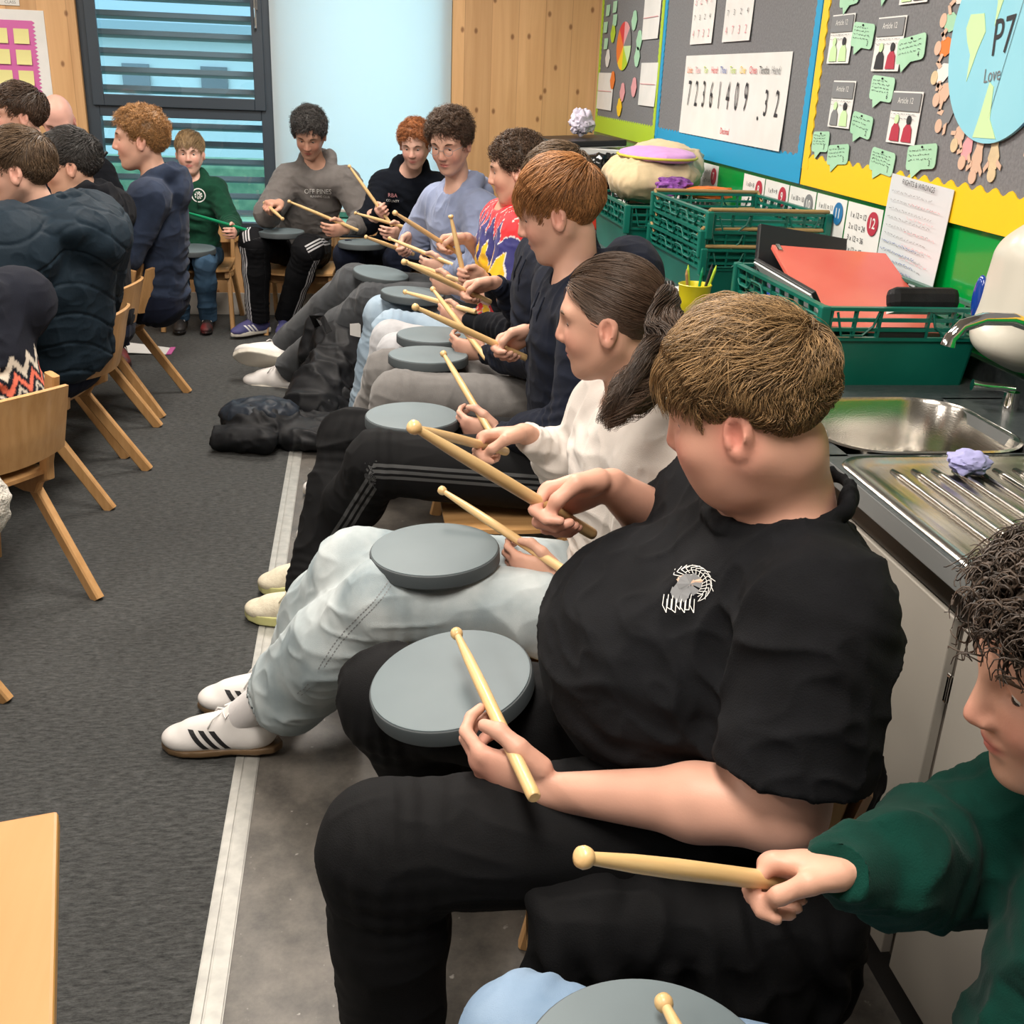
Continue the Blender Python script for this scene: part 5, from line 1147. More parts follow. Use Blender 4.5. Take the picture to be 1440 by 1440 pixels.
    if hs: hair(H, sp['hairm'], e, **hs)
    r = Person(); r.e = e; r.H = H; r.top = top; r.body = body; r.Rt = Rt; r.hands = hands; r.P = P; r.N = Nk; r.fwd = fwd; r.up = up_; r.lat = lat; return r
def shoe(parent, A, foot, style, k, side):
    """foot = (forward dir, up dir); ankle A; sole parts in their own meshes"""
    f = nrm(foot[0]); u = V(foot[1]) if len(foot) > 1 else V(0, 0, 1); u = nrm(u - f * (u @ f)); l = np.cross(u, f); R = np.array([f, l, u]).T; k = k * 1.0
    o = A - u * .085 * k; P = lambda x, y, z: o + R @ (V(x, y, z) * k)       # o: on the ground under the ankle
    F = Field(*bb([P(-.09, 0, 0), P(.20, 0, 0), A], .08), .0035 if style.get('fine') else .005)
    F.add(ell(P(-.025, 0, .050), V(.052, .036, .046) * k, R), 0); F.add(cone(P(-.02, 0, .045), P(.0, 0, .088), .036 * k, .036 * k), .02)
    F.add(ell(P(.06, 0, .038), V(.085, .040, .042) * k, R), .03); F.add(ell(P(.125, 0, .030), V(.060, .044, .029) * k, R), .02); F.add(cone(P(.02, 0, .075), P(.11, 0, .045), .026 * k, .026 * k), .02)
    F.sub(cone(P(-.008, 0, .075), P(-.012, 0, .14), .028 * k, .034 * k), .006)
    F.sub(ell(P(.05, 0, -.098), V(.3, .2, .11) * k, R), .003)
    up = soft('shoe', F, style['upper'], parent, it=1)
    F = Field(*bb([P(-.09, 0, 0), P(.20, 0, 0)], .06), .0035 if style.get('fine') else .005); th = style.get('th', .016)
    def solef(x, y, z):
        px = x - F32(o[0]); py = y - F32(o[1]); pz = z - F32(o[2]); q = [(px * F32(R[0, i]) + py * F32(R[1, i]) + pz * F32(R[2, i])) / F32(k) for i in range(3)]
        hw = np.interp(q[0], [-.085, -.07, -.03, .03, .09, .13, .165, .188], [.004, .026, .036, .034, .045, .045, .03, .004]).astype(F32)
        d = np.maximum(np.abs(q[1]) - hw, np.maximum(q[2] - F32(th + .004), F32(.001) - q[2])); d = np.maximum(d, np.maximum(q[0] - F32(.187), F32(-.084) - q[0])); return d * F32(k)
    c = P(.05, 0, .01); F.add((solef, c - .16 * k, c + .16 * k), 0); s = soft('sole', F, style['sole'], None, it=2); s.parent = up
    # the parent part has world coordinates relative to the person's empty: keep the same frame
    s.matrix_parent_inverse = Matrix()
    b = MB(); nl = 6
    for i in range(nl):
        x = .038 + i * .0135; z = np.interp(x, [.03, .06, .09, .12], [.100, .088, .074, .063]); w = .020
        b.tube([P(x, -w, z - .009), P(x + .003, -w * .4, z), P(x + .003, w * .4, z), P(x, w, z - .009)], .0026 * k, seg=6)
    for sg in (-1, 1): b.tube([P(.036, 0, .102), P(.02, sg * .018, .108), P(.028, sg * .034, .098), P(.04, sg * .01, .104)], .002 * k, seg=6); b.tube([P(.036, 0, .102), P(.06, sg * .024, .090), P(.07, sg * .034, .072)], .002 * k, seg=6)
    lc = b.obj('lace', style['lace'], None, smooth=True); lc.parent = up; lc.matrix_parent_inverse = Matrix()
    if 'stripes' in style:
        t = tree_of(up)
        for sg in (-1, 1):
            for i in range(3):
                x0 = .022 + i * .024; b = MB(); n = 7; g_ = [[b.bm.verts.new(P(x0 + .013 * a + .034 * (j / n), sg * .08, .022 + .044 * (j / n))) for j in range(n + 1)] for a in (0, .5, 1)]
                for a in (0, 1):
                    for j in range(n): b.bm.faces.new([g_[a][j], g_[a + 1][j], g_[a + 1][j + 1], g_[a][j + 1]])
                so = b.obj('stripe', style['stripes'], None); wrap(so, t, tuple(-sg * l), .0012); so.parent = up; so.matrix_parent_inverse = Matrix()
    return up
# ================================================================= CHAIRS, TABLES, PADS, STICKS
def make_chair():
    """beech ply school chair, local +x is forwards"""
    e = empty('school_chair')
    for s in (-1, 1):
        y = s * .185
        b = MB(); P_ = [(-.285, y, .69), (-.265, y, .60), (-.235, y, .50), (-.205, y, .42)]
        for k in range(7): a = k / 6 * math.pi / 2 * .9; P_.append((-.20 + .065 * math.sin(a) + .0, y, .345 + .065 * math.cos(a) * .9 - .03))
        P_ += [(-.08, y, .318), (.05, y, .33), (.165, y, .345)]
        b.tube(P_, 0, flat=(.022, .042), up=(.0, 1, 0)) if False else b.tube(P_, 0, flat=(.042, .024), up=(0, 1, 0)); b.obj('side_frame', M['beech'], e, smooth=30)
        b = MB(); b.tube([(-.10, y * 1.02, .345), (-.335, y * 1.13, .0)], 0, flat=(.042, .026), up=(0, 1, 0)); b.obj('leg', M['beech'], e)
        b = MB(); b.tube([(.10, y * 1.02, .345), (.175, y * 1.10, .0)], 0, flat=(.042, .026), up=(0, 1, 0)); b.obj('leg', M['beech'], e)
    b = MB(); b.tube([(.04, -.185, .315), (.04, .185, .315)], 0, flat=(.03, .045), up=(0, 0, 1)); b.obj('cross_rail', M['beech'], e)
    b = MB(); b.sheet(lambda u, v: (-.20 + .40 * u, (v - .5) * .40, .372 + .012 * (2 * u - 1) ** 2 - .016 * max(0, u - .8) * 5 * .8 + .010 * (2 * v - 1) ** 2), 14, 12, .011); b.obj('seat', M['beechx'], e, smooth=40)
    b = MB(); b.sheet(lambda u, v: (-.262 - .055 * (v) - .045 * (1 - (2 * u - 1) ** 2), (u - .5) * .40, .475 + .19 * v + .012 * (1 - (2 * u - 1) ** 2) * (1 if v > .5 else -1)), 16, 6, .011); b.obj('backrest', M['beech'], e, smooth=40)
    return e
def place(o, loc, rz, label=None, group=None):
    o.location = loc; o.rotation_euler = (0, 0, R_(rz))
    if label: o['label'] = label
    if group: o['group'] = group
    return o
chair0 = make_chair(); chair0['category'] = 'chair'; chair0_used = False
def chair(x, y, rz, label, group):
    global chair0_used
    o = chair0 if not chair0_used else copy_tree(chair0); chair0_used = True
    o['category'] = 'chair'; o.scale = (.82 if 'black T-shirt' in label else 1, 1, 1); return place(o, (x, y, 0), rz, label, group)
GL, GR, GB = 'beech chairs of the left row', 'beech chairs of the right row', 'beech chairs along the back wall'
for x, y, rz, l in ((-1.18, 3.06, 139, 'beech school chair with its curved back towards the camera, behind the zigzag sweatshirt'), (-1.20, 3.97, 172, 'beech school chair under the padded jacket'), (-1.25, 4.53, 172, 'beech school chair behind the person in the dark coat'), (-1.20, 5.08, 172, 'beech school chair of the pipe player, furthest of the left row'), (-1.28, 2.36, 160, 'beech chair almost out of frame, one leg showing at the left edge')):
    chair(x, y, rz, l, GL)
for x, y, rz, l in ((.72, .40, 175, 'beech chair under the person in the green sweatshirt'), (.405, 1.29, 172, 'beech chair under the person in the black T-shirt'), (.42, 2.00, 180, 'beech chair under the person in off-white'), (.42, 2.78, 180, 'beech chair under the person in the navy hoodie'), (.44, 3.42, 180, 'beech chair next beyond the person in the navy hoodie, hidden by grey joggers'), (.46, 3.90, 180, 'beech chair under the almost hidden drummer, behind grey joggers'), (.46, 4.32, 180, 'beech chair under the drummer in the patterned shirt'), (.44, 5.03, 210, 'beech chair under the person with glasses')):
    chair(x, y, rz, l, GR)
for x, y, rz, l in ((.22, 6.60, -98, 'beech chair under the person in the black hoodie by the wall'), (-.34, 6.64, -94, 'beech chair under the person in the grey hoodie'), (-.96, 6.72, -90, 'beech chair under the small person in green')):
    chair(x, y, rz, l, GB)
# tables
t = wempty('table', (-.9, .55, 0)); ang = R_(12)
Tm = Matrix.Translation((-.352, 1.062, .70)) @ Matrix.Rotation(R_(13), 4, 'Z')
b = MB(); b.box(-1.3, 0, -.75, 0, -.024, 0, bev=.004, M=Tm); o = b.obj('tabletop', [M['tabletop'], M['tabedge']], t, world=True)
for p in o.data.polygons:
    if abs(p.normal.z) < .5: p.material_index = 1
for x, y in ((-.08, -.08), (-.08, -.67), (-1.22, -.08), (-1.22, -.67)):
    b = MB(); b.cyl(Tm @ Vector((x, y, -.70)), Tm @ Vector((x, y, -.024)), .018, seg=16); b.obj('leg', M['tleg'], t, smooth=40, world=True)
tag(t, 'orange beech topped table cut off by the bottom left corner', 'table')
t = wempty('table', (-1.9, 4.2, 0)); b = MB(); b.box(-2.7, -1.50, 3.2, 4.75, .675, .70, bev=.004); o = b.obj('tabletop', [M['tabletop'], M['tabedge']], t, world=True)
for x, y in ((-1.58, 3.28), (-2.6, 3.28), (-1.58, 4.67), (-2.6, 4.67)): b = MB(); b.cyl((x, y, 0), (x, y, .676), .018, seg=16); b.obj('leg', M['tleg'], t, smooth=40, world=True)
tag(t, 'beech topped table in front of the pipe players at the left edge', 'table')
# practice pads
def make_pad(r=.133, th=.030):
    e = empty('practice_pad'); b = MB(); b.lathe([(0, -th), (r - .004, -th), (r, -th + .004), (r, -.004), (r - .0015, -.001), (r - .004, 0.0), (0, 0)], 72)
    o = b.obj('pad_body', [M['padrim']], e, smooth=35)
    b = MB(); b.lathe([(0, .0), (r - .0035, 0.0), (r - .004, .0016), (r - .008, .0022), (0, .0022)], 72); b.obj('striking_surface', M['pad'], e, smooth=35); e['category'] = 'practice pad'; return e
pad0 = make_pad(); pad_used = False
def pad(c, n, label, sc=1.0):
    global pad_used
    o = pad0 if not pad_used else copy_tree(pad0); pad_used = True
    o['category'] = 'practice pad'; o['label'] = label; o['group'] = 'grey practice pads on laps'; o.location = c
    o.rotation_euler = Vector(n).to_track_quat('Z', 'Y').to_euler(); o.scale = (sc, sc, 1); return o
# sticks
def make_stick(m, L_=.40):
    e = empty('drumstick'); b = MB(); b.lathe([(0, 0), (.0072, 0), (.0090, .002), (.0095, .01), (.0095, L_ * .62), (.0082, L_ * .80), (.0056, L_ * .955), (0, L_ * .956)], 20); b.obj('shaft', m, e, smooth=40)
    b = MB(); b.lathe([(0, L_ * .95), (.005, L_ * .952), (.0088, L_ * .963), (.0102, L_ * .978), (.0090, L_ * .992), (.0045, L_), (0, L_)], 18); b.obj('bead', m, e, smooth=60); e['category'] = 'drumstick'; return e
stick0 = make_stick(M['stick']); stick_used = False
def stick(butt, tip, label, grn=False):
    global stick_used
    if grn: o = make_stick(M['gstick'])
    else: o = stick0 if not stick_used else copy_tree(stick0); stick_used = True
    butt = Vector(butt); tip = Vector(tip); d = tip - butt; o['category'] = 'drumstick'; o['label'] = label; o['group'] = 'wooden drumsticks'
    o.location = butt; o.rotation_euler = d.to_track_quat('Z', 'Y').to_euler(); o.scale = (1, 1, d.length / .40); return o
# ================================================================= WHO SITS WHERE
navy = (.012, .018, .038)
C = dict(
    teeblack=cloth('black cotton jersey', (.0055, .006, .0075), .2, sheen=.0), blacktr=cloth('black track trousers', (.0028, .003, .0037), .2, sheen=0, rough=.8), offwhite=cloth('off white sweatshirt fleece', (.60, .56, .52), .05, ns=9), jeans=mat('pale washed denim', (.26, .32, .345), .9, col2=(.47, .52, .53), ns=7, bump=.6, bs=700, detail=6, spec=.2, bd=.001),
    navy=cloth('navy sweatshirt fleece', (.0045, .007, .016), .2, sheen=.02), greytr=cloth('grey jogging fabric', (.16, .155, .15), .12), lightgrey=cloth('light grey jersey', (.42, .43, .45), .08), bluejean=mat('light blue denim', (.24, .33, .42), .9, col2=(.36, .46, .55), ns=8, bump=.5, bs=700, spec=.2, bd=.001),
    peri=cloth('periwinkle hoodie fleece', (.22, .265, .40), .07), dgrey=cloth('charcoal trousers', (.055, .06, .066), .15), blacknavy=cloth('blue black hoodie', (.003, .005, .010), .2, sheen=.02), navytr=cloth('navy trousers', (.005, .008, .02), .2, sheen=.02), ghood=cloth('taupe grey hoodie', (.135, .125, .12), .1), green=cloth('bottle green sweatshirt', (.0, .030, .021), .2, sheen=.03), dgreen=cloth('school green hoodie', (.006, .050, .027), .18, sheen=.05), djean=mat('dark denim', (.02, .05, .09), .9, col2=(.06, .12, .2), ns=9, bump=.4, bs=600, spec=.2, bd=.001), p0jean=mat('mid blue denim', (.16, .25, .37), .9, col2=(.24, .34, .47), ns=9, bump=.5, bs=700, spec=.2, bd=.001),
    slate=cloth('slate blue hoodie', (.022, .033, .062), .15, sheen=.05), puff=mat('petrol blue padded nylon', (.007, .017, .028), .72, col2=(.011, .023, .036), ns=14, bump=.5, bs=90, spec=.22), bcoat=cloth('near black coat', (.004, .005, .008), .2, sheen=.02), fleece=mat('cream teddy fleece', (.60, .57, .50), .95, col2=(.72, .7, .64), ns=60, bump=1, bs=160, bd=.01), sock=mat('white ribbed sock', (.68, .66, .66), .9, bump=.6, bs=120, bstretch=(1, 1, .1)),
    wshoe=mat('white trainer leather', (.72, .70, .68), .5, col2=(.80, .78, .76), ns=14), gum=mat('brown gum sole', (.14, .085, .04), .5), wsole=mat('off white rubber sole', (.6, .57, .5), .5), cshoe=mat('cream knit trainer', (.66, .60, .46), .8, col2=(.74, .69, .54), ns=60, bump=.5, bs=200), csole=mat('pale yellow foam sole', (.68, .68, .30), .5), pshoe=mat('purple blue knit trainer', (.045, .05, .16), .7, col2=(.08, .07, .2), ns=20), bshoe=mat('black trainer', (.02, .018, .018), .6, col2=(.25, .02, .02), ns=9, ramp=(.5, .8)), stripe=mat('black leather stripe', (.012, .012, .014), .5), wstripe=mat('white stripe', (.7, .7, .7), .5), suede=mat('tan suede', (.26, .19, .12), .9),
    h_sandy=hair_mat('sandy brown hair', (.235, .145, .065)), h_brown=hair_mat('dark brown hair', (.075, .045, .028)), h_ginger=hair_mat('ginger brown hair', (.32, .145, .052)), h_dark=hair_mat('near black brown curls', (.035, .024, .017)), h_mid=hair_mat('mid brown hair', (.11, .07, .04)), h_red=hair_mat('red hair', (.34, .125, .045)), h_blond=hair_mat('strawberry blond hair', (.38, .20, .075)), h_lblond=hair_mat('light blond brown hair', (.30, .20, .10)), h_grey=hair_mat('dark ash curls', (.045, .042, .040)))
def striped(name, base, sc_, ws):
    """cloth with three lengthwise stripes, driven by the garment's own side-seam coordinate"""
    m, nt, b = new_mat(name); L = nt.links.new; a = N(nt, 'ShaderNodeAttribute', attribute_name='w'); tot = None
    for w in ws:
        s = N(nt, 'ShaderNodeMath', operation='SUBTRACT'); L(a.outputs['Fac'], s.inputs[0]); s.inputs[1].default_value = w; ab = N(nt, 'ShaderNodeMath', operation='ABSOLUTE'); L(s.outputs[0], ab.inputs[0]); lt = N(nt, 'ShaderNodeMath', operation='LESS_THAN'); L(ab.outputs[0], lt.inputs[0]); lt.inputs[1].default_value = .0045
        if tot is None: tot = lt
        else: ad = N(nt, 'ShaderNodeMath', operation='ADD', use_clamp=True); L(tot.outputs[0], ad.inputs[0]); L(lt.outputs[0], ad.inputs[1]); tot = ad
    mx = N(nt, 'ShaderNodeMix', data_type='RGBA'); L(tot.outputs[0], mx.inputs[0]); mx.inputs[6].default_value = c4(base); mx.inputs[7].default_value = c4(sc_); L(mx.outputs[2], b.inputs['Base Color']); b.inputs['Roughness'].default_value = .85; b.inputs['Specular IOR Level'].default_value = .2; return m
C['strip_grey'] = striped('black track cloth with grey stripes', (.0035, .0038, .0045), (.075, .078, .08), (-.016, 0, .016)); C['strip_white'] = striped('black track cloth with white stripes', (.004, .0045, .006), (.5, .5, .52), (-.017, 0, .017))
S_white = dict(upper=C['wshoe'], sole=C['wsole'], lace=C['wshoe'], th=.022); S_cream = dict(upper=C['cshoe'], sole=C['csole'], lace=C['cshoe'], th=.026, fine=1); S_samba = dict(upper=C['wshoe'], sole=C['gum'], lace=C['wshoe'], th=.013, fine=1, stripes=C['stripe'])
S_purple = dict(upper=C['pshoe'], sole=C['wsole'], lace=C['pshoe'], th=.026, stripes=C['wstripe']); S_black = dict(upper=C['bshoe'], sole=C['bshoe'], lace=C['wstripe'], th=.02)
SHORT = dict(style='short')
people = []
def seat(P, f, k=1.0, lean=.04, **kw):
    """default joints of a seated figure: pelvis P, facing f (2D)"""
    P = V(P); f = nrm((f[0], f[1], 0)); l = np.cross((0, 0, 1), f); U = V(0, 0, 1); g = lambda x, y, z: tuple(P + (f * x + l * y) * k + U * z * k)
    d = dict(P=tuple(P), base=(P[0], P[1], 0), N=g(lean, 0, .50), SL=g(lean, .168, .43), SR=g(lean, -.168, .43), EL=g(lean + .08, .25, .21), ER=g(lean + .08, -.25, .21), WL=g(.32, .12, .22), WR=g(.32, -.12, .22), KL=g(.48, .13, .05), KR=g(.48, -.13, .05), AL=g(.52, .14, 0), AR=g(.52, -.14, 0), k=k)
    for q in ('AL', 'AR'): d[q] = (d[q][0], d[q][1], .085)
    d['footL'] = d['footR'] = (tuple(f),); d.update(kw); return d
st = {}
# sticks: butt, tip
st['1L'] = ((.211, 1.10, .652), (.143, 1.493, .681)); st['1R'] = ((.358, 1.5, .84), (.063, 1.356, 1.068)); st['0R'] = ((.455, .819, .739), (.175, .706, .893)); st['0L'] = ((.335, .44, .66), (.302, .81, .612))
st['2L'] = ((.432, 1.88, .570), (.166, 2.165, .664)); st['2R'] = ((.308, 2.15, .753), (.09, 1.85, .906)); st['3L'] = ((.363, 2.7, .582), (.237, 3.04, .751)); st['3R'] = ((.483, 2.9, .760), (.138, 2.80, .933))
st['4L'] = ((.41, 3.4, .64), (.25, 3.72, .81)); st['4R'] = ((.442, 3.6, .786), (.135, 3.41, .95)); st['5R'] = ((.403, 4.3, .835), (.13, 4.08, 1.02)); st['5L'] = ((.41, 4.3, .73), (.198, 4.64, .75)); st['6L'] = ((.425, 4.8, .71), (.138, 5.07, .786))
st['XL'] = ((.42, 3.85, .70), (.17, 4.12, .72)); st['XR'] = ((.40, 3.95, .74), (.33, 3.95, 1.03)); st['6R'] = ((.26, 5.16, .70), (.03, 5.0, .80)); st['7R'] = ((.19, 6.14, .70), (-.047, 6.2, 1.015)); st['7L'] = ((.30, 6.02, .70), (-.02, 6.0, .785))
st['8L'] = ((-.0, 6.2, .665), (-.38, 6.15, .822)); st['8R'] = ((-.52, 6.33, .79), (-.40, 6.02, .74)); st['9L'] = ((-.60, 6.36, .625), (-.93, 6.16, .75)); st['9R'] = ((-1.18, 6.45, .76), (-1.06, 6.22, 1.02))
def grip(k, t=.22): a, b = V(st[k][0]), V(st[k][1]); return tuple(a + (b - a) * t), tuple(b - a)
def HL(q_, y=(0, -.25, .95), t=.30, x=None, **kw):   # left hand, palm up, stick in the thumb crotch
    g, d = grip(q_, t); r = dict(grip=g, dir=d, pose=('under', y)); r.update(kw)
    if x is not None: r['x'] = x
    return r
def HO(q_, t=.24, x=None, **kw):
    g, d = grip(q_, t); r = dict(grip=g, dir=d); r.update(kw)
    if x is not None: r['x'] = x
    return r
# ---- the boy in the black tee
p1 = person(seat((.60, 1.30, .50), (-1, .1), label='person in a black printed T-shirt holding two drumsticks over a grey pad', h=.004, girth=.055, fat=.012, N=(.555, 1.275, .975), SL=(.555, 1.09, .905), SR=(.545, 1.47, .90), EL=(.515, 1.035, .665), ER=(.52, 1.57, .80), KL=(.022, 1.19, .515), KR=(.04, 1.60, .495), AL=(.04, 1.20, .09), AR=(.23, 1.66, .085),
    footL=((-1, .05, 0),), footR=((-1, 0, 0),), handL=HL('1L', t=.26, y=(.1, -.35, .93), x=(-.86, .50, .05), k=1.12), handR=HO('1R', x=(-.97, -.1, .05), k=1.08), nr=.094, head=((.482, 1.25, 1.124), (-.76, .45, -.36), (-.2, 0, 1), .95),
    skin=(.62, .34, .25), flush=.85, top='tee', topm=C['teeblack'], topname='t_shirt', loose=.016, sleeve=.80, belly=((.425, 1.34, .72), (.17, .21, .17)), wr=.0065, foldk=1.6, legm=C['blacktr'], tloose=.014, legr=(.088, .071, .060), hem=.02, shoe=S_white, hairm=C['h_sandy'],
    hair=dict(style='short', n=9000, rad=.0007, length=(.012, .066), lift=.020, thick=.012, whorl=(-.070, -.005, .095), bias=(.9, -.2, 0), fringe=.018, zoff=.002, S=9, jit=.42, seed=4, cols=(.45, 1.7), fade=.025), seed=1))
# ---- the girl
p2 = person(seat((.57, 1.98, .47), (-1, .1), .95, label='person with a ponytail in an off-white sweatshirt and pale jeans', h=.004, N=(.53, 1.93, .905), SL=(.55, 1.765, .845), SR=(.53, 2.10, .855), EL=(.545, 1.72, .62), ER=(.50, 2.20, .68), KL=(.05, 1.96, .495), KR=(-.01, 2.13, .49), AL=(-.285, 2.18, .098), AR=(-.22, 2.35, .098), TL=(-.18, 2.165, .155), TR=(-.14, 2.33, .14),
    footL=((-1, .12, -.03),), footR=((-1, .05, 0),), handL=HL('2L', y=(.1, -.2, .95), x=(-.92, .35, .15)), handR=HO('2R', x=(-.98, -.1, -.05)), head=((.455, 1.90, 1.098), (-.90, .32, -.20), (-.15, 0, 1), .90), skin=(.60, .345, .25), flush=.55,
    top='sweat', topm=C['offwhite'], loose=.036, wr=.006, foldk=1.3, cuff=.90, legm=C['jeans'], legname='jeans', tloose=.016, legr=(.082, .078, .088), hem=.0, tfold=.7, twr=.006, shoek=1.1, shoe=S_samba, socks=C['sock'], hairm=C['h_brown'], brows=True,
    hair=dict(style='short', n=5200, rad=.0009, length=(.09, .115), lift=.004, thick=.004, whorl=(.14, 0, .12), bias=(0, 0, 0), zoff=.012, S=9, jit=.04, seed=7, cols=(.6, 1.5), fade=-.05), seed=2))
tie = p2.H.p(-.118, 0, .035)
tail_hair(tie, [tie, (.522, 1.765, 1.128), (.512, 1.70, 1.09), (.465, 1.645, 1.055), (.415, 1.60, 1.025), (.385, 1.60, .985)], 1700, .0009, C['h_brown'], p2.e, 3, width=.038, wave=.010)
b = MB(); 
for i in range(3): b.tube([tie + V(.006 * i, 0, 0) + p2.H.R @ V(0, .019 * math.cos(a), .019 * math.sin(a)) for a in np.linspace(0, 6.283, 15)], .0035, seg=6)
b.obj('hair_tie', C['h_brown'], p2.e, smooth=True, world=True)
# ---- the ginger boy
p3 = person(seat((.59, 2.78, .49), (-1, .1), label='person in a navy hoodie and black trousers with grey stripes, holding two drumsticks', h=.0045, N=(.57, 2.78, 1.005), SL=(.58, 2.60, .945), SR=(.565, 2.96, .945), EL=(.54, 2.50, .69), ER=(.56, 3.03, .76), KL=(.045, 2.75, .515), KR=(-.03, 3.02, .495), AL=(-.14, 2.965, .115), AR=(-.16, 2.79, .095),
    footL=((-1, .30, -.10),), footR=((-1, .35, 0),), handL=HL('3L', x=(-.9, .42, .1)), handR=HO('3R', x=(-.98, .05, -.1)), head=((.515, 2.80, 1.185), (-.88, .26, -.36), (-.15, 0, 1), 1.03), skin=(.60, .345, .255), flush=.6,
    top='hoodie', topm=C['navy'], loose=.022, foldk=1.3, extra_top=[ell((.73, 2.85, 1.02), (.085, .15, .095)), ell((.70, 2.76, .92), (.10, .17, .13))], legm=C['strip_grey'], stripe=True, tloose=.016, legr=(.088, .07, .052), shoek=1.05, shoe=S_cream, socks=C['sock'], hairm=C['h_ginger'],
    hair=dict(style='short', n=5200, rad=.0010, length=(.022, .062), lift=.012, thick=.010, whorl=(-.06, 0, .10), bias=(.7, .1, 0), fringe=.03, S=9, jit=.14, seed=9, cols=(.55, 1.45)), seed=3))
# ---- two half hidden players
p4 = person(seat((.62, 3.42, .49), (-1, .05), label='person in navy top and grey joggers, mostly hidden behind the striped black trousers', h=.006, N=(.61, 3.38, 1.005), SL=(.62, 3.20, .945), SR=(.60, 3.56, .945), EL=(.57, 3.13, .71), ER=(.57, 3.64, .76), KL=(.12, 3.33, .53), KR=(.10, 3.62, .53), AL=(-.04, 3.375, .09), AR=(-.04, 3.80, .09),
    footL=((-1, .1, 0),), footR=((-1, .2, 0),), handL=HL('4L', x=(-.9, .4, .1)), handR=HO('4R', x=(-1, 0, -.05)), head=((.615, 3.42, 1.185), (-.9, .2, -.3), (0, 0, 1), 1.0), skin=(.58, .33, .24), top='hoodie', topm=C['navy'], loose=.02, legm=C['greytr'], legname='joggers', tloose=.018, shoe=S_white, hairm=C['h_mid'],
    hair=dict(style='short', n=2400, rad=.0013, length=(.02, .05), lift=.01, thick=.010, bias=(.6, 0, 0), seed=12), seed=4))
p5x = person(seat((.68, 3.90, .46), (-1, .05), .88, N=(.70, 3.90, .87), SL=(.71, 3.74, .83), SR=(.70, 4.06, .83), label='person almost completely hidden between two drummers, dark sleeve and light grey joggers', h=.006, head=((.725, 3.92, 1.00), (-.9, .1, -.3), (0, 0, 1), .92), EL=(.58, 3.68, .66), ER=(.58, 4.10, .68), KL=(.14, 3.92, .53), KR=(.12, 4.12, .53), AL=(.02, 3.92, .085), AR=(.0, 4.10, .085), handL=HL('XL', x=(-.9, .4, .1)), handR=HO('XR', x=(-1, 0, .1)),
    skin=(.58, .33, .24), top='hoodie', topm=C['bcoat'], legm=C['lightgrey'], legname='joggers', tloose=.018, shoe=S_white, hairm=C['h_mid'], hair=dict(style='short', n=1200, rad=.0015, seed=13), seed=5))
# ---- colourful shirt
def shirtcol(v):
    """bold zigzag bands of red, yellow, navy and white printed on the shirt"""
    s = v[:, 2] * 9 + .9 * np.abs(((v[:, 1] * 16 + v[:, 0] * 6) % 1.0) * 2 - 1) + .25 * np.sin(v[:, 0] * 23); i = np.floor(s).astype(int) % 5
    pal = np.array([(.72, .03, .03), (.80, .46, .015), (.80, .44, .01), (.03, .03, .16), (.70, .03, .04)]); c = pal[i].copy(); fr = s % 1.0; c[(fr < .07)] = (.7, .68, .65); return c
C['print'] = attr_mat('bright zigzag printed polyester', .6, .3, 300, sheen=.1)
p5 = person(seat((.60, 4.30, .49), (-1, .1), label='person in a red, yellow and navy zigzag patterned shirt, forearms bare', h=.0055, N=(.585, 4.22, 1.015), SL=(.605, 4.04, .955), SR=(.58, 4.40, .955), EL=(.555, 4.0, .73), ER=(.55, 4.47, .78), KL=(.13, 4.25, .54), KR=(.10, 4.50, .55), AL=(.05, 4.35, .085), AR=(.0, 4.60, .085),
    handL=HL('5L', x=(-.85, .5, .05)), handR=HO('5R', x=(-1, 0, 0)), head=((.595, 4.15, 1.18), (-.92, .2, -.25), (0, 0, 1), 1.0), skin=(.60, .35, .25), top='tee', topm=C['print'], topcol=shirtcol, topname='patterned_shirt', sleeve=.92, loose=.03, legm=C['bluejean'], legname='jeans', shoe=S_white, hairm=C['h_brown'],
    hair=dict(style='curly', n=1800, rad=.0016, length=(.02, .04), lift=.012, thick=.014, curl=.006, freq=2.2, S=12, jit=.5, seed=15, cols=(.8, 1.9)), seed=6))
# ---- glasses, periwinkle hoodie
p6 = person(seat((.50, 5.06, .49), (-.86, -.5), label='person with glasses in a periwinkle hoodie, legs crossed in white trainers', h=.005, N=(.455, 4.98, 1.01), SL=(.54, 4.84, .935), SR=(.375, 5.13, .935), EL=(.56, 4.70, .72), ER=(.28, 5.24, .75), KL=(.07, 5.05, .50), KR=(-.02, 5.27, .535), AR=(-.38, 5.52, .165), AL=(-.36, 5.36, .085), shoek=1.35,
    footR=((-1, .02, .12), (-.0, .8, .6)), footL=((-.9, .35, 0),), handL=HL('6L', y=(0, -.2, .95), x=(-.9, .3, .05)), handR=HO('6R', x=(-.8, -.5, -.1)), head=((.405, 4.92, 1.225), (-.42, -.80, -.38), (0, 0, 1), 1.03), skin=(.60, .36, .27), top='hoodie', topm=C['peri'], loose=.03, foldk=1.5, legm=C['dgrey'], tloose=.02, legr=(.085, .07, .06), shoe=S_white, hairm=C['h_brown'],
    hair=dict(style='curly', n=2600, rad=.0014, length=(.022, .055), lift=.02, thick=.014, curl=.006, freq=2.2, S=14, jit=.5, fringe=.02, bias=(.6, 0, 0), seed=17, cols=(.7, 1.8)), seed=7))
g = wempty('glasses', tuple(p6.H.p(.1, 0, .01))); H = p6.H
b = MB()
for s_ in (-1, 1): b.tube([H.p(.104, s_ * .032 + .021 * math.cos(a), .005 + .018 * math.sin(a)) for a in np.linspace(0, 6.283, 21)], .0011, seg=6)
b.tube([H.p(.106, -.011, .008), H.p(.109, 0, .011), H.p(.106, .011, .008)], .0011, seg=6); b.obj('rim', M['greyink'], g, smooth=True, world=True)
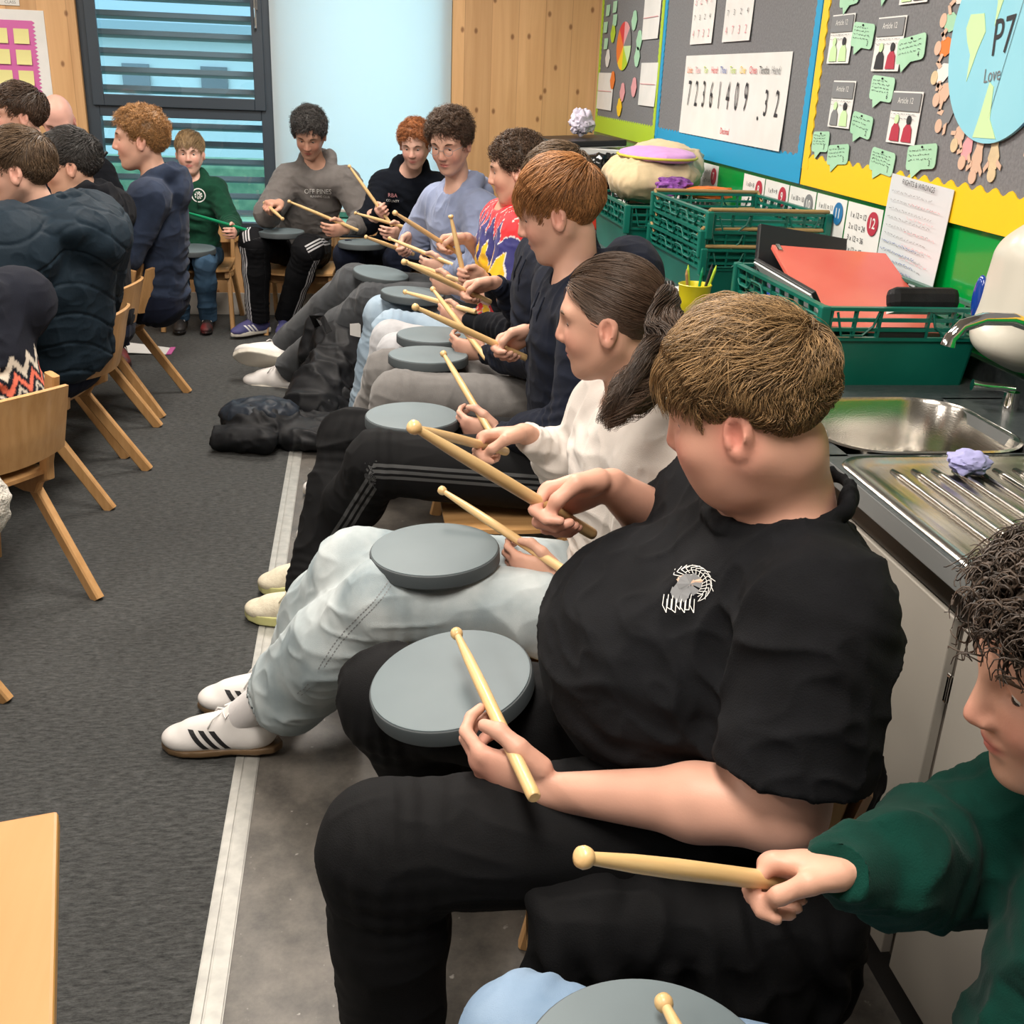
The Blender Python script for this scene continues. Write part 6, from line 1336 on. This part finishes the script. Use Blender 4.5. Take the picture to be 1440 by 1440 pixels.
for s_ in (-1, 1): b = MB(); b.tube([H.p(.102, s_ * .054, .008), H.p(.06, s_ * .074, .006), H.p(-.005, s_ * .082, .004)], .0012, seg=6); b.obj('temple', M['greyink'], g, smooth=True, world=True)
tag(g, 'thin framed glasses worn by the person in the periwinkle hoodie', 'glasses')
# ---- against the back wall
p7 = person(seat((.26, 6.68, .48), (-.15, -1), label='person in a black hoodie in front of the white blind, holding an upright stick', h=.006, N=(.30, 6.50, .955), SL=(.455, 6.48, .885), SR=(.15, 6.50, .885), EL=(.50, 6.30, .70), ER=(.06, 6.36, .70), KL=(.22, 6.12, .53), KR=(-.06, 6.18, .53), AL=(.24, 6.16, .085), AR=(-.05, 6.25, .085), handL=HL('7L', y=(.2, 0, .95), x=(-.5, -.85, 0)), handR=HO('7R', x=(-.1, -.98, -.1)),
    head=((.325, 6.36, 1.125), (-.22, -.88, -.36), (0, 0, 1), 1.0), skin=(.66, .40, .31), top='hoodie', topm=C['blacknavy'], legm=C['navytr'], shoe=S_white, hairm=C['h_red'],
    hair=dict(style='curly', n=1700, rad=.0018, length=(.02, .045), lift=.018, thick=.016, curl=.006, freq=1.8, S=12, jit=.5, bias=(.8, 0, 0), fringe=.02, seed=19, cols=(.6, 1.6)), seed=8))
p8 = person(seat((-.35, 6.70, .48), (-.1, -1), label='person in a grey hoodie and black trousers with white stripes, beside the dark window frame', h=.005, N=(-.235, 6.54, .975), SL=(-.065, 6.50, .895), SR=(-.395, 6.52, .895), EL=(.05, 6.42, .69), ER=(-.51, 6.42, .72), KL=(-.285, 6.26, .545), KR=(-.585, 6.36, .56), AL=(-.44, 6.52, .10), AR=(-.60, 6.47, .10), footL=((-.1, -1, 0),), footR=((-.80, -.6, 0),),
    handL=HL('8L', y=(.1, -.1, .95), x=(-.75, -.6, 0)), handR=HO('8R', x=(.1, -.98, -.1)), head=((-.262, 6.44, 1.16), (-.12, -.82, -.55), (0, -.3, 1), 1.03), skin=(.55, .31, .22), top='hoodie', topm=C['ghood'], loose=.024, foldk=1.5, legm=C['strip_white'], stripe=True, strofs=.9, tloose=.016, legr=(.085, .068, .05), shoe=S_purple, hairm=C['h_grey'],
    hair=dict(style='curly', n=2400, rad=.0015, length=(.022, .055), lift=.022, thick=.014, curl=.006, freq=2.0, S=13, jit=.5, bias=(.8, 0, 0), fringe=.015, seed=21, cols=(.7, 2.0)), seed=9))
p9 = person(seat((-.96, 6.76, .43), (0, -1), .84, label='smallest person, in a green hoodie and dark jeans, holding a green stick by the window', h=.005, N=(-.96, 6.70, .86), SL=(-.825, 6.69, .815), SR=(-1.095, 6.69, .815), EL=(-.74, 6.60, .64), ER=(-1.18, 6.60, .66), KL=(-.885, 6.44, .43), KR=(-1.04, 6.44, .43), AL=(-.905, 6.58, .08), AR=(-1.06, 6.58, .08), handL=HL('9L', y=(0, .1, .95), x=(.1, -.95, .1)), handR=HO('9R', x=(0, -1, 0)),
    head=((-.955, 6.68, 1.02), (.02, -.98, -.12), (0, 0, 1), .93), skin=(.66, .40, .31), top='hoodie', topm=C['dgreen'], legm=C['djean'], legname='jeans', legr=(.075, .06, .052), shoe=S_black, shoek=.95, hairm=C['h_lblond'],
    hair=dict(style='short', n=2600, rad=.0013, length=(.02, .05), lift=.010, thick=.010, bias=(1.2, 0, 0), fringe=.012, seed=23, jit=.1), seed=10))
# ---- the curly boy bottom right
p0 = person(seat((.66, .62, .46), (-1, .15), .92, label='person in a bottle green sweatshirt holding out a drumstick, cut off by the right edge', h=.004, N=(.80, .70, .88), SL=(.84, .50, .80), SR=(.77, .86, .80), EL=(.70, .40, .60), ER=(.66, .90, .70), KL=(.16, .55, .49), KR=(.17, .86, .50), AL=(.2, .6, .085), AR=(.2, .86, .085),
    cuff=1.10, handR=HO('0R', t=.187, x=(-.93, .30, -.05), k=.88), handL=HL('0L', x=(-.9, .3, 0), k=.9), head=((.672, .79, 1.004), (-.93, .10, -.25), (0, 0, 1), .98), skin=(.60, .34, .245), top='sweat', topm=C['green'], loose=.030, foldk=2.0, wr=.007, legm=C['p0jean'], legname='jeans', tloose=.014, shoe=S_white, hairm=C['h_dark'],
    hair=dict(style='curly', n=1900, rad=.0021, length=(.025, .062), lift=.026, thick=.022, curl=.0088, freq=2.1, S=22, jit=.5, bias=(.9, 0, 0), fringe=.03, seed=25, cols=(.5, 1.9)), seed=11))
# ---- the left row, backs to us
def zig(v):
    c = np.tile(V(.006, .008, .016), (len(v), 1)); ph = np.abs(((v[:, 1] * 14 + v[:, 0] * 6) % 1.0) * 2 - 1); z = v[:, 2] - .035 - .045 * ph
    c[(z > .625) & (z < .652)] = (.62, .56, .47); c[(z > .585) & (z < .605)] = (.70, .16, .10); c[(z > .555) & (z < .568)] = (.55, .5, .42); c[(z > .52) & (z < .535)] = (.5, .1, .12); return c
C['zig'] = attr_mat('navy knit with zigzag bands', .9, .6, 250, sheen=0)
l0 = person(seat((-1.04, 3.10, .49), (-.75, .66), label='person leaning out of the left edge in a navy sweatshirt with a zigzag hem', h=.006, lean=.0, N=(-1.13, 3.14, .875), SL=(-1.20, 3.00, .83), SR=(-.98, 3.26, .84), EL=(-1.38, 3.1, .70), ER=(-1.12, 3.46, .70), head=((-1.38, 3.28, .96), (-.75, .66, -.3), (0, 0, 1), 1.0), WL=(-1.72, 3.2, .74), WR=(-1.5, 3.5, .74),
    top='hoodie', topm=C['zig'], topcol=zig, topname='zigzag_sweatshirt', loose=.035, legm=C['navytr'], shoe=S_black, hairm=C['h_brown'], hair=dict(style='short', n=900, rad=.0016), seed=12))
def quilt(v):
    a = v[:, 2] * 9.5 + 2.6 * v[:, 0] + .5 * np.sin(v[:, 0] * 9 + v[:, 1] * 7); d1 = np.abs((a % 1) - .5) * 2; c = v[:, 0] * 4.2 - v[:, 1] * 4.4 - v[:, 2] * 3.5 + np.floor(a) * .5; d2 = np.abs((c % 1) - .5) * 2
    return .002 - .0055 * np.clip((d1 - .82) / .18, 0, 1) ** 1.3 - .0045 * np.clip((d2 - .86) / .14, 0, 1) ** 1.3
l1 = person(seat((-1.04, 3.84, .50), (-.95, .3), label='person in a padded petrol blue hooded jacket seen from behind, at the left table', h=.005, N=(-1.0, 3.76, 1.00), SL=(-1.08, 3.56, .94), SR=(-.93, 3.96, .94), EL=(-1.20, 3.46, .72), ER=(-1.0, 4.07, .72), WL=(-1.42, 3.62, .80), WR=(-1.42, 3.78, .84), head=((-1.07, 3.74, 1.165), (-.97, -.1, -.1), (0, 0, 1), 1.0),
    skin=(.60, .36, .27), top='puffer', topm=C['puff'], loose=.060, quilt=quilt, wr=.004, foldk=.5, extra_top=[ell((-.86, 3.80, .955), (.10, .18, .105)), ell((-.93, 3.70, 1.0), (.12, .14, .07))], legm=C['navytr'], shoe=S_black, hairm=C['h_mid'], hair=dict(style='short', n=3200, rad=.0012, length=(.014, .05), lift=.010, thick=.008, bias=(.5, 0, 0), seed=31), seed=13))
l2 = person(seat((-1.04, 4.50, .49), (-1, -.1), label='person in a dark coat between the padded jacket and the slate blue hoodie', h=.0055, WL=(-1.42, 4.36, .85), WR=(-1.42, 4.52, .85), N=(-1.06, 4.48, .985), SL=(-1.03, 4.29, .93), SR=(-1.0, 4.67, .93), head=((-1.095, 4.50, 1.12), (-.97, -.2, -.15), (0, 0, 1), 1.0),
    skin=(.58, .35, .25), top='hoodie', topm=C['bcoat'], loose=.03, legm=C['navytr'], shoe=S_black, hairm=C['h_grey'], hair=dict(style='short', n=2600, rad=.0013, length=(.012, .04), lift=.014, thick=.012, jit=.35, seed=33), seed=14))
l3 = person(seat((-.90, 5.06, .49), (-1, -.02), label='person in a slate blue hoodie playing a black pipe', h=.005, N=(-.86, 5.0, 1.02), SL=(-.87, 4.81, .96), SR=(-.85, 5.19, .96), EL=(-.98, 4.76, .74), ER=(-.98, 5.22, .74), head=((-.915, 5.0, 1.19), (-.99, -.12, -.08), (0, 0, 1), 1.03),
    handL=dict(w=(-1.155, 4.92, .97), x=(-.75, .4, .5), y=(.3, -.3, .9), pose='over'), handR=dict(w=(-1.16, 5.08, .93), x=(-.8, -.4, .4), y=(.2, .2, .9), pose='over'), skin=(.64, .38, .28), top='hoodie', topm=C['slate'], loose=.022, foldk=1.2, legm=C['navytr'], shoe=S_black, hairm=C['h_blond'],
    hair=dict(style='curly', n=3000, rad=.0012, length=(.015, .045), lift=.014, thick=.012, curl=.004, freq=1.4, S=11, jit=.3, bias=(.9, 0, 0), fringe=.01, seed=35, cols=(.55, 1.5)), seed=15))
l4 = person(seat((-1.46, 5.25, .52), (-1, -.2), label='person with dark hair at the left edge, behind the padded jacket', h=.006, WL=(-1.8, 5.1, .9), WR=(-1.8, 5.3, .9), N=(-1.42, 5.22, 1.08), SL=(-1.44, 5.04, 1.02), SR=(-1.40, 5.40, 1.02), head=((-1.455, 5.20, 1.26), (-.9, -.4, -.1), (0, 0, 1), 1.0), skin=(.62, .37, .28), top='hoodie', topm=C['navy'], legm=C['navytr'], shoe=S_black, hairm=C['h_brown'], hair=dict(style='short', n=1800, rad=.0016, length=(.02, .05), lift=.014, thick=.012, jit=.3, seed=37), seed=16))
l5 = person(seat((-1.56, 6.30, .50), (.3, -1), label='bald person in black at the far left beside the wooden wall', h=.006, N=(-1.55, 6.24, 1.03), head=((-1.545, 6.20, 1.20), (.15, -.85, -.65), (0, 0, 1), .98), skin=(.64, .36, .29), flush=.8, top='hoodie', topm=C['bcoat'], legm=C['navytr'], shoe=S_black, hair=None, seed=17))
l9 = person(seat((-1.06, 2.22, .49), (-1, 0), label='person in a cream teddy fleece, only an arm showing at the left edge', h=.006, N=(-1.0, 2.15, 1.0), SL=(-1.0, 1.98, .95), SR=(-.98, 2.33, .95), ER=(-.83, 2.22, .62), EL=(-.95, 1.88, .66), WR=(-.92, 2.0, .5), WL=(-1.3, 1.9, .7), head=((-1.1, 2.15, 1.2), (-1, 0, -.1), (0, 0, 1), 1.0), top='sweat', topm=C['fleece'], topname='fleece_jacket', loose=.03, legm=C['navytr'], shoe=S_black, hairm=C['h_brown'], hair=dict(style='short', n=900, rad=.0016), seed=18))
# ---- pads and sticks
for c, n, l in (((.272, .73, .588), (-.02, 0, 1), 'grey practice pad cut off by the bottom edge'), ((.135, 1.475, .605), (-.20, -.08, .97), 'grey practice pad on the lap of the person in the black T-shirt'), ((.145, 1.99, .600), (-.05, .0, 1), 'grey practice pad on the pale jeans of the person in off-white'), ((.143, 2.89, .605), (0, 0, 1), 'grey practice pad on black trousers, below the person in the navy hoodie'), ((.224, 3.475, .635), (0, .02, 1), 'grey practice pad on grey joggers, above the black trousers pad'),
    ((.262, 3.77, .635), (0, 0, 1), 'grey practice pad half hidden behind the one on grey joggers'), ((.22, 4.42, .660), (.05, 0, 1), 'grey practice pad on light blue jeans'), ((.105, 5.14, .615), (.12, -.08, .98), 'tilted grey practice pad on the crossed legs'), ((.02, 6.15, .610), (0, 0, 1), 'grey practice pad of the person in the black hoodie by the wall'), ((-.435, 6.36, .632), (0, 0, 1), 'grey practice pad on black trousers with white stripes'), ((-.955, 6.50, .505), (0, -.05, 1), 'grey practice pad of the small person in green')): pad(c, n, l)
sl = {'1L': 'pale drumstick in the left hand of the person in the black T-shirt, over the pad', '1R': 'drumstick raised in the right hand of the person in the black T-shirt', '0R': 'thick drumstick held out by the person in bottle green', '0L': 'drumstick tip on the pad at the bottom edge', '2L': 'drumstick in the left hand of the person in off-white, above the pad', '2R': 'drumstick in the right hand of the person in off-white',
    '3L': 'drumstick in the left hand of the person in the navy hoodie, over the middle pad', '3R': 'drumstick in the right hand of the person in the navy hoodie', '4L': 'pale drumstick crossing behind the navy hoodie right stick', '4R': 'long drumstick of the half hidden navy drummer, pointing left', '5R': 'drumstick raised by the bare right arm in front of the periwinkle hoodie', '5L': 'drumstick in the left hand below the patterned shirt', '6L': 'drumstick in the left hand of the person with glasses',
    'XL': 'white drumstick in the small hand beside the dark sleeve', 'XR': 'upright drumstick in front of the patterned shirt', '6R': 'drumstick in the right hand of the person with glasses', '7R': 'dark upright drumstick of the person in the black hoodie', '7L': 'drumstick in the left hand of the person in the black hoodie', '8L': 'drumstick across the front of the grey hoodie', '8R': 'drumstick pointing at the camera from the grey hoodie', '9L': 'green drumstick in front of the small person in green', '9R': 'dark green drumstick raised beside the small person'}
for k_, (a, b_) in st.items(): stick(a, b_, sl[k_], k_[0] == '9')
b = MB(); b.tube([(-1.055, 4.985, 1.135), (-1.12, 4.98, 1.07), (-1.20, 4.97, .99), (-1.23, 4.97, .955)], [.006, .009, .011, .013], seg=14); tag(b.obj('practice_chanter', M['blackp'], smooth=40), 'black practice chanter played by the pipe player', 'chanter')
# ================================================================= LOOSE THINGS
jf = lambda n, F, m, par, **k: soft(n, F, m, par, **k)
t = wempty('black_jacket', (.42, 1.05, .2)); F = Field((.15, .92, .1), (.72, 1.2, .6), .006)
F.add(cone((.27, 1.09, .455), (.60, 1.06, .46), .065, .075), 0); F.add(ell((.33, 1.07, .37), (.13, .055, .13)), .03); F.add(ell((.52, 1.04, .36), (.15, .055, .15)), .03); F.add(ell((.44, 1.05, .25), (.15, .04, .10)), .03)
soft('jacket_cloth', F, C['blacktr'], t, folds=[((.42, 1.0, .32), (1, 0, .1), .3, .010, .055)], wr=.004, wsc=9, it=2); tag(t, 'black jacket hanging over the chair side under the person in the black T-shirt', 'jacket')
# bags and coats on the floor
t = wempty('black_coat', (-.45, 4.45, 0)); F = Field((-.75, 4.1, 0), (.1, 4.9, .3), .008)
F.add(cone((-.61, 4.36, .055), (-.40, 4.30, .06), .05, .055, cuta=.0), 0); F.sub(cone((-.66, 4.37, .055), (-.56, 4.35, .057), .032), .01)
F.add(ell((-.42, 4.48, .10), (.17, .15, .075)), .03); F.add(ell((-.20, 4.44, .06), (.17, .17, .06)), .04); F.add(cone((-.30, 4.38, .05), (.02, 4.50, .07), .06, .06), .03); F.add(cone((-.18, 4.70, .06), (.04, 4.86, .08), .08, .07), .04)
soft('coat_cloth', F, M['blackcloth'], t, folds=[((-.1, 4.5, .08), (.5, .8, 0), .3, .011, .05), ((-.42, 4.48, .12), (.8, .3, 0), .14, .006, .05)], wr=.010, wsc=10, it=1)
F = Field((-.68, 4.25, 0), (-.1, 4.8, .3), .007); F.add(ell((-.43, 4.49, .125), (.165, .14, .062)), 0); soft('padded_lining', F, M['jackcloth'], t, folds=[((-.43, 4.49, .16), (.3, 1, 0), .2, .008, .06)], wr=.006, it=1)
tag(t, 'black coat with a blue black padded panel lying on the floor', 'coat')
t = wempty('rucksack', (-.13, 5.0, 0)); F = Field((-.42, 4.6, 0), (.22, 5.5, .55), .009)
F.add(cone((-.20, 4.80, .12), (-.02, 5.15, .26), .12, .14), 0); F.add(ell((-.22, 4.74, .09), (.13, .12, .09)), .04); F.add(ell((-.10, 5.10, .27), (.12, .15, .12)), .04); F.add(cone((-.24, 5.15, .20), (-.20, 5.2, .34), .05, .06), .04)
soft('bag_body', F, M['blackcloth'], t, folds=[((-.1, 4.9, .2), (.4, .8, .3), .3, .005, .07)], wr=.012, wsc=8, it=1)
b = MB(); b.tube([(-.20, 5.12, .36), (-.22, 5.06, .42), (-.17, 4.98, .43), (-.14, 4.95, .37)], 0, flat=(.03, .006), up=(0, 1, 0)); b.obj('strap', M['blackcloth'], t, world=True)
b = MB(); b.tube([(.03, 5.06, .36), (.08, 4.98, .30), (.09, 4.86, .20), (.05, 4.74, .14), (-.03, 4.70, .12)], 0, flat=(.035, .006), up=(0, 0, 1)); b.obj('strap', M['blackcloth'], t, world=True)
b = MB(); b.tube([(-.06, 5.10, .40), (.02, 5.16, .43), (.07, 5.14, .38)], 0, flat=(.02, .005), up=(0, 0, 1)); b.obj('handle', M['blackcloth'], t, world=True)
tag(t, 'black rucksack leaning against the legs on the floor', 'bag')
b = MB(); b.sheet(lambda u, v: (-.045 + .05 * u, 5.0 + .02 * u, .33 + .07 * v), 3, 3, .001); 
o = b.obj('white_paper_tag', M['paper']); tag(o, 'white sheet sticking out of the black rucksack', 'paper')
# booklet on the carpet
t = wempty('booklet', (-1.16, 6.05, 0)); b = MB(); b.sheet(lambda u, v: (-1.33 + .27 * u, 5.99 + .15 * v, .004 + .035 * (1 - u) * (.3 + .7 * v)), 6, 4, .003); b.obj('pages', M['paper'], t, world=True); b = MB(); b.box(-1.062, -1.035, 5.985, 6.145, .002, .007); b.obj('pink_edge', M['pink'], t, world=True); tag(t, 'white booklet with a pink edge lying on the carpet behind the chairs', 'booklet')
# ---- prints on clothes
def print_on(target, origin, right, upv, shapes, m, name, direction, parent):
    """flat shapes (2D polygons) laid on a garment"""
    T = tree_of(target); o = V(origin); r = nrm(right); u = nrm(upv); b = MB()
    for sh in shapes:
        n = len(sh)
        vs = [b.bm.verts.new(o + r * x + u * y) for x, y in sh]
        for f in ([vs] if n <= 4 else [[vs[i], vs[i + 1], vs[n - 2 - i], vs[n - 1 - i]] for i in range(n // 2 - 1)]): 
            try: b.bm.faces.new(f)
            except ValueError: pass
    ob = b.obj(name, m, None); wrap(ob, T, direction, .0016); ob.parent = parent; ob.matrix_parent_inverse = Matrix(); return ob
def line(pts, w):
    """polyline ribbon as quads"""
    out = []
    for (x0, y0), (x1, y1) in zip(pts[:-1], pts[1:]):
        dx, dy = x1 - x0, y1 - y0; L_ = math.hypot(dx, dy) + 1e-9; nx, ny = -dy / L_ * w / 2, dx / L_ * w / 2; out.append([(x0 + nx, y0 + ny), (x1 + nx, y1 + ny), (x1 - nx, y1 - ny), (x0 - nx, y0 - ny)])
    return out
rnd = random.Random(3)
vd = nrm((.2489, 1.5 * .8, -.45)); rt_ = (.99, -.134, .038); up3 = (.0157, .3796, .925)
vd = nrm(V(.36, 1.32, .90) - V(0, 0, 1.5)); oc = (.345, 1.215, .915)
def blobp(cx, cy, rx, ry, n=10, j=.2): return [[(cx, cy)] + [(cx + rx * math.cos(a) * (1 + rnd.uniform(-j, j)), cy + ry * math.sin(a) * (1 + rnd.uniform(-j, j))) for a in (i * 6.283 / n, (i + 1) * 6.283 / n)] for i in range(n)]
try:
    oc = V(0, 0, 1.5) + nrm(V(.99020715 * 250 + .0157 * -105 + .13872 * 1500, -.1342541 * 250 + .37957 * -105 + .91536889 * 1500, .03828363 * 250 + .925 * -105 - .37796 * 1500)) * 1.42; vd = nrm(oc - V(0, 0, 1.5))
    print_on(p1.top, oc, rt_, up3, blobp(.0, .004, .017, .014) + blobp(-.012, -.008, .012, .012), M['greyink'], 'print', vd, p1.top)
    print_on(p1.top, oc, rt_, up3, blobp(.003, .007, .013, .006) + blobp(-.01, .01, .007, .005), M['pcard'], 'print', vd * 1, p1.top)
    L2 = []
    for j in range(3):
        L2 += line([((.012 + .006 * j) * math.cos(R_(t_)) + .004, .004 + (.012 + .006 * j) * math.sin(R_(t_))) for t_ in range(-70, 130, 14)], .0008)
    for i in range(14): a = R_(-60 + i * 15); L2 += line([(.016 * math.cos(a), .004 + .014 * math.sin(a)), (.026 * math.cos(a + .2), .005 + .02 * math.sin(a + .2)), ((.029 + .004 * (i % 2)) * math.cos(a - .15), .004 + .025 * math.sin(a - .15))], .0009)
    for i in range(7): x = -.034 + i * .006; L2 += line([(x, -.010), (x - .002, -.024 - .003 * (i % 3)), (x + .003, -.034 + .004 * (i % 2)), (x + .004, -.016)], .0010)
    print_on(p1.top, oc, rt_, up3, L2, M['paper'], 'print', vd, p1.top)
except Exception as ex_: print('print failed', ex_)
def text_on(target, s_, size, M_, direction, m, name='print'):
    me = text_mesh(s_, size); me.transform(M_); me.materials.clear(); me.materials.append(m); o = bpy.data.objects.new(name, me); COL.objects.link(o); wrap(o, tree_of(target), direction, .002); o.parent = target; return o
text_on(p8.top, 'OFF PINES', .034, frame_M((-.225, 6.2, .905), (1, .03, 0), (0, .35, .93)), (0, 1, -.25), M['wshoe_ink'] if 'wshoe_ink' in M else M['paper'])
text_on(p8.top, 'RUNNING CLUB', .015, frame_M((-.215, 6.2, .880), (1, .03, 0), (0, .35, .93)), (0, 1, -.25), M['paper'])
for r0, r1 in ((.040, .034), (.024, .019)):
    pass
T_ = tree_of(p9.top)
for k_, (r0, r1) in enumerate(((.040, .034), (.022, .0))):
    b = MB(); n = 24; cx, cz = -.915, .79
    for i in range(n):
        a0, a1 = i * 6.283 / n, (i + 1) * 6.283 / n
        if r1: b.bm.faces.new([b.bm.verts.new((cx + r * math.cos(a), 6.4, cz + r * math.sin(a))) for r, a in ((r0, a0), (r0, a1), (r1, a1), (r1, a0))])
        elif i % 3: b.bm.faces.new([b.bm.verts.new((cx + r * math.cos(a), 6.4, cz + r * math.sin(a))) for r, a in ((r0, a0), (r0, a1), (.005, a1), (.005, a0))])
    o = b.obj('emblem', M['paper']); wrap(o, T_, (0, 1, 0), .002); o.parent = p9.top
text_on(p7.top, 'RBA', .03, frame_M((.20, 6.2, .88), (1, 0, 0), (0, .3, .93)), (0, 1, -.2), M['salmon']); text_on(p7.top, 'COUNTY', .018, frame_M((.20, 6.2, .85), (1, 0, 0), (0, .3, .93)), (0, 1, -.2), M['paper'])
# little mark on the padded jacket, stripes on the ginger boy's shoulder
pp = V(-1.0, 3.60, .90); 
text_on(l1.top, 'SB', .022, frame_M((-.98, 3.2, .90), (1, 0, 0), (0, 0, 1)), (-.1, 1, 0), M['paper'])

# felled side seam of the pale jeans
jo = [c for c in p2.e.children if c.name.startswith('jeans')][0]
sp_ = [(.10, 2.0, .60), (.03, 1.99, .54), (-.04, 2.01, .46), (-.11, 2.06, .34), (-.17, 2.11, .22)]
b = MB()
for off in (-.004, .004):
    for a_, c_ in zip(sp_[:-1], sp_[1:]):
        A_, B_ = V(a_), V(c_); n_ = nrm(np.cross(B_ - A_, V(-.25, 1, -.35))) 
        for k_ in range(14):
            p_ = A_ + (B_ - A_) * (k_ / 14); q_ = A_ + (B_ - A_) * ((k_ + .62) / 14); b.bm.faces.new([b.bm.verts.new(p_ + n_ * (off - .0009)), b.bm.verts.new(q_ + n_ * (off - .0009)), b.bm.verts.new(q_ + n_ * (off + .0009)), b.bm.verts.new(p_ + n_ * (off + .0009))])
o = b.obj('seam_stitching', M['greyink']); wrap(o, tree_of(jo), (-.25, 1, -.35), .001); o.parent = jo
# ================================================================= LIGHT
W = bpy.data.worlds.new('sky'); SC.world = W; W.use_nodes = True; bg = W.node_tree.nodes['Background']; bg.inputs[0].default_value = (.60, .86, 1.0, 1); bg.inputs[1].default_value = 4.2
def area(name, loc, rot, sx, sy, power, col=(1, 1, 1), spread=180):
    l = bpy.data.lights.new(name, 'AREA'); l.shape = 'RECTANGLE'; l.size = sx; l.size_y = sy; l.energy = power; l.color = col; l.spread = R_(spread)
    o = bpy.data.objects.new(name, l); COL.objects.link(o); o.location = loc; o.rotation_euler = [R_(a) for a in rot]; return o
M['lamp'] = bpy.data.materials.new('lit lamp diffuser'); M['lamp'].use_nodes = True
_b = M['lamp'].node_tree.nodes['Principled BSDF']; _b.inputs['Emission Color'].default_value = (1, .93, .84, 1); _b.inputs['Emission Strength'].default_value = 4
for i, (x, y) in enumerate(((-.1, .6), (-.1, 3.0), (-.1, 5.4), (-2.6, .6), (-2.6, 3.0), (-2.6, 5.4))):
    e = empty('ceiling_light', (x, y, CEIL - .05)); b = MB(); b.box(-.32, .32, -.62, .62, .01, .05, bev=.004); b.obj('housing', M['white'], e)
    b = MB(); b.box(-.29, .29, -.59, .59, .004, .012); b.obj('diffuser', M['lamp'], e); tag(e, 'white ceiling light panel', 'ceiling light', 'ceiling light panels')
    area('ceiling_lamp', (x, y, CEIL - .06), (0, 0, 0), .56, 1.15, 62 if x > -1 else 42, (1, .90, .80))
SC.view_settings.view_transform = 'Standard'; SC.view_settings.look = 'None'; SC.view_settings.exposure = 0.0; SC.view_settings.gamma = 1
SC.cycles.max_bounces = 6; SC.cycles.diffuse_bounces = 3; SC.cycles.glossy_bounces = 3; SC.cycles.transparent_max_bounces = 6; SC.cycles.transmission_bounces = 3
SC.cycles.caustics_reflective = False; SC.cycles.caustics_refractive = False; SC.cycles.sample_clamp_indirect = 4
